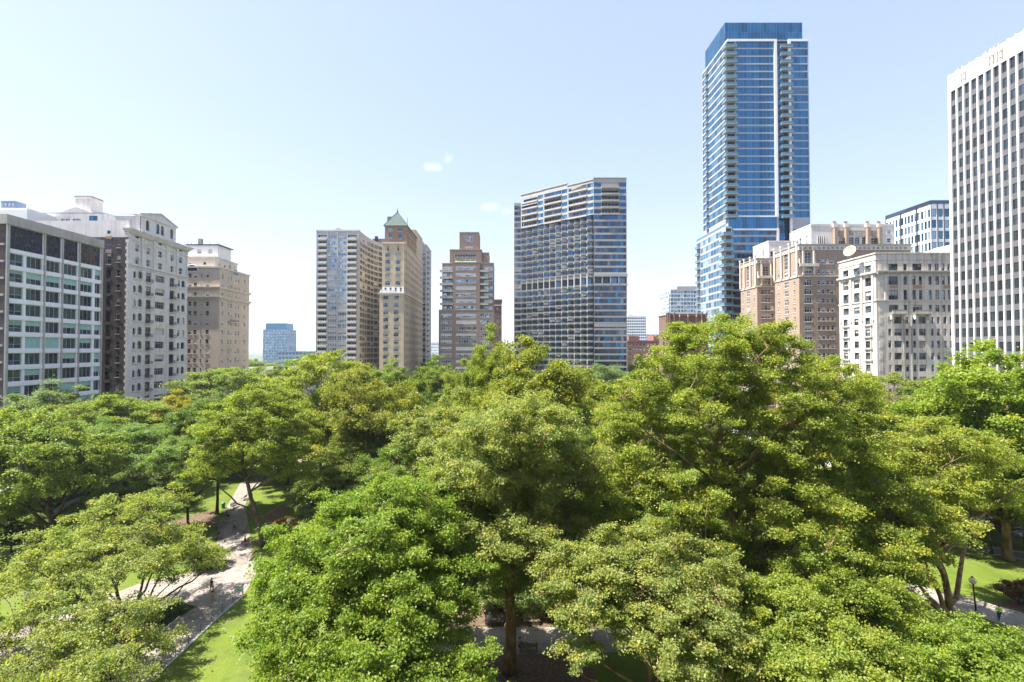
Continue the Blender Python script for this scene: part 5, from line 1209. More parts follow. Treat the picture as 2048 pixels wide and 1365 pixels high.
def sample_clusters(rs, lobes, n, md, inner=.25, low=-.55, per=6):
    """tufts scattered over the crown, every tuft a handful of leaf sprays on its outer, upper side"""
    tf, od = sample_tufts(rs, lobes, max(6, int(n / per * 1.45)), md * 1.5, inner, low); out = []; own = []
    for c, o in zip(tf, od):
        rt = md * rs.uniform(.7, 1.55); st_ = rs.uniform(1.0, 2.3); k = max(3, int(per * rs.uniform(.6, 1.4)))
        d = sph(rs, k) + o * .55 + np.array([0, 0, .25]); d /= np.linalg.norm(d, axis=1)[:, None]
        d = d * rt * rs.uniform(.45, 1.05, (k, 1)); d += np.outer(d @ o, o) * (st_ - 1); d[:, 2] *= .8
        out.append(c + d); own += [c - o * rt * .4] * k
    out = np.concatenate(out); own = np.array(own); ok = out[:, 2] > 1.0; return np.concatenate([out[ok], own[ok]], 1)
def sample_tufts(rs, lobes, n, md, inner=.25, low=-.55):
    lob = np.array(lobes, float); C_, R_ = lob[:, :3], lob[:, 3:]
    w_ = (R_[:, 0] * R_[:, 1] + R_[:, 0] * R_[:, 2] * 2) ; w_ = w_ / w_.sum(); out = []; dirs = []; cell = {}
    for _ in range(n * 14):
        if len(out) >= n: break
        k = rs.choice(len(lob), p=w_); d = sph(rs, 1)[0]
        if d[2] < low: continue
        bump = 1 + .17 * math.sin(5 * d[0] + 3 * d[2] + k * 2.1) * math.cos(4 * d[1] + k) + .12 * math.sin(11 * d[0] + 9 * d[1] + 7 * d[2] + k)
        rad = rs.uniform(.30, .85) if rs.random() < inner else rs.uniform(.78, 1.10)
        p = C_[k] + R_[k] * d * rad * bump
        if p[2] < 1.2: continue
        q = (p - C_) / R_; e = np.linalg.norm(q, axis=1); e[k] = 9
        if e.min() < .62 and rs.random() > inner * .5: continue
        g = tuple((p // md).astype(int)); ok = True
        for dx in (-1, 0, 1):
            for dy in (-1, 0, 1):
                for dz in (-1, 0, 1):
                    for o in cell.get((g[0] + dx, g[1] + dy, g[2] + dz), ()):
                        if np.sum((o - p) ** 2) < md * md: ok = False
        if ok: out.append(p); dirs.append(d); cell.setdefault(g, []).append(p)
    return np.array(out), np.array(dirs)
def bez(a, c, b, n):
    a, c, b = Vector(a), Vector(c), Vector(b); return [a * (1 - t) ** 2 + c * 2 * t * (1 - t) + b * t * t for t in [i / n for i in range(n + 1)]]
def trunk_mesh(name, rs, path, r0, cl, nlimb, bark, twig=.03, extra=(), dead=0, limb_r=.5, flare=1.35, hfrac=.18):
    own = cl[:, 3:]; cl = cl[:, :3]
    mb = MB(); P_ = [Vector(p) for p in path]; tot = sum((b - a).length for a, b in zip(P_, P_[1:]))
    fine, rad = [], []; acc = 0                                          # trunk resampled with a slight wobble
    for a, b in zip(P_, P_[1:]):
        for i in range(4):
            t = i / 4; q = a.lerp(b, t); s_ = (acc + (b - a).length * t) / tot
            fine.append(q + Vector((rs.normal(0, 1), rs.normal(0, 1), 0)) * r0 * .10); rad.append(r0 * ((1 - s_) ** .9 * .85 + .1) * (flare - (flare - 1) * min(1, s_ * 14)))
        acc += (b - a).length
    fine.append(P_[-1]); rad.append(r0 * .08)
    mb.tube(fine, rad, 10, bark); samp = []
    hmin = path[0][2] + (P_[-1].z - path[0][2]) * hfrac
    idx = [int(rs.integers(len(cl)))] if len(cl) else []; d = np.full(len(cl), 1e9)
    while len(idx) < min(nlimb, len(cl)):                                # limbs reach for well spread clusters
        d = np.minimum(d, np.linalg.norm(cl - cl[idx[-1]], axis=1)); idx.append(int(np.argmax(d)))
    limbs = [(None, cl[i]) for i in idx] + [(e[0], e[1]) for e in extra]
    for z_at, tg in limbs:
        tg = Vector(tg); hd = 0
        best = min(range(len(fine)), key=lambda i: abs(fine[i].z - (z_at if z_at is not None else max(hmin, tg.z - .75 * math.hypot(tg.x - fine[i].x, tg.y - fine[i].y) - 1.0))))
        s_ = fine[best]; rr = max(.05, rad[best] * limb_r); v = tg - s_
        c = s_ + Vector((v.x * .45, v.y * .45, max(v.z * .35, v.length * .12)))
        pts = bez(s_, c, tg, 8); pts = [p + Vector(rs.normal(0, 1, 3)) * (.012 * v.length if 0 < i < 8 else 0) for i, p in enumerate(pts)]
        mb.tube(pts, [rr * (1 - i / 8) ** .8 + twig * .8 for i in range(9)], 6, bark); samp += [(p, rr * (1 - i / 8) ** .8 + twig) for i, p in enumerate(pts) if i > 1]
    samp += [(p, .1) for p in fine[int(len(fine) * .5):]]
    if samp:
        S_ = np.array([tuple(p) for p, _ in samp])
        hubs = {}
        for c, w_ in zip(cl, own): hubs.setdefault(tuple(np.round(w_, 4)), []).append(c)
        for hub, mem in hubs.items():
            c = np.array(hub); dd = S_ - c; cost = np.linalg.norm(dd, axis=1) + np.maximum(0, dd[:, 2]) * 1.5; i = int(np.argmin(cost)); s_ = Vector(S_[i]); e = Vector(c)
            m_ = s_.lerp(e, .55) + Vector(rs.normal(0, 1, 3)) * .06 * (e - s_).length + Vector((0, 0, .05 * (e - s_).length))
            mb.tube([s_, m_, e], [twig * 1.5, twig * 1.1, twig * .7], 4, bark, cap=False)
            for q in mem:
                q = Vector(q); mm = e.lerp(q, .5) + Vector(rs.normal(0, .12, 3)) * (q - e).length; mb.tube([e, mm, e.lerp(q, 1.1)], [twig * .5, twig * .35, twig * .15], 3, 'twig_bark', cap=False)
    for _ in range(dead):                                                # bare twigs at the crown's skin
        c = Vector(cl[int(rs.integers(len(cl)))]); 
        v = Vector(rs.normal(0, 1, 3)); v.z = v.z * .35 + .15; v = v.normalized() * rs.uniform(1.2, 2.6); c = c - v * .35
        ax_ = [c + v * t + Vector(rs.normal(0, .07, 3)) * (1 if t else 0) for t in (0, .25, .5, .75, 1)]; mb.tube(ax_, [.026, .022, .018, .012, .005], 4, 'dead_wood', cap=False)
        for q in range(9):
            k = int(rs.integers(1, 4)); s_ = ax_[k]; w_ = v.normalized() * .55 + Vector(rs.normal(0, .55, 3)); w_ = w_.normalized() * rs.uniform(.35, 1.0)
            p2 = s_ + w_ * .55 + Vector(rs.normal(0, .05, 3)); mb.tube([s_, p2, s_ + w_ + Vector((0, 0, -.08))], [.012, .009, .004], 3, 'dead_wood', cap=False)
            for _q in range(2): w2 = w_ * .3 + Vector(rs.normal(0, .16, 3)); mb.tube([p2, p2 + w2], [.007, .003], 3, 'dead_wood', cap=False)
    me_o = mb.build(name, None, smooth=True); me = me_o.data; bpy.data.objects.remove(me_o); return me
PROTO = {}
def proto(key, seed, lobes, path, r0, ncl, nleaf, leaf, cr, nlimb, bark='plane_bark', md=None, droop=0.0, inner=.25, low=-.55, extra=(), dead=0, flat=.55, limb_r=.5, twig=.03, hfrac=.18):
    rs = np.random.default_rng(seed); cl = sample_clusters(rs, lobes, ncl, md or cr * .85, inner, low)
    lb = np.array(lobes); ctr = (lb[:, :3] * lb[:, 3:4]).sum(0) / lb[:, 3].sum(); ctr[2] -= 2
    PROTO[key] = (trunk_mesh('trunk', rs, path, r0, cl, nlimb, bark, twig, extra, dead, limb_r, hfrac=hfrac), leaf_mesh('crown', rs, cl[:, :3], cr * .74, nleaf, leaf, droop, ctr, flat))
YG, YG2, MG, DG, BG, OL, BR, LG = (.235, .265, .040), (.255, .275, .045), (.205, .250, .050), (.145, .195, .048), (.165, .215, .085), (.235, .235, .034), (.190, .255, .034), (.260, .280, .080)
def tree(key, label, x, y, col, sc=(1, 1, 1), rz=0.0, group=None, name='tree', cat='tree', jit=True):
    o = empty(name, (x, y, 0), rz); o.scale = sc; tag(o, label, cat, group)
    t = bpy.data.objects.new('trunk', PROTO[key][0]); COL.objects.link(t); t.parent = o
    c = bpy.data.objects.new('crown', PROTO[key][1]); COL.objects.link(c); c.parent = o
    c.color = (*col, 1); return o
def lobes_round(seed, Rr, z0, z1, n, k=.5, top=.55):
    r_ = random.Random(seed); L = []; zc = (z0 + z1) / 2; h = (z1 - z0) / 2
    L.append((0, 0, z1 - h * .55, Rr * top, Rr * top, h * .55))
    for i in range(n):
        a = 2 * math.pi * (i * .618 + r_.random() * .12); zz = z0 + (z1 - z0) * (.12 + .68 * ((i + .5) / n)); env = Rr * math.sqrt(max(.15, 1 - ((zz - (zc - h * .2)) / (h * 1.15)) ** 2)); s_ = Rr * k * r_.uniform(.8, 1.2)
        d = max(0, env - s_ * .8); L.append((d * math.cos(a), d * math.sin(a), zz, s_, s_, s_ * r_.uniform(.6, .85)))
    return L
# generic crowns, 20 m high and 15 m wide, scaled when they are planted
proto('high0', 19, lobes_round(9, 7.5, 8.5, 20, 12, .40), [(0, 0, 0), (.2, .1, 5), (0, -.2, 11), (.1, 0, 17)], .34, 560, 130, .25, 1.05, 11, 'dark_bark', hfrac=.4)
proto('round0', 11, lobes_round(1, 7.5, 4, 20, 9), [(0, 0, 0), (.3, .1, 5), (.1, -.2, 11), (.2, 0, 17)], .38, 620, 140, .25, 1.05, 12, 'grey_bark')
proto('round1', 12, lobes_round(2, 7.5, 4, 20, 11, .42), [(0, 0, 0), (-.2, .2, 5), (.4, -.1, 11), (0, 0, 17)], .38, 620, 140, .25, 1.05, 12, 'dark_bark')
proto('broad0', 13, lobes_round(3, 9, 6, 20, 12, .40, .4), [(0, 0, 0), (.2, .3, 4), (.6, -.4, 9), (.3, 0, 16)], .42, 760, 130, .25, 1.1, 14, 'grey_bark', droop=.12)
proto('broad1', 14, lobes_round(4, 9, 5, 20, 13, .38, .4), [(0, 0, 0), (-.3, .1, 4), (-.5, .4, 9), (0, 0, 16)], .42, 760, 130, .25, 1.1, 14, 'plane_bark', droop=.1)
proto('airy0', 15, lobes_round(5, 7.5, 7, 20, 13, .32, .35), [(0, 0, 0), (.2, 0, 6), (-.3, .2, 12), (.2, 0, 18)], .34, 460, 86, .25, 1.0, 18, 'plane_bark', flat=.42, twig=.035)
proto('airy1', 16, lobes_round(6, 7.5, 6, 20, 14, .30, .35), [(0, 0, 0), (-.2, .1, 6), (.5, 0, 12), (.2, 0, 18)], .34, 460, 86, .25, 1.0, 18, 'grey_bark', flat=.42, twig=.035)
proto('plane0', 17, lobes_round(7, 7.5, 4, 20, 14, .36, .45), [(0, 0, 0), (.2, .1, 5), (.3, -.1, 11), (.2, 0, 18)], .42, 900, 110, .225, .85, 16, 'plane_bark')
proto('plane1', 18, lobes_round(8, 7.5, 3, 20, 15, .36, .45), [(0, 0, 0), (-.2, .1, 5), (.1, -.3, 11), (.2, 0, 18)], .42, 900, 110, .225, .85, 16, 'plane_bark')
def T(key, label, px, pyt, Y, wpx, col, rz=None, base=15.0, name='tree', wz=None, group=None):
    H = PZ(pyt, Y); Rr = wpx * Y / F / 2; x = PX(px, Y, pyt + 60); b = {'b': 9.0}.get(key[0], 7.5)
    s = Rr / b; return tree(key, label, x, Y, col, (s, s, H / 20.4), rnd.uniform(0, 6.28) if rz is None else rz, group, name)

# ---- trees one can tell apart near the camera
def lob(Y, items):            # lobes given as image column, row, depth offset and radii
    return [(px, py, dy, rx, ry, rz) for px, py, dy, rx, ry, rz in items]
def hero(key, seed, base_px, Yb, items, path_px, r0, ncl, nleaf, leaf, cr, nlimb, label, col, **kw):
    nleaf = int(nleaf * 1.45); leaf *= .82
    bx = PX(base_px, Yb, 1250)
    L = [(PX(px, Yb + dy, py) - bx, dy, PZ(py, Yb + dy), rx, ry, rz) for px, py, dy, rx, ry, rz in items]
    path = [(PX(px, Yb, py) - bx if z0 is None else 0, dy, PZ(py, Yb + dy)) if z0 is None else (0, 0, 0) for px, py, dy, z0 in path_px]
    ex = [(PZ(pa, Yb), (PX(px, Yb + dy, py) - bx, dy, PZ(py, Yb + dy))) for pa, px, py, dy in kw.pop('limbs', ())]
    proto(key, seed, L, path, r0, int(ncl * 1.1), nleaf, leaf, cr, nlimb, extra=ex, **kw)
    return tree(key, label, bx, Yb, col, name='plane_tree' if 'plane' in label else 'tree')
hero('centre', 21, 1020, 47.0, [(1040, 880, 0, 4.2, 4.2, 3.6), (960, 960, -1, 3.8, 4, 3.0), (1110, 950, 1, 3.6, 4, 3.2), (900, 1040, -1, 3.2, 3.5, 2.4), (1130, 1060, 1, 3.4, 3.5, 2.6), (1000, 1010, 3, 4.2, 3, 3), (1030, 1090, -4.0, 3.0, 2.5, 2.0), (950, 1135, -2, 3.0, 2.6, 1.7), (1090, 1140, 2, 3.2, 3, 2.2), (1060, 850, -2, 2.6, 2.6, 2.0), (880, 1110, 1, 3.0, 3, 2.0), (930, 1060, 2, 3, 3, 2.2), (850, 1050, 3, 2.6, 3, 2.2), (1050, 1190, 1, 2.0, 2, 1.2)],
     [(1020, 1340, 0, 0), (1022, 1150, 0, None), (1028, 1000, 0, None), (1040, 930, 0, None), (1042, 850, 0, None)], .62, 1250, 100, .22, .85, 18, 'tall plane tree with a straight bare trunk rising beside benches, foreground centre', LG, limbs=[(1010, 980, 950, 1), (1000, 1075, 930, -1), (1040, 940, 1010, -2)], low=-.45, hfrac=.5, bark='brown_bark')
hero('giant', 22, 1460, 50.0, [(1440, 735, 2, 6.0, 6, 4.6), (1370, 800, 0, 5.2, 6, 4.4), (1530, 745, 2, 4.4, 5, 3.4), (1290, 860, 0, 4.2, 5, 4.0), (1560, 850, 0, 5.2, 6, 4.4), (1650, 900, 1, 5.0, 5.5, 4.2), (1480, 940, 3, 6.0, 5, 5), (1260, 970, 0, 3.8, 5, 4.2), (1730, 990, 1, 4.2, 5, 3.6), (1340, 1030, -4, 4.6, 4, 4), (1590, 1040, -3, 5.5, 4.5, 4.6), (1700, 1110, -2, 5.2, 5, 3.8), (1450, 1130, 1, 4, 4, 2.2), (1800, 1060, 1, 3.2, 3.5, 2.6), (1400, 690, 3, 3.2, 3, 2.4), (1450, 1070, 3, 4.5, 3.5, 3), (1370, 1130, 0, 3.4, 3.4, 2.4), (1560, 1140, 3, 4, 3.5, 2.6), (1500, 1000, 5, 6, 4, 4), (1640, 770, 3, 3.6, 4, 2.6), (1260, 880, 5, 3.5, 4, 3.5), (1500, 690, 3, 3.0, 3, 2.0)],
     [(1460, 1300, 0, 0), (1470, 1180, 0, None), (1460, 1070, -.5, None), (1450, 980, -1, None), (1443, 890, 0, None), (1440, 760, 1, None)], .72, 2700, 86, .225, .82, 30, 'giant plane tree with forked tan limbs, the largest crown, right of centre', YG, limbs=[(985, 1410, 910, -2), (985, 1370, 820, -1), (1080, 1560, 960, -2), (1010, 1530, 850, -3), (1150, 1350, 1080, -4), (1120, 1600, 1090, -2)], dead=26, limb_r=.42)
hero('front', 23, 743, 48.0, [(790, 1030, -6, 3.4, 3.5, 2.8), (700, 1060, -6, 3.2, 3.5, 2.8), (860, 1060, -5, 3.4, 3.4, 2.8), (640, 1140, -8, 3.2, 3, 2.6), (760, 1130, -10, 3.6, 3, 3), (585, 1230, -8, 2.5, 2.8, 2.6), (880, 1150, -8, 3.0, 3, 2.8), (670, 1240, -12, 3.4, 3, 2.8), (800, 1250, -13, 3.2, 3, 2.6), (565, 1330, -10, 2.3, 2.6, 2.2), (620, 1340, -14, 2.6, 2.4, 2.0), (740, 1345, -16, 2.6, 2.4, 2.0), (880, 1240, -9, 2.2, 2.4, 2.2), (930, 1010, -2, 2.4, 2.6, 2.0), (600, 1100, -6, 2.2, 2.4, 2.0), (565, 1160, -7, 1.8, 2, 1.7), (800, 1080, 3, 3.2, 3, 2.4), (860, 1000, 3, 3, 3, 2.2), (740, 1040, 2, 3, 3, 2.4)],
     [(743, 1325, 0, 0), (745, 1250, -.5, None), (750, 1180, -2, None), (760, 1120, -4, None), (770, 1050, -6, None)], .34, 2000, 84, .21, .70, 22, 'bright green broadleaf tree filling the foreground left of centre', BR, bark='dark_bark', inner=.3)
hero('sprig', 24, 900, 33.0, [(945, 1325, 0, .9, 1, 1.2), (890, 1350, 0, 1.6, 1.4, 1.3), (960, 1385, 0, 1.6, 1.4, 1.2), (820, 1390, 0, 1.5, 1.4, 1.2), (900, 1430, -.5, 2.4, 2, 1.8)], [(900, 1500, 0, 0), (903, 1450, 0, None), (915, 1400, 0, None), (930, 1330, 0, None)], .12, 330, 60, .2, .5, 8, 'small bright green tree top poking up at the bottom edge beside the bare trunk', BR, bark='dark_bark', inner=.3)
hero('leftfront', 25, 255, 52.0, [(250, 1035, 6, 4.2, 4.4, 2.2), (150, 1105, 3, 4.2, 4, 2.4), (330, 1085, 6, 3.6, 3.6, 1.9), (60, 1170, 0, 4.0, 4, 2.6), (230, 1140, -1, 4.2, 3.4, 2.1), (375, 1120, 6, 2.6, 2.8, 1.5), (300, 1010, 9, 2.8, 3, 1.6), (412, 1128, 7, 1.9, 2, 1.0), (120, 1230, -4, 3.6, 3, 2.0), (20, 1270, -3, 3, 3, 2.1), (285, 1300, -6, 2.2, 2.4, 1.2), (240, 1250, -6, 2.8, 2.5, 1.6), (120, 1310, -8, 3, 2.5, 1.6), (235, 1345, -10, 2.1, 2, 1.3), (200, 1345, -11, 2.4, 2, 1.3), (330, 1275, -5, 1.1, 1.2, .7), (40, 1340, -8, 2.6, 2.4, 1.6)],
     [(255, 1345, 0, 0), (255, 1290, 0, None), (235, 1230, 1, None), (210, 1160, 1, None), (200, 1100, 1, None)], .30, 1080, 42, .24, .80, 22, 'spreading tree with thin yellow green leaves and dark bare limbs, bottom left corner', LG, bark='dark_bark', limbs=[(1280, 335, 1120, 4), (1280, 390, 1150, 3), (1250, 100, 1150, 0), (1280, 160, 1200, -3)], dead=30, droop=.12, flat=.42, limb_r=.6)
hero('darktrunk', 26, 100, 74.0, [(60, 880, 0, 5.4, 5, 3.6), (130, 900, 0, 4.4, 5, 3.0), (20, 960, 0, 4.6, 5, 3.2), (170, 950, 1, 3.6, 4, 2.2), (100, 965, -3, 4.0, 3, 2.2), (-20, 890, 0, 5, 5, 3.4), (200, 905, 2, 3.2, 3.4, 2.2), (10, 1020, 1, 3.0, 3, 1.8)],
     [(100, 1105, 0, 0), (105, 1050, 0, None), (98, 1000, 0, None), (92, 940, 0, None), (95, 880, 0, None)], .62, 800, 62, .34, 1.0, 14, 'dense green tree with a thick dark trunk standing on the grass at the left edge', MG, bark='dark_bark', limbs=[(1040, 60, 985, -1), (1030, 150, 960, 1)], droop=.15)
hero('locust', 27, 526, 77.0, [(500, 820, 0, 3.6, 4, 2.6), (450, 860, 0, 3.4, 4, 2.2), (560, 840, 1, 3.2, 3.6, 2.4), (430, 910, -1, 2.6, 3, 1.6), (580, 900, 0, 2.6, 3, 1.8), (520, 890, -2, 3.2, 3, 2.0), (600, 950, 1, 1.8, 2, 1.2), (470, 930, 1, 2.4, 2.4, 1.3), (395, 950, 0, 1.6, 2, .9), (560, 940, 2, 2.0, 2, 1.3), (540, 800, 2, 2.6, 3, 1.8), (600, 870, 1, 2.4, 2.6, 1.6)],
     [(526, 1088, 0, 0), (515, 1040, 0, None), (500, 985, 0, None), (484, 930, 0, None), (490, 870, 0, None), (500, 810, 0, None)], .44, 620, 50, .30, .95, 14, 'open airy tree with a leaning bare tan trunk beside the bench lined path', YG, bark='grey_bark', flat=.4, limbs=[(990, 585, 915, 0), (950, 420, 880, 0)], twig=.04, limb_r=.36)
hero('fork', 28, 1905, 52.0, [(1860, 900, 4, 4.0, 4, 2.8), (1930, 920, 6, 3.6, 4, 2.6), (1800, 960, 2, 3.6, 3.6, 2.6), (1890, 980, 2, 3.4, 3, 2.2), (1770, 1030, 0, 3.0, 3, 2.2), (1850, 1050, -1, 3.2, 3, 2.0), (1960, 990, 5, 2.6, 3, 1.8), (1800, 1100, -2, 2.4, 2.4, 1.6)],
     [(1905, 1275, 0, 0), (1902, 1230, 0, None), (1897, 1150, .5, None), (1888, 1090, 1.5, None), (1892, 1010, 2.5, None), (1890, 940, 4, None)], .44, 720, 64, .25, .85, 14, 'plane tree with a low V shaped fork of two bare trunks beside the right path', YG2, limbs=[(1243, 1800, 1120, -1), (1243, 1835, 1085, 0), (1060, 1850, 950, 3), (1050, 1935, 935, 5)], limb_r=.75)
hero('rightbush', 29, 1970, 36.0, [(1960, 1310, 0, 2.4, 2.4, 1.3), (1900, 1340, 0, 2.0, 2, 1.2), (2030, 1315, 0, 2.2, 2, 1.3), (1980, 1370, -2, 2.6, 2.2, 1.6), (1890, 1400, -1, 2.2, 2, 1.4)], [(1970, 1530, 0, 0), (1965, 1450, 0, None), (1960, 1330, 0, None)], .16, 420, 58, .21, .6, 10, 'low bushy maple with fresh green leaves at the bottom right corner', BR, bark='dark_bark')
hero('frontbough', 30, 1262, 39.0, [(1230, 1140, 0, 2.6, 3, 2.0), (1300, 1190, -1, 2.8, 3, 2.0), (1160, 1190, -1, 2.4, 2.6, 1.9), (1380, 1230, -1, 2.8, 3, 2.0), (1130, 1130, 1, 2.0, 2.2, 1.6), (1300, 1110, 2, 2.4, 2.6, 1.8), (1340, 1300, -4, 2.4, 2.4, 1.7), (1430, 1310, -3, 2.4, 2.4, 1.8), (1160, 1290, -3, 1.3, 1.5, 1.5), (1400, 1150, 2, 2.4, 2.6, 1.8)],
     [(1300, 1480, 0, 0), (1300, 1350, 0, None), (1280, 1230, 0, None), (1262, 1150, 0, None)], .26, 950, 74, .2, .62, 18, 'light yellow green plane tree in front of the giant one, low in the foreground', LG, dead=14, inner=.2)
hero('rightfront', 31, 1640, 43.0, [(1640, 1190, 0, 3.4, 3.4, 2.4), (1560, 1230, -2, 3.0, 3, 2.2), (1730, 1210, 0, 3.4, 3.4, 2.2), (1800, 1270, -2, 2.8, 3, 2.0), (1640, 1290, -4, 3.2, 3, 2.2), (1500, 1310, -5, 2.4, 2.4, 1.8), (1750, 1330, -5, 3.0, 2.6, 1.8), (1560, 1350, -7, 2.6, 2.4, 1.6), (1850, 1330, -4, 2.4, 2.4, 1.5), (1660, 1370, -9, 2.6, 2.4, 1.6)],
     [(1640, 1400, 0, 0), (1640, 1310, 0, None), (1642, 1230, 0, None), (1640, 1180, 0, None)], .3, 1350, 74, .21, .66, 18, 'dense leafy tree low in the foreground beneath the giant plane tree', (.225, .270, .045), bark='dark_bark', inner=.25)
# ---- the rest of the park, each with its own crown and trunk (label, column, top row, distance, width in pixels)
T('plane1', 'tall plane tree with a broad rounded crown directly below the sawtooth hotel tower', 1062, 683, 76, 250, (0.224, 0.237, 0.033))
T('plane0', 'plane tree whose narrow top rises between brown stepped tower and hotel', 985, 668, 86, 150, YG)
T('plane0', 'plane tree with drooping pale crown left of the tree with the straight bare trunk', 890, 795, 68, 230, LG)
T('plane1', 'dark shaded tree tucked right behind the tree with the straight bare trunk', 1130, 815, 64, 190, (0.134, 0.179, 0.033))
T('round0', 'deep green tree between olive tree and pale drooping plane tree', 795, 890, 66, 190, (0.143, 0.201, 0.039))
T('high0', 'green tree with a long bare dark trunk standing on the sunlit lawn', 436, 785, 92, 140, DG)
T('high0', 'dark green tree left of the long bare dark trunk, above the sunlit lawn', 378, 872, 84, 130, (0.197, 0.258, 0.077))
T('airy0', 'tall open tree with golden green sprays in front of the grey balcony slab', 642, 697, 103, 200, YG2)
T('broad1', 'olive yellow rounded tree below the tan tower with the copper roof', 735, 752, 97, 230, OL)
T('airy1', 'thin olive tree leaning beside the golden green open tree, lower and left of it', 575, 795, 112, 170, YG)
T('broad0', 'wide mid green tree with weeping boughs in the left middle of the park', 232, 850, 98, 255, (0.152, 0.215, 0.048))
T('broad1', 'low grey green tree whose boughs hang over the left edge of the sunlit lawn', 275, 945, 80, 180, (0.152, 0.192, 0.053))
T('broad0', 'pale green tree at the left edge in front of the white panelled office block', 40, 822, 100, 260, (0.224, 0.258, 0.048))
T('round0', 'blue green maple close to the foot of the white panelled office block', 125, 772, 112, 180, BG)
T('round1', 'light green tree below the dark brick side wall of the arched stone house', 225, 790, 116, 190, (0.224, 0.267, 0.042))
T('round0', 'bright yellow tree at the foot of the arched grey stone apartment house', 345, 790, 124, 140, (0.305, 0.258, 0.020))
T('airy1', 'feathery bright green tree at the foot of the beige brick apartment house', 450, 728, 152, 190, (0.197, 0.244, 0.048))
T('broad1', 'small fresh green tree left of the golden green open tree, near the rowhouses', 545, 752, 150, 130, (0.206, 0.237, 0.042))
T('round1', 'mid green tree filling the gap below the curved glass flank of the balcony slab', 715, 728, 150, 120, MG)
T('round0', 'round green tree directly below the tan copper roofed tower', 785, 728, 142, 130, (0.179, 0.230, 0.036))
T('plane0', 'dense green tree below the left half of the brown stepped tower', 870, 722, 138, 150, (0.161, 0.206, 0.030))
T('plane1', 'yellow green tree below the right half of the brown stepped tower', 945, 716, 120, 120, YG)
T('broad0', 'blue green hazy tree at the foot of the sawtooth hotel, right side', 1205, 735, 172, 170, (0.152, 0.206, 0.083))
T('round1', 'olive tree in the dip between the two biggest plane trees', 1185, 765, 118, 130, OL)
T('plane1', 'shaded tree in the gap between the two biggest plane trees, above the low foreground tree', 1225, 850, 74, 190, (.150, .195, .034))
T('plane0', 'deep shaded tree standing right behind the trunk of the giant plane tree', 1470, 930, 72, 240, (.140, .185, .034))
T('plane0', 'rounded tree behind the left shoulder of the giant plane tree', 1320, 765, 110, 190, (.185, .225, .040))
T('broad1', 'tree along the far street below the red brick block and church tower', 1380, 745, 150, 200, (.165, .215, .045))
T('plane1', 'yellow green plane tree below the brown brick apartment house', 1665, 742, 84, 250, YG2)
T('airy0', 'sparse tree with bare twigs below the white limestone building', 1785, 742, 108, 170, (0.206, 0.230, 0.048))
T('plane0', 'mid green tree between the sparse tree and the tall tree at the right edge', 1850, 790, 88, 180, (0.188, 0.230, 0.042))
T('plane1', 'tall bright green tree at the right edge in front of the striped tower', 2010, 690, 72, 300, (0.215, 0.274, 0.030))
T('plane0', 'bright green tree at the right edge in front of the striped tower foot', 2050, 800, 76, 180, (0.260, 0.296, 0.042))
T('plane0', 'lower bright green tree left of the tall one below the striped tower', 1905, 745, 80, 170, (0.206, 0.258, 0.036))
T('broad1', 'wide pale green tree overhanging the far right lawn and upper path', 2010, 885, 78, 260, (0.242, 0.253, 0.056))
T('broad0', 'green tree behind the leaning tan trunk, on the far lawn', 565, 860, 118, 130, (0.179, 0.223, 0.036))
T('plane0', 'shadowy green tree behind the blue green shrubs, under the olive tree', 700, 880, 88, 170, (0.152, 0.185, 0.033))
T('broad1', 'small green tree at the road side in the far left, above the dark trunk tree', 165, 850, 122, 180, (0.170, 0.223, 0.056))
T('round0', 'light green tree between the wide weeping tree and the locust on the lawn', 455, 850, 120, 120, (0.188, 0.230, 0.042))
T('plane1', 'round green tree in the middle distance below the copper roofed tower, behind the olive tree', 800, 790, 112, 160, (0.179, 0.206, 0.030))
for k, (px, py, Y, w_, c, lab) in enumerate(((512, 722, 330, 80, (0.179, 0.237, 0.062), 'distant round green tree right of the beige apartment house'), (548, 728, 300, 70, (0.233, 0.267, 0.069), 'pale distant tree above the dark brick rowhouse'), (585, 725, 380, 60, (0.161, 0.223, 0.069), 'distant green tree below the low blue roofed hall'), (615, 722, 330, 70, (0.215, 0.237, 0.042), 'distant yellow green tree right of the low white rowhouse'), (866, 716, 260, 60, MG, 'distant green tree in the gap right of the tan tower'), (1290, 722, 260, 120, (0.215, 0.237, 0.042), 'distant tree below the long red brick block'), (1000, 715, 250, 60, MG, 'distant tree in the gap left of the hotel foot'))):
    T(('broad0', 'round0', 'broad1')[k % 3], lab, px, py, Y, w_, c)
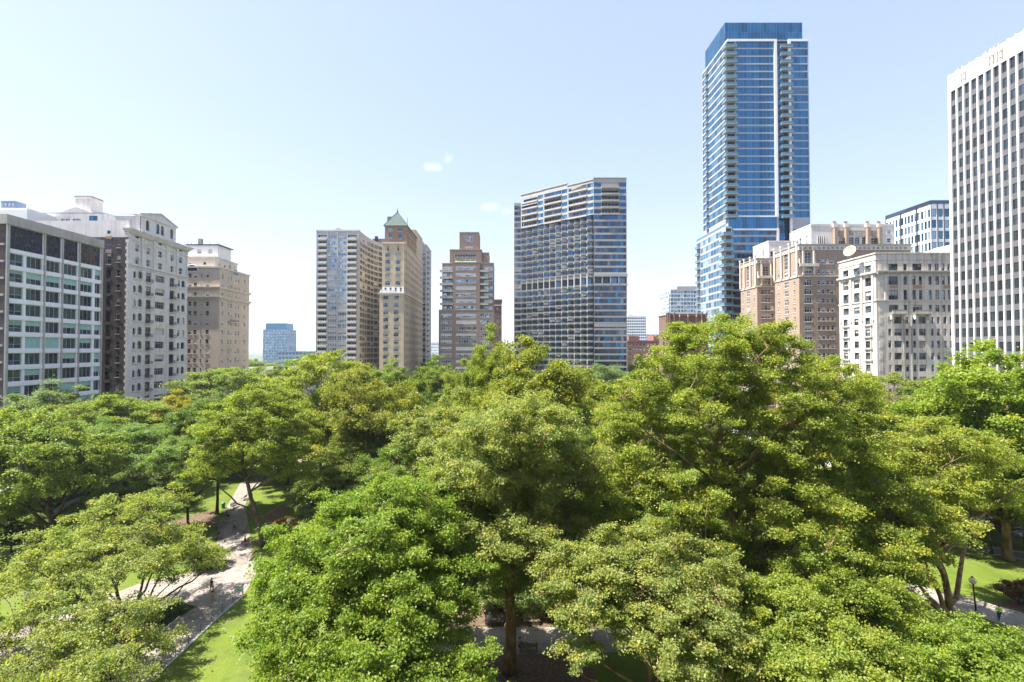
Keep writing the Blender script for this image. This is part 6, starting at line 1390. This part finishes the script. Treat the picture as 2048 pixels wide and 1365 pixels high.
# shrubs
proto('shrub', 41, [(0, 0, 1.3, 1.5, 1.5, 1.2), (.9, .3, 1.0, 1.0, 1.0, .9), (-.9, -.2, 1.1, 1.0, 1.0, .9)], [(0, 0, 0), (0, 0, .8), (.1, 0, 1.4)], .06, 130, 60, .16, .42, 6, 'dark_bark')
proto('conifer', 42, [(0, 0, 1.2, 1.3, 1.3, 1.1), (0, 0, 2.6, 1.0, 1.0, 1.2), (0, 0, 4.2, .6, .6, 1.2)], [(0, 0, 0), (0, 0, 2.5), (0, 0, 5)], .12, 170, 70, .14, .40, 4, 'dark_bark')
def shrub(label, px, py, Y, s, col, key='shrub', name='shrub', sz=1.0):
    return tree(key, label, PX(px, Y, py), Y, col, (s, s, s * sz), rnd.uniform(0, 6), None, name, 'shrub')
for (lab, px, py, s, c) in (('big blue green shrub at the foot of the slim bare trunk left of centre', 655, 1010, 2.6, BG), ('blue green shrub in front of the bigger one, above the bright broadleaf tree', 665, 1060, 2.4, BG), ('dark green shrub left of the blue green shrubs on the shady lawn', 615, 1020, 1.7, DG),
                            ('clipped round grey green bush at the foot of the leaning trunk', 552, 1092, .8, (.12, .17, .09)), ('clipped round dark green bush right of the grey green one', 566, 1096, .8, DG), ('orange leaved bush at the foot of the lamp post on the left lawn', 568, 1068, .9, (.30, .13, .03)),
                            ('low green shrub by the path under the spreading left tree', 420, 1135, 1.0, MG), ('pale green shrub beside the low shrub near the left benches', 405, 1140, .9, BG), ('tall green shrub at the street edge on the far left', 10, 1060, 1.7, MG), ('yellow green hedge bush along the left street', 70, 1072, 1.3, YG), ('green hedge bush left of the thick dark trunk', 45, 1082, 1.2, MG),
                            ('brown leaved low bush beside the right path', 2040, 1210, 1.0, (.14, .08, .045)), ('dark shrub behind the park benches by the bare trunk', 1000, 1225, 1.3, DG), ('dark shrub right of the far bench by the bare trunk', 1085, 1225, 1.3, DG), ('small dark shrub in the planting bed beside the joggers', 352, 1228, .45, DG), ('low dark plant in the planting bed, left of the small dark shrub', 325, 1240, .45, DG),
                            ('orange flowering bush under trees on the far right lawn', 2000, 1066, .8, (.30, .14, .05)), ('dark low bush at the right edge under trees', 2046, 1056, 1.5, DG)):
    shrub(lab, px, py, GY(py), s, c)
tree('conifer', 'small dark conifer standing by the street at the left edge', *GP(22, 1105)[:2], (.03, .06, .025), (1, 1, 1.05), 0, None, 'conifer', 'shrub')

# ================================================================== GROUND
def ground_mat(name, stops, scale, detail=8, bump=.3, bd=.03, rough=.9, stretch=None, fine=None):
    m, nt, out = nodes(name); bs = N(nt, 'ShaderNodeBsdfPrincipled'); bs.inputs['Roughness'].default_value = rough; bs.inputs['Specular IOR Level'].default_value = .2
    tc = N(nt, 'ShaderNodeTexCoord'); mp = N(nt, 'ShaderNodeMapping'); link(nt, tc.outputs['Object'], mp.inputs[0])
    if stretch: mp.inputs['Rotation'].default_value = (0, 0, stretch[0]); mp.inputs['Scale'].default_value = (1, stretch[1], 1)
    no = N(nt, 'ShaderNodeTexNoise'); no.inputs['Scale'].default_value = scale; no.inputs['Detail'].default_value = detail; no.inputs['Roughness'].default_value = .7; link(nt, mp.outputs[0], no.inputs['Vector'])
    r = ramp(nt, no.outputs['Fac'], stops); col = r.outputs[0]
    if fine:
        n2 = N(nt, 'ShaderNodeTexNoise'); n2.inputs['Scale'].default_value = fine[0]; n2.inputs['Detail'].default_value = 3; link(nt, tc.outputs['Object'], n2.inputs['Vector'])
        r2 = ramp(nt, n2.outputs['Fac'], [(.35, (fine[1],) * 3), (.65, (1, 1, 1))]); mx = N(nt, 'ShaderNodeMix', data_type='RGBA', blend_type='MULTIPLY'); mx.inputs[0].default_value = 1; link(nt, col, mx.inputs[6]); link(nt, r2.outputs[0], mx.inputs[7]); col = mx.outputs[2]
    link(nt, col, bs.inputs['Base Color'])
    bp = N(nt, 'ShaderNodeBump'); bp.inputs['Strength'].default_value = bump; bp.inputs['Distance'].default_value = bd; link(nt, no.outputs['Fac'], bp.inputs['Height']); link(nt, bp.outputs[0], bs.inputs['Normal']); link(nt, bs.outputs[0], out.inputs[0])
ground_mat('lawn_mat', [(.3, (.085, .125, .014)), (.5, (.125, .175, .020)), (.62, (.155, .20, .028)), (.75, (.18, .19, .05))], .22, 9, .5, .05, fine=(9, .6), stretch=(R(35), .35))
ground_mat('lawn_pale', [(.35, (.10, .15, .03)), (.65, (.19, .22, .09))], 3.0, 6, .4, .03)
ground_mat('path_mat', [(.3, (.22, .19, .165)), (.5, (.29, .255, .225)), (.7, (.35, .31, .27))], .5, 8, .15, .01, fine=(14, .88))
ground_mat('kerb_mat', [(.3, (.30, .28, .25)), (.7, (.42, .39, .35))], 2.0)
ground_mat('mulch_mat', [(.3, (.07, .045, .03)), (.5, (.13, .085, .06)), (.7, (.22, .15, .11))], 3.0, 8, .6, .06)
ground_mat('bed_mat', [(.35, (.015, .03, .01)), (.65, (.045, .065, .02))], 4.0, 8, .7, .08)
ground_mat('asphalt', [(.3, (.055, .057, .062)), (.7, (.085, .087, .092))], .6, 8, .1, .01)
ground_mat('sidewalk_mat', [(.3, (.30, .29, .28)), (.7, (.42, .41, .39))], .4, 8, .1, .01)
def patch(mat, scale, lo, hi, col, amt=1.0, detail=6):
    """blotches of another colour (worn turf, stains) mixed into a ground material"""
    nt = MATS[mat].node_tree; bs = next(n for n in nt.nodes if n.type == 'BSDF_PRINCIPLED'); src = bs.inputs['Base Color'].links[0].from_socket
    tc = N(nt, 'ShaderNodeTexCoord'); no = N(nt, 'ShaderNodeTexNoise'); no.inputs['Scale'].default_value = scale; no.inputs['Detail'].default_value = detail; no.inputs['Roughness'].default_value = .7; link(nt, tc.outputs['Object'], no.inputs['Vector'])
    r = ramp(nt, no.outputs['Fac'], [(lo, (0, 0, 0)), (hi, (amt,) * 3)]); mx = N(nt, 'ShaderNodeMix', data_type='RGBA'); link(nt, r.outputs[0], mx.inputs[0]); link(nt, src, mx.inputs[6]); mx.inputs[7].default_value = (*col, 1); link(nt, mx.outputs[2], bs.inputs['Base Color'])
patch('lawn_mat', .11, .50, .70, (.13, .14, .045), .75); patch('lawn_mat', .9, .60, .72, (.16, .13, .065), .7); patch('lawn_mat', .35, .52, .66, (.05, .085, .012), .6); patch('lawn_mat', 7.0, .60, .75, (.13, .18, .03), .7, 3)
patch('path_mat', .28, .50, .68, (.17, .15, .13), .7); patch('path_mat', 2.2, .60, .72, (.14, .115, .09), .8); patch('path_mat', 9, .66, .72, (.10, .085, .05), .9, 2); patch('sidewalk_mat', .3, .5, .7, (.2, .19, .18), .7)
def joints(mat, w, h, k):
    nt = MATS[mat].node_tree; bs = next(n for n in nt.nodes if n.type == 'BSDF_PRINCIPLED'); src = bs.inputs['Base Color'].links[0].from_socket
    tc = N(nt, 'ShaderNodeTexCoord'); bt = N(nt, 'ShaderNodeTexBrick'); bt.inputs['Scale'].default_value = 1; bt.inputs['Brick Width'].default_value = w; bt.inputs['Row Height'].default_value = h; bt.inputs['Mortar Size'].default_value = .035
    bt.inputs['Color1'].default_value = (1, 1, 1, 1); bt.inputs['Color2'].default_value = (.88, .88, .88, 1); bt.inputs['Mortar'].default_value = (k, k, k, 1); link(nt, tc.outputs['Object'], bt.inputs['Vector'])
    mx = N(nt, 'ShaderNodeMix', data_type='RGBA', blend_type='MULTIPLY'); mx.inputs[0].default_value = 1; link(nt, src, mx.inputs[6]); link(nt, bt.outputs['Color'], mx.inputs[7]); link(nt, mx.outputs[2], bs.inputs['Base Color'])
joints('path_mat', 1.8, 1.2, .6); joints('sidewalk_mat', 1.5, 1.5, .6)
def ragged(mat, scale, thr):
    nt = MATS[mat].node_tree; out = next(n for n in nt.nodes if n.type == 'OUTPUT_MATERIAL'); src = out.inputs[0].links[0].from_socket
    tc = N(nt, 'ShaderNodeTexCoord'); no = N(nt, 'ShaderNodeTexNoise'); no.inputs['Scale'].default_value = scale; no.inputs['Detail'].default_value = 5; link(nt, tc.outputs['Object'], no.inputs['Vector'])
    g = N(nt, 'ShaderNodeMath', operation='GREATER_THAN'); g.inputs[1].default_value = thr; link(nt, no.outputs['Fac'], g.inputs[0]); tr = N(nt, 'ShaderNodeBsdfTransparent'); mx = N(nt, 'ShaderNodeMixShader'); link(nt, g.outputs[0], mx.inputs[0]); link(nt, tr.outputs[0], mx.inputs[1]); link(nt, src, mx.inputs[2]); link(nt, mx.outputs[0], out.inputs[0])
ragged('lawn_pale', 2.6, .52)
def sheet(name, pts, z, mat, px=True):
    q = [(*GP(a, b)[:2], z) for a, b in pts] if px else [(a, b, z) for a, b in pts]
    ar = sum(q[i][0] * q[(i + 1) % len(q)][1] - q[(i + 1) % len(q)][0] * q[i][1] for i in range(len(q)))
    m = MB(); m.poly(q if ar > 0 else q[::-1], mat); return tag(m.build(name), kind='structure')
sheet('sidewalk', [(-112.9, -60), (105.9, -60), (105.9, 204), (-112.9, 204)], .004, 'sidewalk_mat', False)
sheet('road', [(-100, -60), (-86, -60), (-86, 190), (-100, 190)], .008, 'asphalt', False)
sheet('road', [(88, -60), (100, -60), (100, 190), (88, 190)], .008, 'asphalt', False)
sheet('road', [(-112.9, 190.1), (105.9, 190.1), (105.9, 202), (-112.9, 202)], .008, 'asphalt', False)
sheet('lawn', [(-82, 12), (84, 12), (84, 182), (-82, 182)], .012, 'lawn_mat', False)
sheet('path', [(432, 1138), (505, 1110), (497, 1050), (490, 1010), (506, 976), (592, 946), (650, 925), (650, 908), (570, 928), (480, 968), (455, 1012), (436, 1050)], .020, 'path_mat')
sheet('path', [(432, 1138), (505, 1110), (512, 1150), (487, 1192), (432, 1240), (322, 1345), (285, 1380), (235, 1380), (308, 1277), (360, 1234), (395, 1214), (368, 1207), (318, 1226), (200, 1268), (60, 1330), (0, 1330), (-60, 1290), (180, 1205), (300, 1160)], .016, 'path_mat')
sheet('path', [(1700, 1135), (1769, 1154), (1850, 1178), (1938, 1198), (1982, 1211), (2090, 1242), (2090, 1277), (2048, 1263), (1955, 1233), (1898, 1218), (1828, 1193), (1700, 1155)], .016, 'path_mat')
sheet('path', [(1800, 1066), (1907, 1083), (1960, 1092), (2090, 1112), (2090, 1129), (2048, 1121), (1980, 1108), (1920, 1097), (1800, 1078)], .016, 'path_mat')
sheet('path', [(820, 1315), (1120, 1308), (1320, 1302), (1480, 1330), (1480, 1290), (1320, 1262), (1100, 1255), (820, 1255)], .016, 'path_mat')
sheet('path', [(960, 1208), (1140, 1208), (1140, 1165), (960, 1165)], .016, 'path_mat')
sheet('mulch', [(820, 1316), (1120, 1309), (1190, 1340), (1190, 1420), (820, 1420)], .018, 'mulch_mat')
sheet('mulch', [(880, 1254), (1200, 1254), (1160, 1212), (920, 1212)], .018, 'mulch_mat')
sheet('mulch', [(300, 1052), (430, 1020), (432, 1050), (405, 1058)], .018, 'mulch_mat')
sheet('mulch', [(522, 1030), (560, 1012), (580, 1018), (540, 1050)], .018, 'mulch_mat')
sheet('mulch', [(2000, 1212), (2090, 1235), (2090, 1200), (2030, 1196)], .018, 'mulch_mat')
sheet('planting_bed', [(309, 1276), (359, 1234), (392, 1213), (368, 1208), (318, 1227), (240, 1255)], .022, 'bed_mat')
for q in ([(440, 1257), (448, 1255), (492, 1296), (486, 1300)], [(430, 1340), (434, 1338), (478, 1300), (474, 1300)], [(470, 1330), (474, 1330), (492, 1304), (488, 1304)]): sheet('lawn_streak', q, .017, 'lawn_pale')
for edge in ([(487, 1192), (432, 1240), (322, 1345)], [(1700, 1135), (1769, 1154), (1850, 1178), (1938, 1198), (1982, 1211), (2090, 1242)], [(1828, 1193), (1898, 1218), (1955, 1233), (2048, 1263)], [(1907, 1083), (1960, 1092), (2090, 1112)], [(1920, 1097), (1980, 1108), (2048, 1121)], [(360, 1234), (308, 1277)]):
    m = MB(); pp = [Vector(GP(*e)) for e in edge]
    for a, c in zip(pp, pp[1:]):
        d = (c - a).normalized(); n_ = Vector((-d.y, d.x, 0)) * .12; m.prism([(a - n_)[:2], (c - n_)[:2], (c + n_)[:2], (a + n_)[:2]], .0, .10, 'kerb_mat')
    tag(m.build('kerb'), kind='structure')
# hills on the horizon
m = MB(); W('hill_mat', (.10, .14, .12), .2, .002)
xs = np.linspace(-9000, 9000, 121); pr = [28 + 22 * math.sin(x * .0009 + 1) + 10 * math.sin(x * .003) + 6 * math.sin(x * .011) for x in xs]
for i in range(120):
    m.poly([(xs[i], 7000, -5), (xs[i + 1], 7000, -5), (xs[i + 1], 7900, pr[i + 1] + 35), (xs[i], 7900, pr[i] + 35)], 'hill_mat'); m.poly([(xs[i], 7900, pr[i] + 35), (xs[i + 1], 7900, pr[i + 1] + 35), (xs[i + 1], 9500, -5), (xs[i], 9500, -5)], 'hill_mat')
tag(m.build('hills'), kind='structure')

# ================================================================== PARK FURNITURE
def make_bench():
    t = empty('park_bench', (0, 0, 0))
    m = MB()
    for q in range(4): m.box(-.9, .9, -.28 + q * .13, -.18 + q * .13, .42, .455, 'bench_wood')
    m.build('seat', t); m = MB()
    for q in range(4):
        z = .52 + q * .11; y = .27 + q * .03; m.box(-.9, .9, y, y + .03, z, z + .085, 'bench_wood')
    m.build('backrest', t)
    for s in (-.8, .8):
        m = MB(); m.tube([(s, -.26, 0), (s, -.24, .42), (s, .24, .42), (s, .38, .95)], .03, 6, 'iron'); m.tube([(s, .24, .42), (s, .32, 0)], .03, 6, 'iron'); m.tube([(s, -.26, .4), (s, -.28, .66), (s, .3, .68)], .025, 6, 'iron'); m.build('leg', t)
    return t
bench0 = make_bench(); nb_ = [0]
def bench(px, py, rz, label):
    o = bench0 if nb_[0] == 0 else copy_tree(bench0); nb_[0] += 1
    p = GP(px, py); o.location = (p[0], p[1], .02); o.rotation_euler = (0, 0, rz); tag(o, label, 'bench', 'park benches'); return o
for px, py, side, lab in ((440, 1128, -1, 'nearest grey bench on the left side of the path to the lawn'), (435, 1105, -1, 'second nearest bench on the left side of the path'), (436, 1078, -1, 'third bench along the left side of the path, near the bare dark trunk'), (443, 1056, -1, 'fourth bench along the left side of the path'), (452, 1036, -1, 'fifth bench on the left side, beside the green litter bin'), (470, 1016, -1, 'farthest bench on the left side of the path'),
                          (502, 1118, 1, 'nearest bench on the right side of the path, by the leaning trunk'), (491, 1090, 1, 'second bench on the right side of the path, with a person in black on it'), (487, 1065, 1, 'third bench on the right side of the path'), (488, 1000, 1, 'farthest bench on the right side of the path')):
    bench(px, py, (R(-80) if side > 0 else R(100)) if False else (R(-82) if side > 0 else R(82)), lab)
bench(1057, 1302, R(180), 'dark bench seen from behind beside the straight bare trunk, with a sitter in pale blue')
bench(1064, 1249, 0, 'brown bench across the path right of the straight bare trunk')
bench(986, 1250, 0, 'bench across the path left of the straight bare trunk, with a sitter in white')
bench(730, 1265, R(100), 'bench half hidden under the bright broadleaf tree')
bench(598, 940, R(20), 'pale bench on the far sunlit path')
def make_lamp():
    t = empty('street_lamp', (0, 0, 0)); m = MB(); m.lathe((0, 0, 0), [(.30, 0), (.30, .25), (.22, .35), (.20, .8), (.12, .95), (.085, 1.1), (.07, 3.6), (.10, 3.65), (.10, 3.75), (.06, 3.8)], 12, 'iron'); m.build('post', t, smooth=False)
    m = MB(); m.lathe((0, 0, 3.8), [(.12, 0), (.26, .1), (.34, .28), (.34, .42), (.24, .60), (.10, .70), (.02, .73)], 14, 'globe'); m.build('globe', t, smooth=True)
    m = MB(); m.lathe((0, 0, 4.5), [(.12, 0), (.12, .06), (.04, .12), (.01, .22)], 8, 'iron'); m.build('finial', t)
    m = MB(); m.lathe((0, 0, 0), [(.42, 0), (.42, .12), (.36, .14)], 12, 'stone_dark'); m.build('plinth', t); return t
lamp0 = make_lamp()
for i, (px, py, h, lean, lab) in enumerate(((1954, 1240, 4.9, -5.5, 'black globe lamp beside the right path, slightly leaning, near the yellow vested worker'), (1983, 1109, 4.8, 0, 'black globe lamp on the upper right path between two lawns'), (577, 1095, 4.6, 0, 'black globe lamp behind the orange bush on the left lawn'))):
    o = lamp0 if i == 0 else copy_tree(lamp0); p = GP(px, py); o.location = (p[0], p[1], .01); s_ = h / 4.7; o.scale = (s_, s_, s_); o.rotation_euler = (0, R(lean), 0); tag(o, lab, 'street lamp', 'globe lamps of the park')
# low rail fences along the lawns
def fence(pts, label, n, rail=True, h=.9):
    P_ = [Vector(GP(*p)) for p in pts]; o = empty('rail_fence', P_[0]); tag(o, label, 'fence', 'low rail fences'); seg = [(b - a).length for a, b in zip(P_, P_[1:])]; L = sum(seg)
    def at(s):
        for a, b, l in zip(P_, P_[1:], seg):
            if s <= l + 1e-6: return a.lerp(b, s / l) - P_[0]
            s -= l
        return P_[-1] - P_[0]
    for i in range(n + 1):
        q = at(L * i / n); m = MB(); m.tube([q, q + Vector((0, 0, h))], .035, 6, 'fence_green'); m.lathe(tuple(q + Vector((0, 0, h))), [(.05, 0), (.05, .05), (.01, .1)], 6, 'fence_green'); m.build('post', o)
    for z in ((.5, h - .1) if rail else (h - .1,)):
        m = MB(); m.tube([at(L * i / (n * 2)) + Vector((0, 0, z)) for i in range(n * 2 + 1)], .012, 5, 'fence_green'); m.build('rail', o)
fence([(485, 1190), (432, 1238), (322, 1344)], 'low green fence along the lawn edge beside the joggers', 7)
fence([(1907, 1083), (1960, 1092), (2090, 1112)], 'low green fence on the far side of the upper right path', 5)
fence([(1920, 1097), (1980, 1108), (2048, 1121)], 'low green fence on the near side of the upper right path', 4)
fence([(1769, 1154), (1850, 1178), (1938, 1198), (2048, 1230)], 'low green fence along the lawn above the lower right path', 7)
fence([(360, 1234), (308, 1277)], 'low rail round the dark planting bed under the spreading tree', 3)
fence([(1170, 1300), (1290, 1302)], 'thin fence beside the shaded path right of the straight trunk', 4)
p = GP(478, 1192); s_ = empty('notice_board', (p[0], p[1], 0)); tag(s_, 'pale green notice panel on two posts at the corner of the lawn', 'sign')
m = MB(); m.box(-.45, .45, -.03, .03, .55, 1.25, 'sign_panel'); m.build('panel', s_)
for q in (-.5, .5): m = MB(); m.tube([(q, 0, 0), (q, 0, 1.35)], .035, 6, 'fence_green'); m.build('post', s_)
p = GP(2046, 1213); s_ = empty('notice_board', (p[0], p[1], 0)); tag(s_, 'small turquoise notice panel at the right edge beside the brown bush', 'sign')
m = MB(); m.box(-.35, .35, -.03, .03, .5, 1.0, 'bin_green'); m.build('panel', s_); m = MB(); m.tube([(0, .05, 0), (0, .05, .9)], .04, 6, 'iron'); m.build('post', s_)
p = GP(446.5, 1017); s_ = empty('litter_bin', (p[0], p[1], 0.01)); tag(s_, 'green litter bin beside the path below the bare dark trunk', 'litter bin')
m = MB(); m.lathe((0, 0, 0), [(.26, 0), (.32, .1), (.34, .85), (.30, .9)], 14, 'bin_green'); m.build('body', s_); m = MB(); m.lathe((0, 0, .9), [(.35, 0), (.30, .12), (.15, .22), (.02, .25)], 14, 'bin_green'); m.build('lid', s_)

# ================================================================== PEOPLE
P('skin', (.50, .30, .21), .55); P('skin_dark', (.22, .12, .08), .55); P('hair_dark', (.03, .022, .018), .6); P('hair_grey', (.55, .53, .5), .6)
for n_, c_ in (('black_cloth', (.02, .02, .022)), ('red_cloth', (.50, .09, .07)), ('white_cloth', (.72, .72, .7)), ('blue_cloth', (.38, .55, .72)), ('navy_cloth', (.05, .08, .16)), ('vest_cloth', (.45, .80, .05)), ('grey_cloth', (.2, .2, .21)), ('khaki_cloth', (.36, .30, .2))): P(n_, c_, .85)
def skin_mesh(verts, edges, rad, mat, sub=1):
    me = bpy.data.meshes.new('tmp'); me.from_pydata(verts, edges, []); ob = bpy.data.objects.new('tmp', me); COL.objects.link(ob)
    ob.modifiers.new('s', 'SKIN'); sv = me.skin_vertices[0].data
    for i, r_ in enumerate(rad): sv[i].radius = (r_, r_) if not isinstance(r_, tuple) else r_
    sv[0].use_root = True
    if sub: ob.modifiers.new('u', 'SUBSURF').levels = sub
    dg = bpy.context.evaluated_depsgraph_get(); dg.update(); nm = bpy.data.meshes.new_from_object(ob.evaluated_get(dg)); bpy.data.objects.remove(ob); bpy.data.meshes.remove(me)
    nm.materials.clear(); nm.materials.append(MATS[mat]); nm.polygons.foreach_set('use_smooth', [True] * len(nm.polygons)); return nm
class Sk:
    def __init__(s): s.v, s.e, s.r = [], [], []
    def a(s, p, r, par=None):
        s.v.append(tuple(p)); s.r.append(r); i = len(s.v) - 1
        if par is not None: s.e.append((par, i))
        return i
def person(label, loc, rz, pose, top, bottom, skin='skin', hair='hair_dark', shorts=False, sleeve=.5, shirtless=False, hat=None, group=None, scale=1.0):
    J = {'pel': (0, 0, .93), 'wst': (0, 0, 1.08), 'chs': (0, -.01, 1.30), 'nck': (0, 0, 1.47), 'hd': (0, -.015, 1.60)}
    for s, n in ((-1, 'L'), (1, 'R')): J.update({'sh' + n: (s * .185, 0, 1.40), 'el' + n: (s * .24, .02, 1.13), 'wr' + n: (s * .25, -.06, .89), 'hp' + n: (s * .095, 0, .90), 'kn' + n: (s * .10, -.01, .49), 'an' + n: (s * .10, .02, .08)})
    if pose == 'walk': J.update({'knL': (-.10, -.16, .50), 'anL': (-.10, -.20, .09), 'knR': (.10, .04, .48), 'anR': (.10, .26, .15), 'elL': (-.23, .14, 1.15), 'wrL': (-.22, .08, .93), 'elR': (.23, -.10, 1.14), 'wrR': (.20, -.28, 1.02)})
    if pose == 'run': J.update({'knL': (-.10, -.28, .58), 'anL': (-.10, -.12, .24), 'knR': (.10, .06, .50), 'anR': (.10, .22, .09), 'elL': (-.24, .20, 1.18), 'wrL': (-.20, .02, 1.06), 'elR': (.24, -.06, 1.15), 'wrR': (.14, -.28, 1.24)})
    if pose == 'sit':
        dz = -.43
        for k in list(J): J[k] = (J[k][0], J[k][1], J[k][2] + dz)
        for s, n in ((-1, 'L'), (1, 'R')): J.update({'kn' + n: (s * .12, -.43, .50), 'an' + n: (s * .12, -.45, .08), 'el' + n: (s * .24, -.05, .72), 'wr' + n: (s * .14, -.26, .60)})
    if pose == 'ground':
        dz = -.80
        for k in list(J): J[k] = (J[k][0], J[k][1] + .1, J[k][2] + dz)
        for s, n in ((-1, 'L'), (1, 'R')): J.update({'kn' + n: (s * .15, -.42, .38), 'an' + n: (s * .12, -.68, .07), 'el' + n: (s * .26, .22, .36), 'wr' + n: (s * .28, .34, .10)})
    o = empty('person', loc, rz); o.scale = (scale,) * 3; tag(o, label, 'person', group); V_ = lambda k: Vector(J[k])
    S = Sk(); pel = S.a(J['pel'], .13); wst = S.a(J['wst'], .115, pel); chs = S.a(J['chs'], (.145, .115), wst); nb0 = S.a(V_('nck') - Vector((0, 0, .04)), .075, chs); nk = S.a(V_('nck') + Vector((0, 0, .04)), .055, nb0)
    h1 = S.a(V_('hd') - Vector((0, -.0, .03)), .075, nk); h2 = S.a(V_('hd') + Vector((0, 0, .06)), .098, h1); S.a(V_('hd') + Vector((0, .01, .15)), .06, h2)
    f = V_('hd'); S.a(f + Vector((0, -.118, .015)), .012, h2)                       # nose
    for s in (-1, 1): S.a(f + Vector((s * .098, .0, .03)), .016, h2)                   # ears
    for s, n in ((-1, 'L'), (1, 'R')):
        sh = S.a(J['sh' + n], .062, chs); el = S.a(J['el' + n], .043, sh); wr_ = S.a(J['wr' + n], .028, el); d = (V_('wr' + n) - V_('el' + n)).normalized(); sd_ = Vector((0, 1, 0)).cross(d); sd_ = sd_.normalized() if sd_.length > .1 else Vector((0, 1, 0)); fw_ = d.cross(sd_)
        pm = S.a(V_('wr' + n) + d * .07, (.034, .018), wr_)
        for q, (w_, ln) in enumerate(((-.03, .075), (-.01, .085), (.01, .08), (.028, .062))):
            b0 = V_('wr' + n) + d * .10 + fw_ * w_; i1 = S.a(b0, .009, pm); i2 = S.a(b0 + d * ln * .6 + sd_ * .012 * -s, .0085, i1); S.a(b0 + d * ln * .9 + sd_ * .035 * -s, .007, i2)
        t1 = S.a(V_('wr' + n) + d * .05 - fw_ * .045, .010, pm); S.a(V_('wr' + n) + d * .095 - fw_ * .062, .008, t1)
        hp = S.a(J['hp' + n], .095, pel); kn = S.a(J['kn' + n], .06, hp); cf = S.a(V_('kn' + n).lerp(V_('an' + n), .35), .056, kn); an = S.a(J['an' + n], .036, cf); ft = (V_('an' + n) + Vector((0, -.16, -.045)))
        S.a(ft, .035, an)
    b = bpy.data.objects.new('body', skin_mesh(S.v, S.e, S.r, skin)); COL.objects.link(b); b.parent = o
    def part(name, Sx, mat):
        q = bpy.data.objects.new(name, skin_mesh(Sx.v, Sx.e, Sx.r, mat)); COL.objects.link(q); q.parent = o
    if not shirtless:
        X = Sk(); a = X.a(V_('pel') + Vector((0, 0, .02)), .145); c = X.a(J['wst'], .135, a); e = X.a(J['chs'], (.165, .135), c); X.a(V_('nck') - Vector((0, 0, .02)), .085, e)
        for n in 'LR':
            g_ = X.a(J['sh' + n], .08, e); X.a(V_('sh' + n).lerp(V_('el' + n), min(1, sleeve * 1.6)), .062, g_) if sleeve <= .6 else X.a(V_('el' + n).lerp(V_('wr' + n), .8), .045, X.a(J['el' + n], .058, g_))
        part('shirt', X, top)
    X = Sk(); a = X.a(V_('pel'), .148)
    for n in 'LR':
        hq = X.a(J['hp' + n], .112, a); kq = X.a(V_('hp' + n).lerp(V_('kn' + n), .85) if shorts else V_('kn' + n), .082, hq)
        if not shorts: X.a(V_('an' + n) + Vector((0, 0, .04)), .06, kq)
    part('shorts' if shorts else 'trousers', X, bottom)
    for n in 'LR':
        X = Sk(); a = X.a(V_('an' + n) + Vector((0, .04, -.035)), .047); X.a(V_('an' + n) + Vector((0, -.17, -.045)), .042, a); part('shoe', X, 'grey_cloth')
    m = MB(); m.lathe((0, 0, 0), [(.108, -.02), (.112, .03), (.095, .09), (.05, .125), (.01, .132)], 12, hat or hair); q = m.build('cap' if hat else 'hair', o, smooth=True); q.location = V_('hd') + Vector((0, .018, .065))
    return o
def at(px, py, z=.02): p = GP(px, py); return (p[0], p[1], z)
person('man in black top and red shorts walking away on the path junction', at(423, 1186), R(165), 'walk', 'black_cloth', 'red_cloth', shorts=True)
person('shirtless jogger in pale shorts running on the path behind the man in red shorts', at(425, 1213), R(175), 'run', 'white_cloth', 'khaki_cloth', shorts=True, shirtless=True)
person('worker in a bright yellow green vest walking on the right path', at(1998, 1243), R(150), 'walk', 'vest_cloth', 'navy_cloth', sleeve=.9)
person('person in dark clothes walking along the bench lined path', at(469, 1063), R(180), 'walk', 'grey_cloth', 'black_cloth')
def seat(px, py, off=(0, 0), **k): return at(px, py, 0.0)
person('person in pale blue shirt seated on the dark bench beside the bare trunk', (lambda q: (q[0] - .05, q[1] + .02, .02))(at(1052, 1302)), R(180), 'sit', 'blue_cloth', 'navy_cloth', hair='hair_grey')
person('person in dark top seated left of the pale blue shirt on the same bench', (lambda q: (q[0] - .6, q[1] + .02, .02))(at(1052, 1302)), R(180), 'sit', 'khaki_cloth', 'black_cloth')
person('person in white shirt and cap seated on the bench left of the bare trunk', (lambda q: (q[0], q[1] - .02, .02))(at(979, 1250)), 0, 'sit', 'white_cloth', 'navy_cloth', hat='white_cloth')
person('person in black seated on the second bench on the right side of the path', at(490, 1090, .02), R(-82), 'sit', 'black_cloth', 'black_cloth')
person('person in dark clothes seated on the third bench on the left side of the path', at(436.5, 1078, .02), R(82), 'sit', 'black_cloth', 'grey_cloth', skin='skin_dark')
person('person in grey seated on the fifth bench on the left near the litter bin', at(452.5, 1036, .02), R(82), 'sit', 'grey_cloth', 'black_cloth')
person('person in pale green sitting on the grass under trees at the right edge', at(2020, 1069), R(30), 'ground', 'khaki_cloth', 'grey_cloth')
person('person in white sitting on the grass at the right edge', at(2040, 1075), R(-20), 'ground', 'white_cloth', 'blue_cloth')
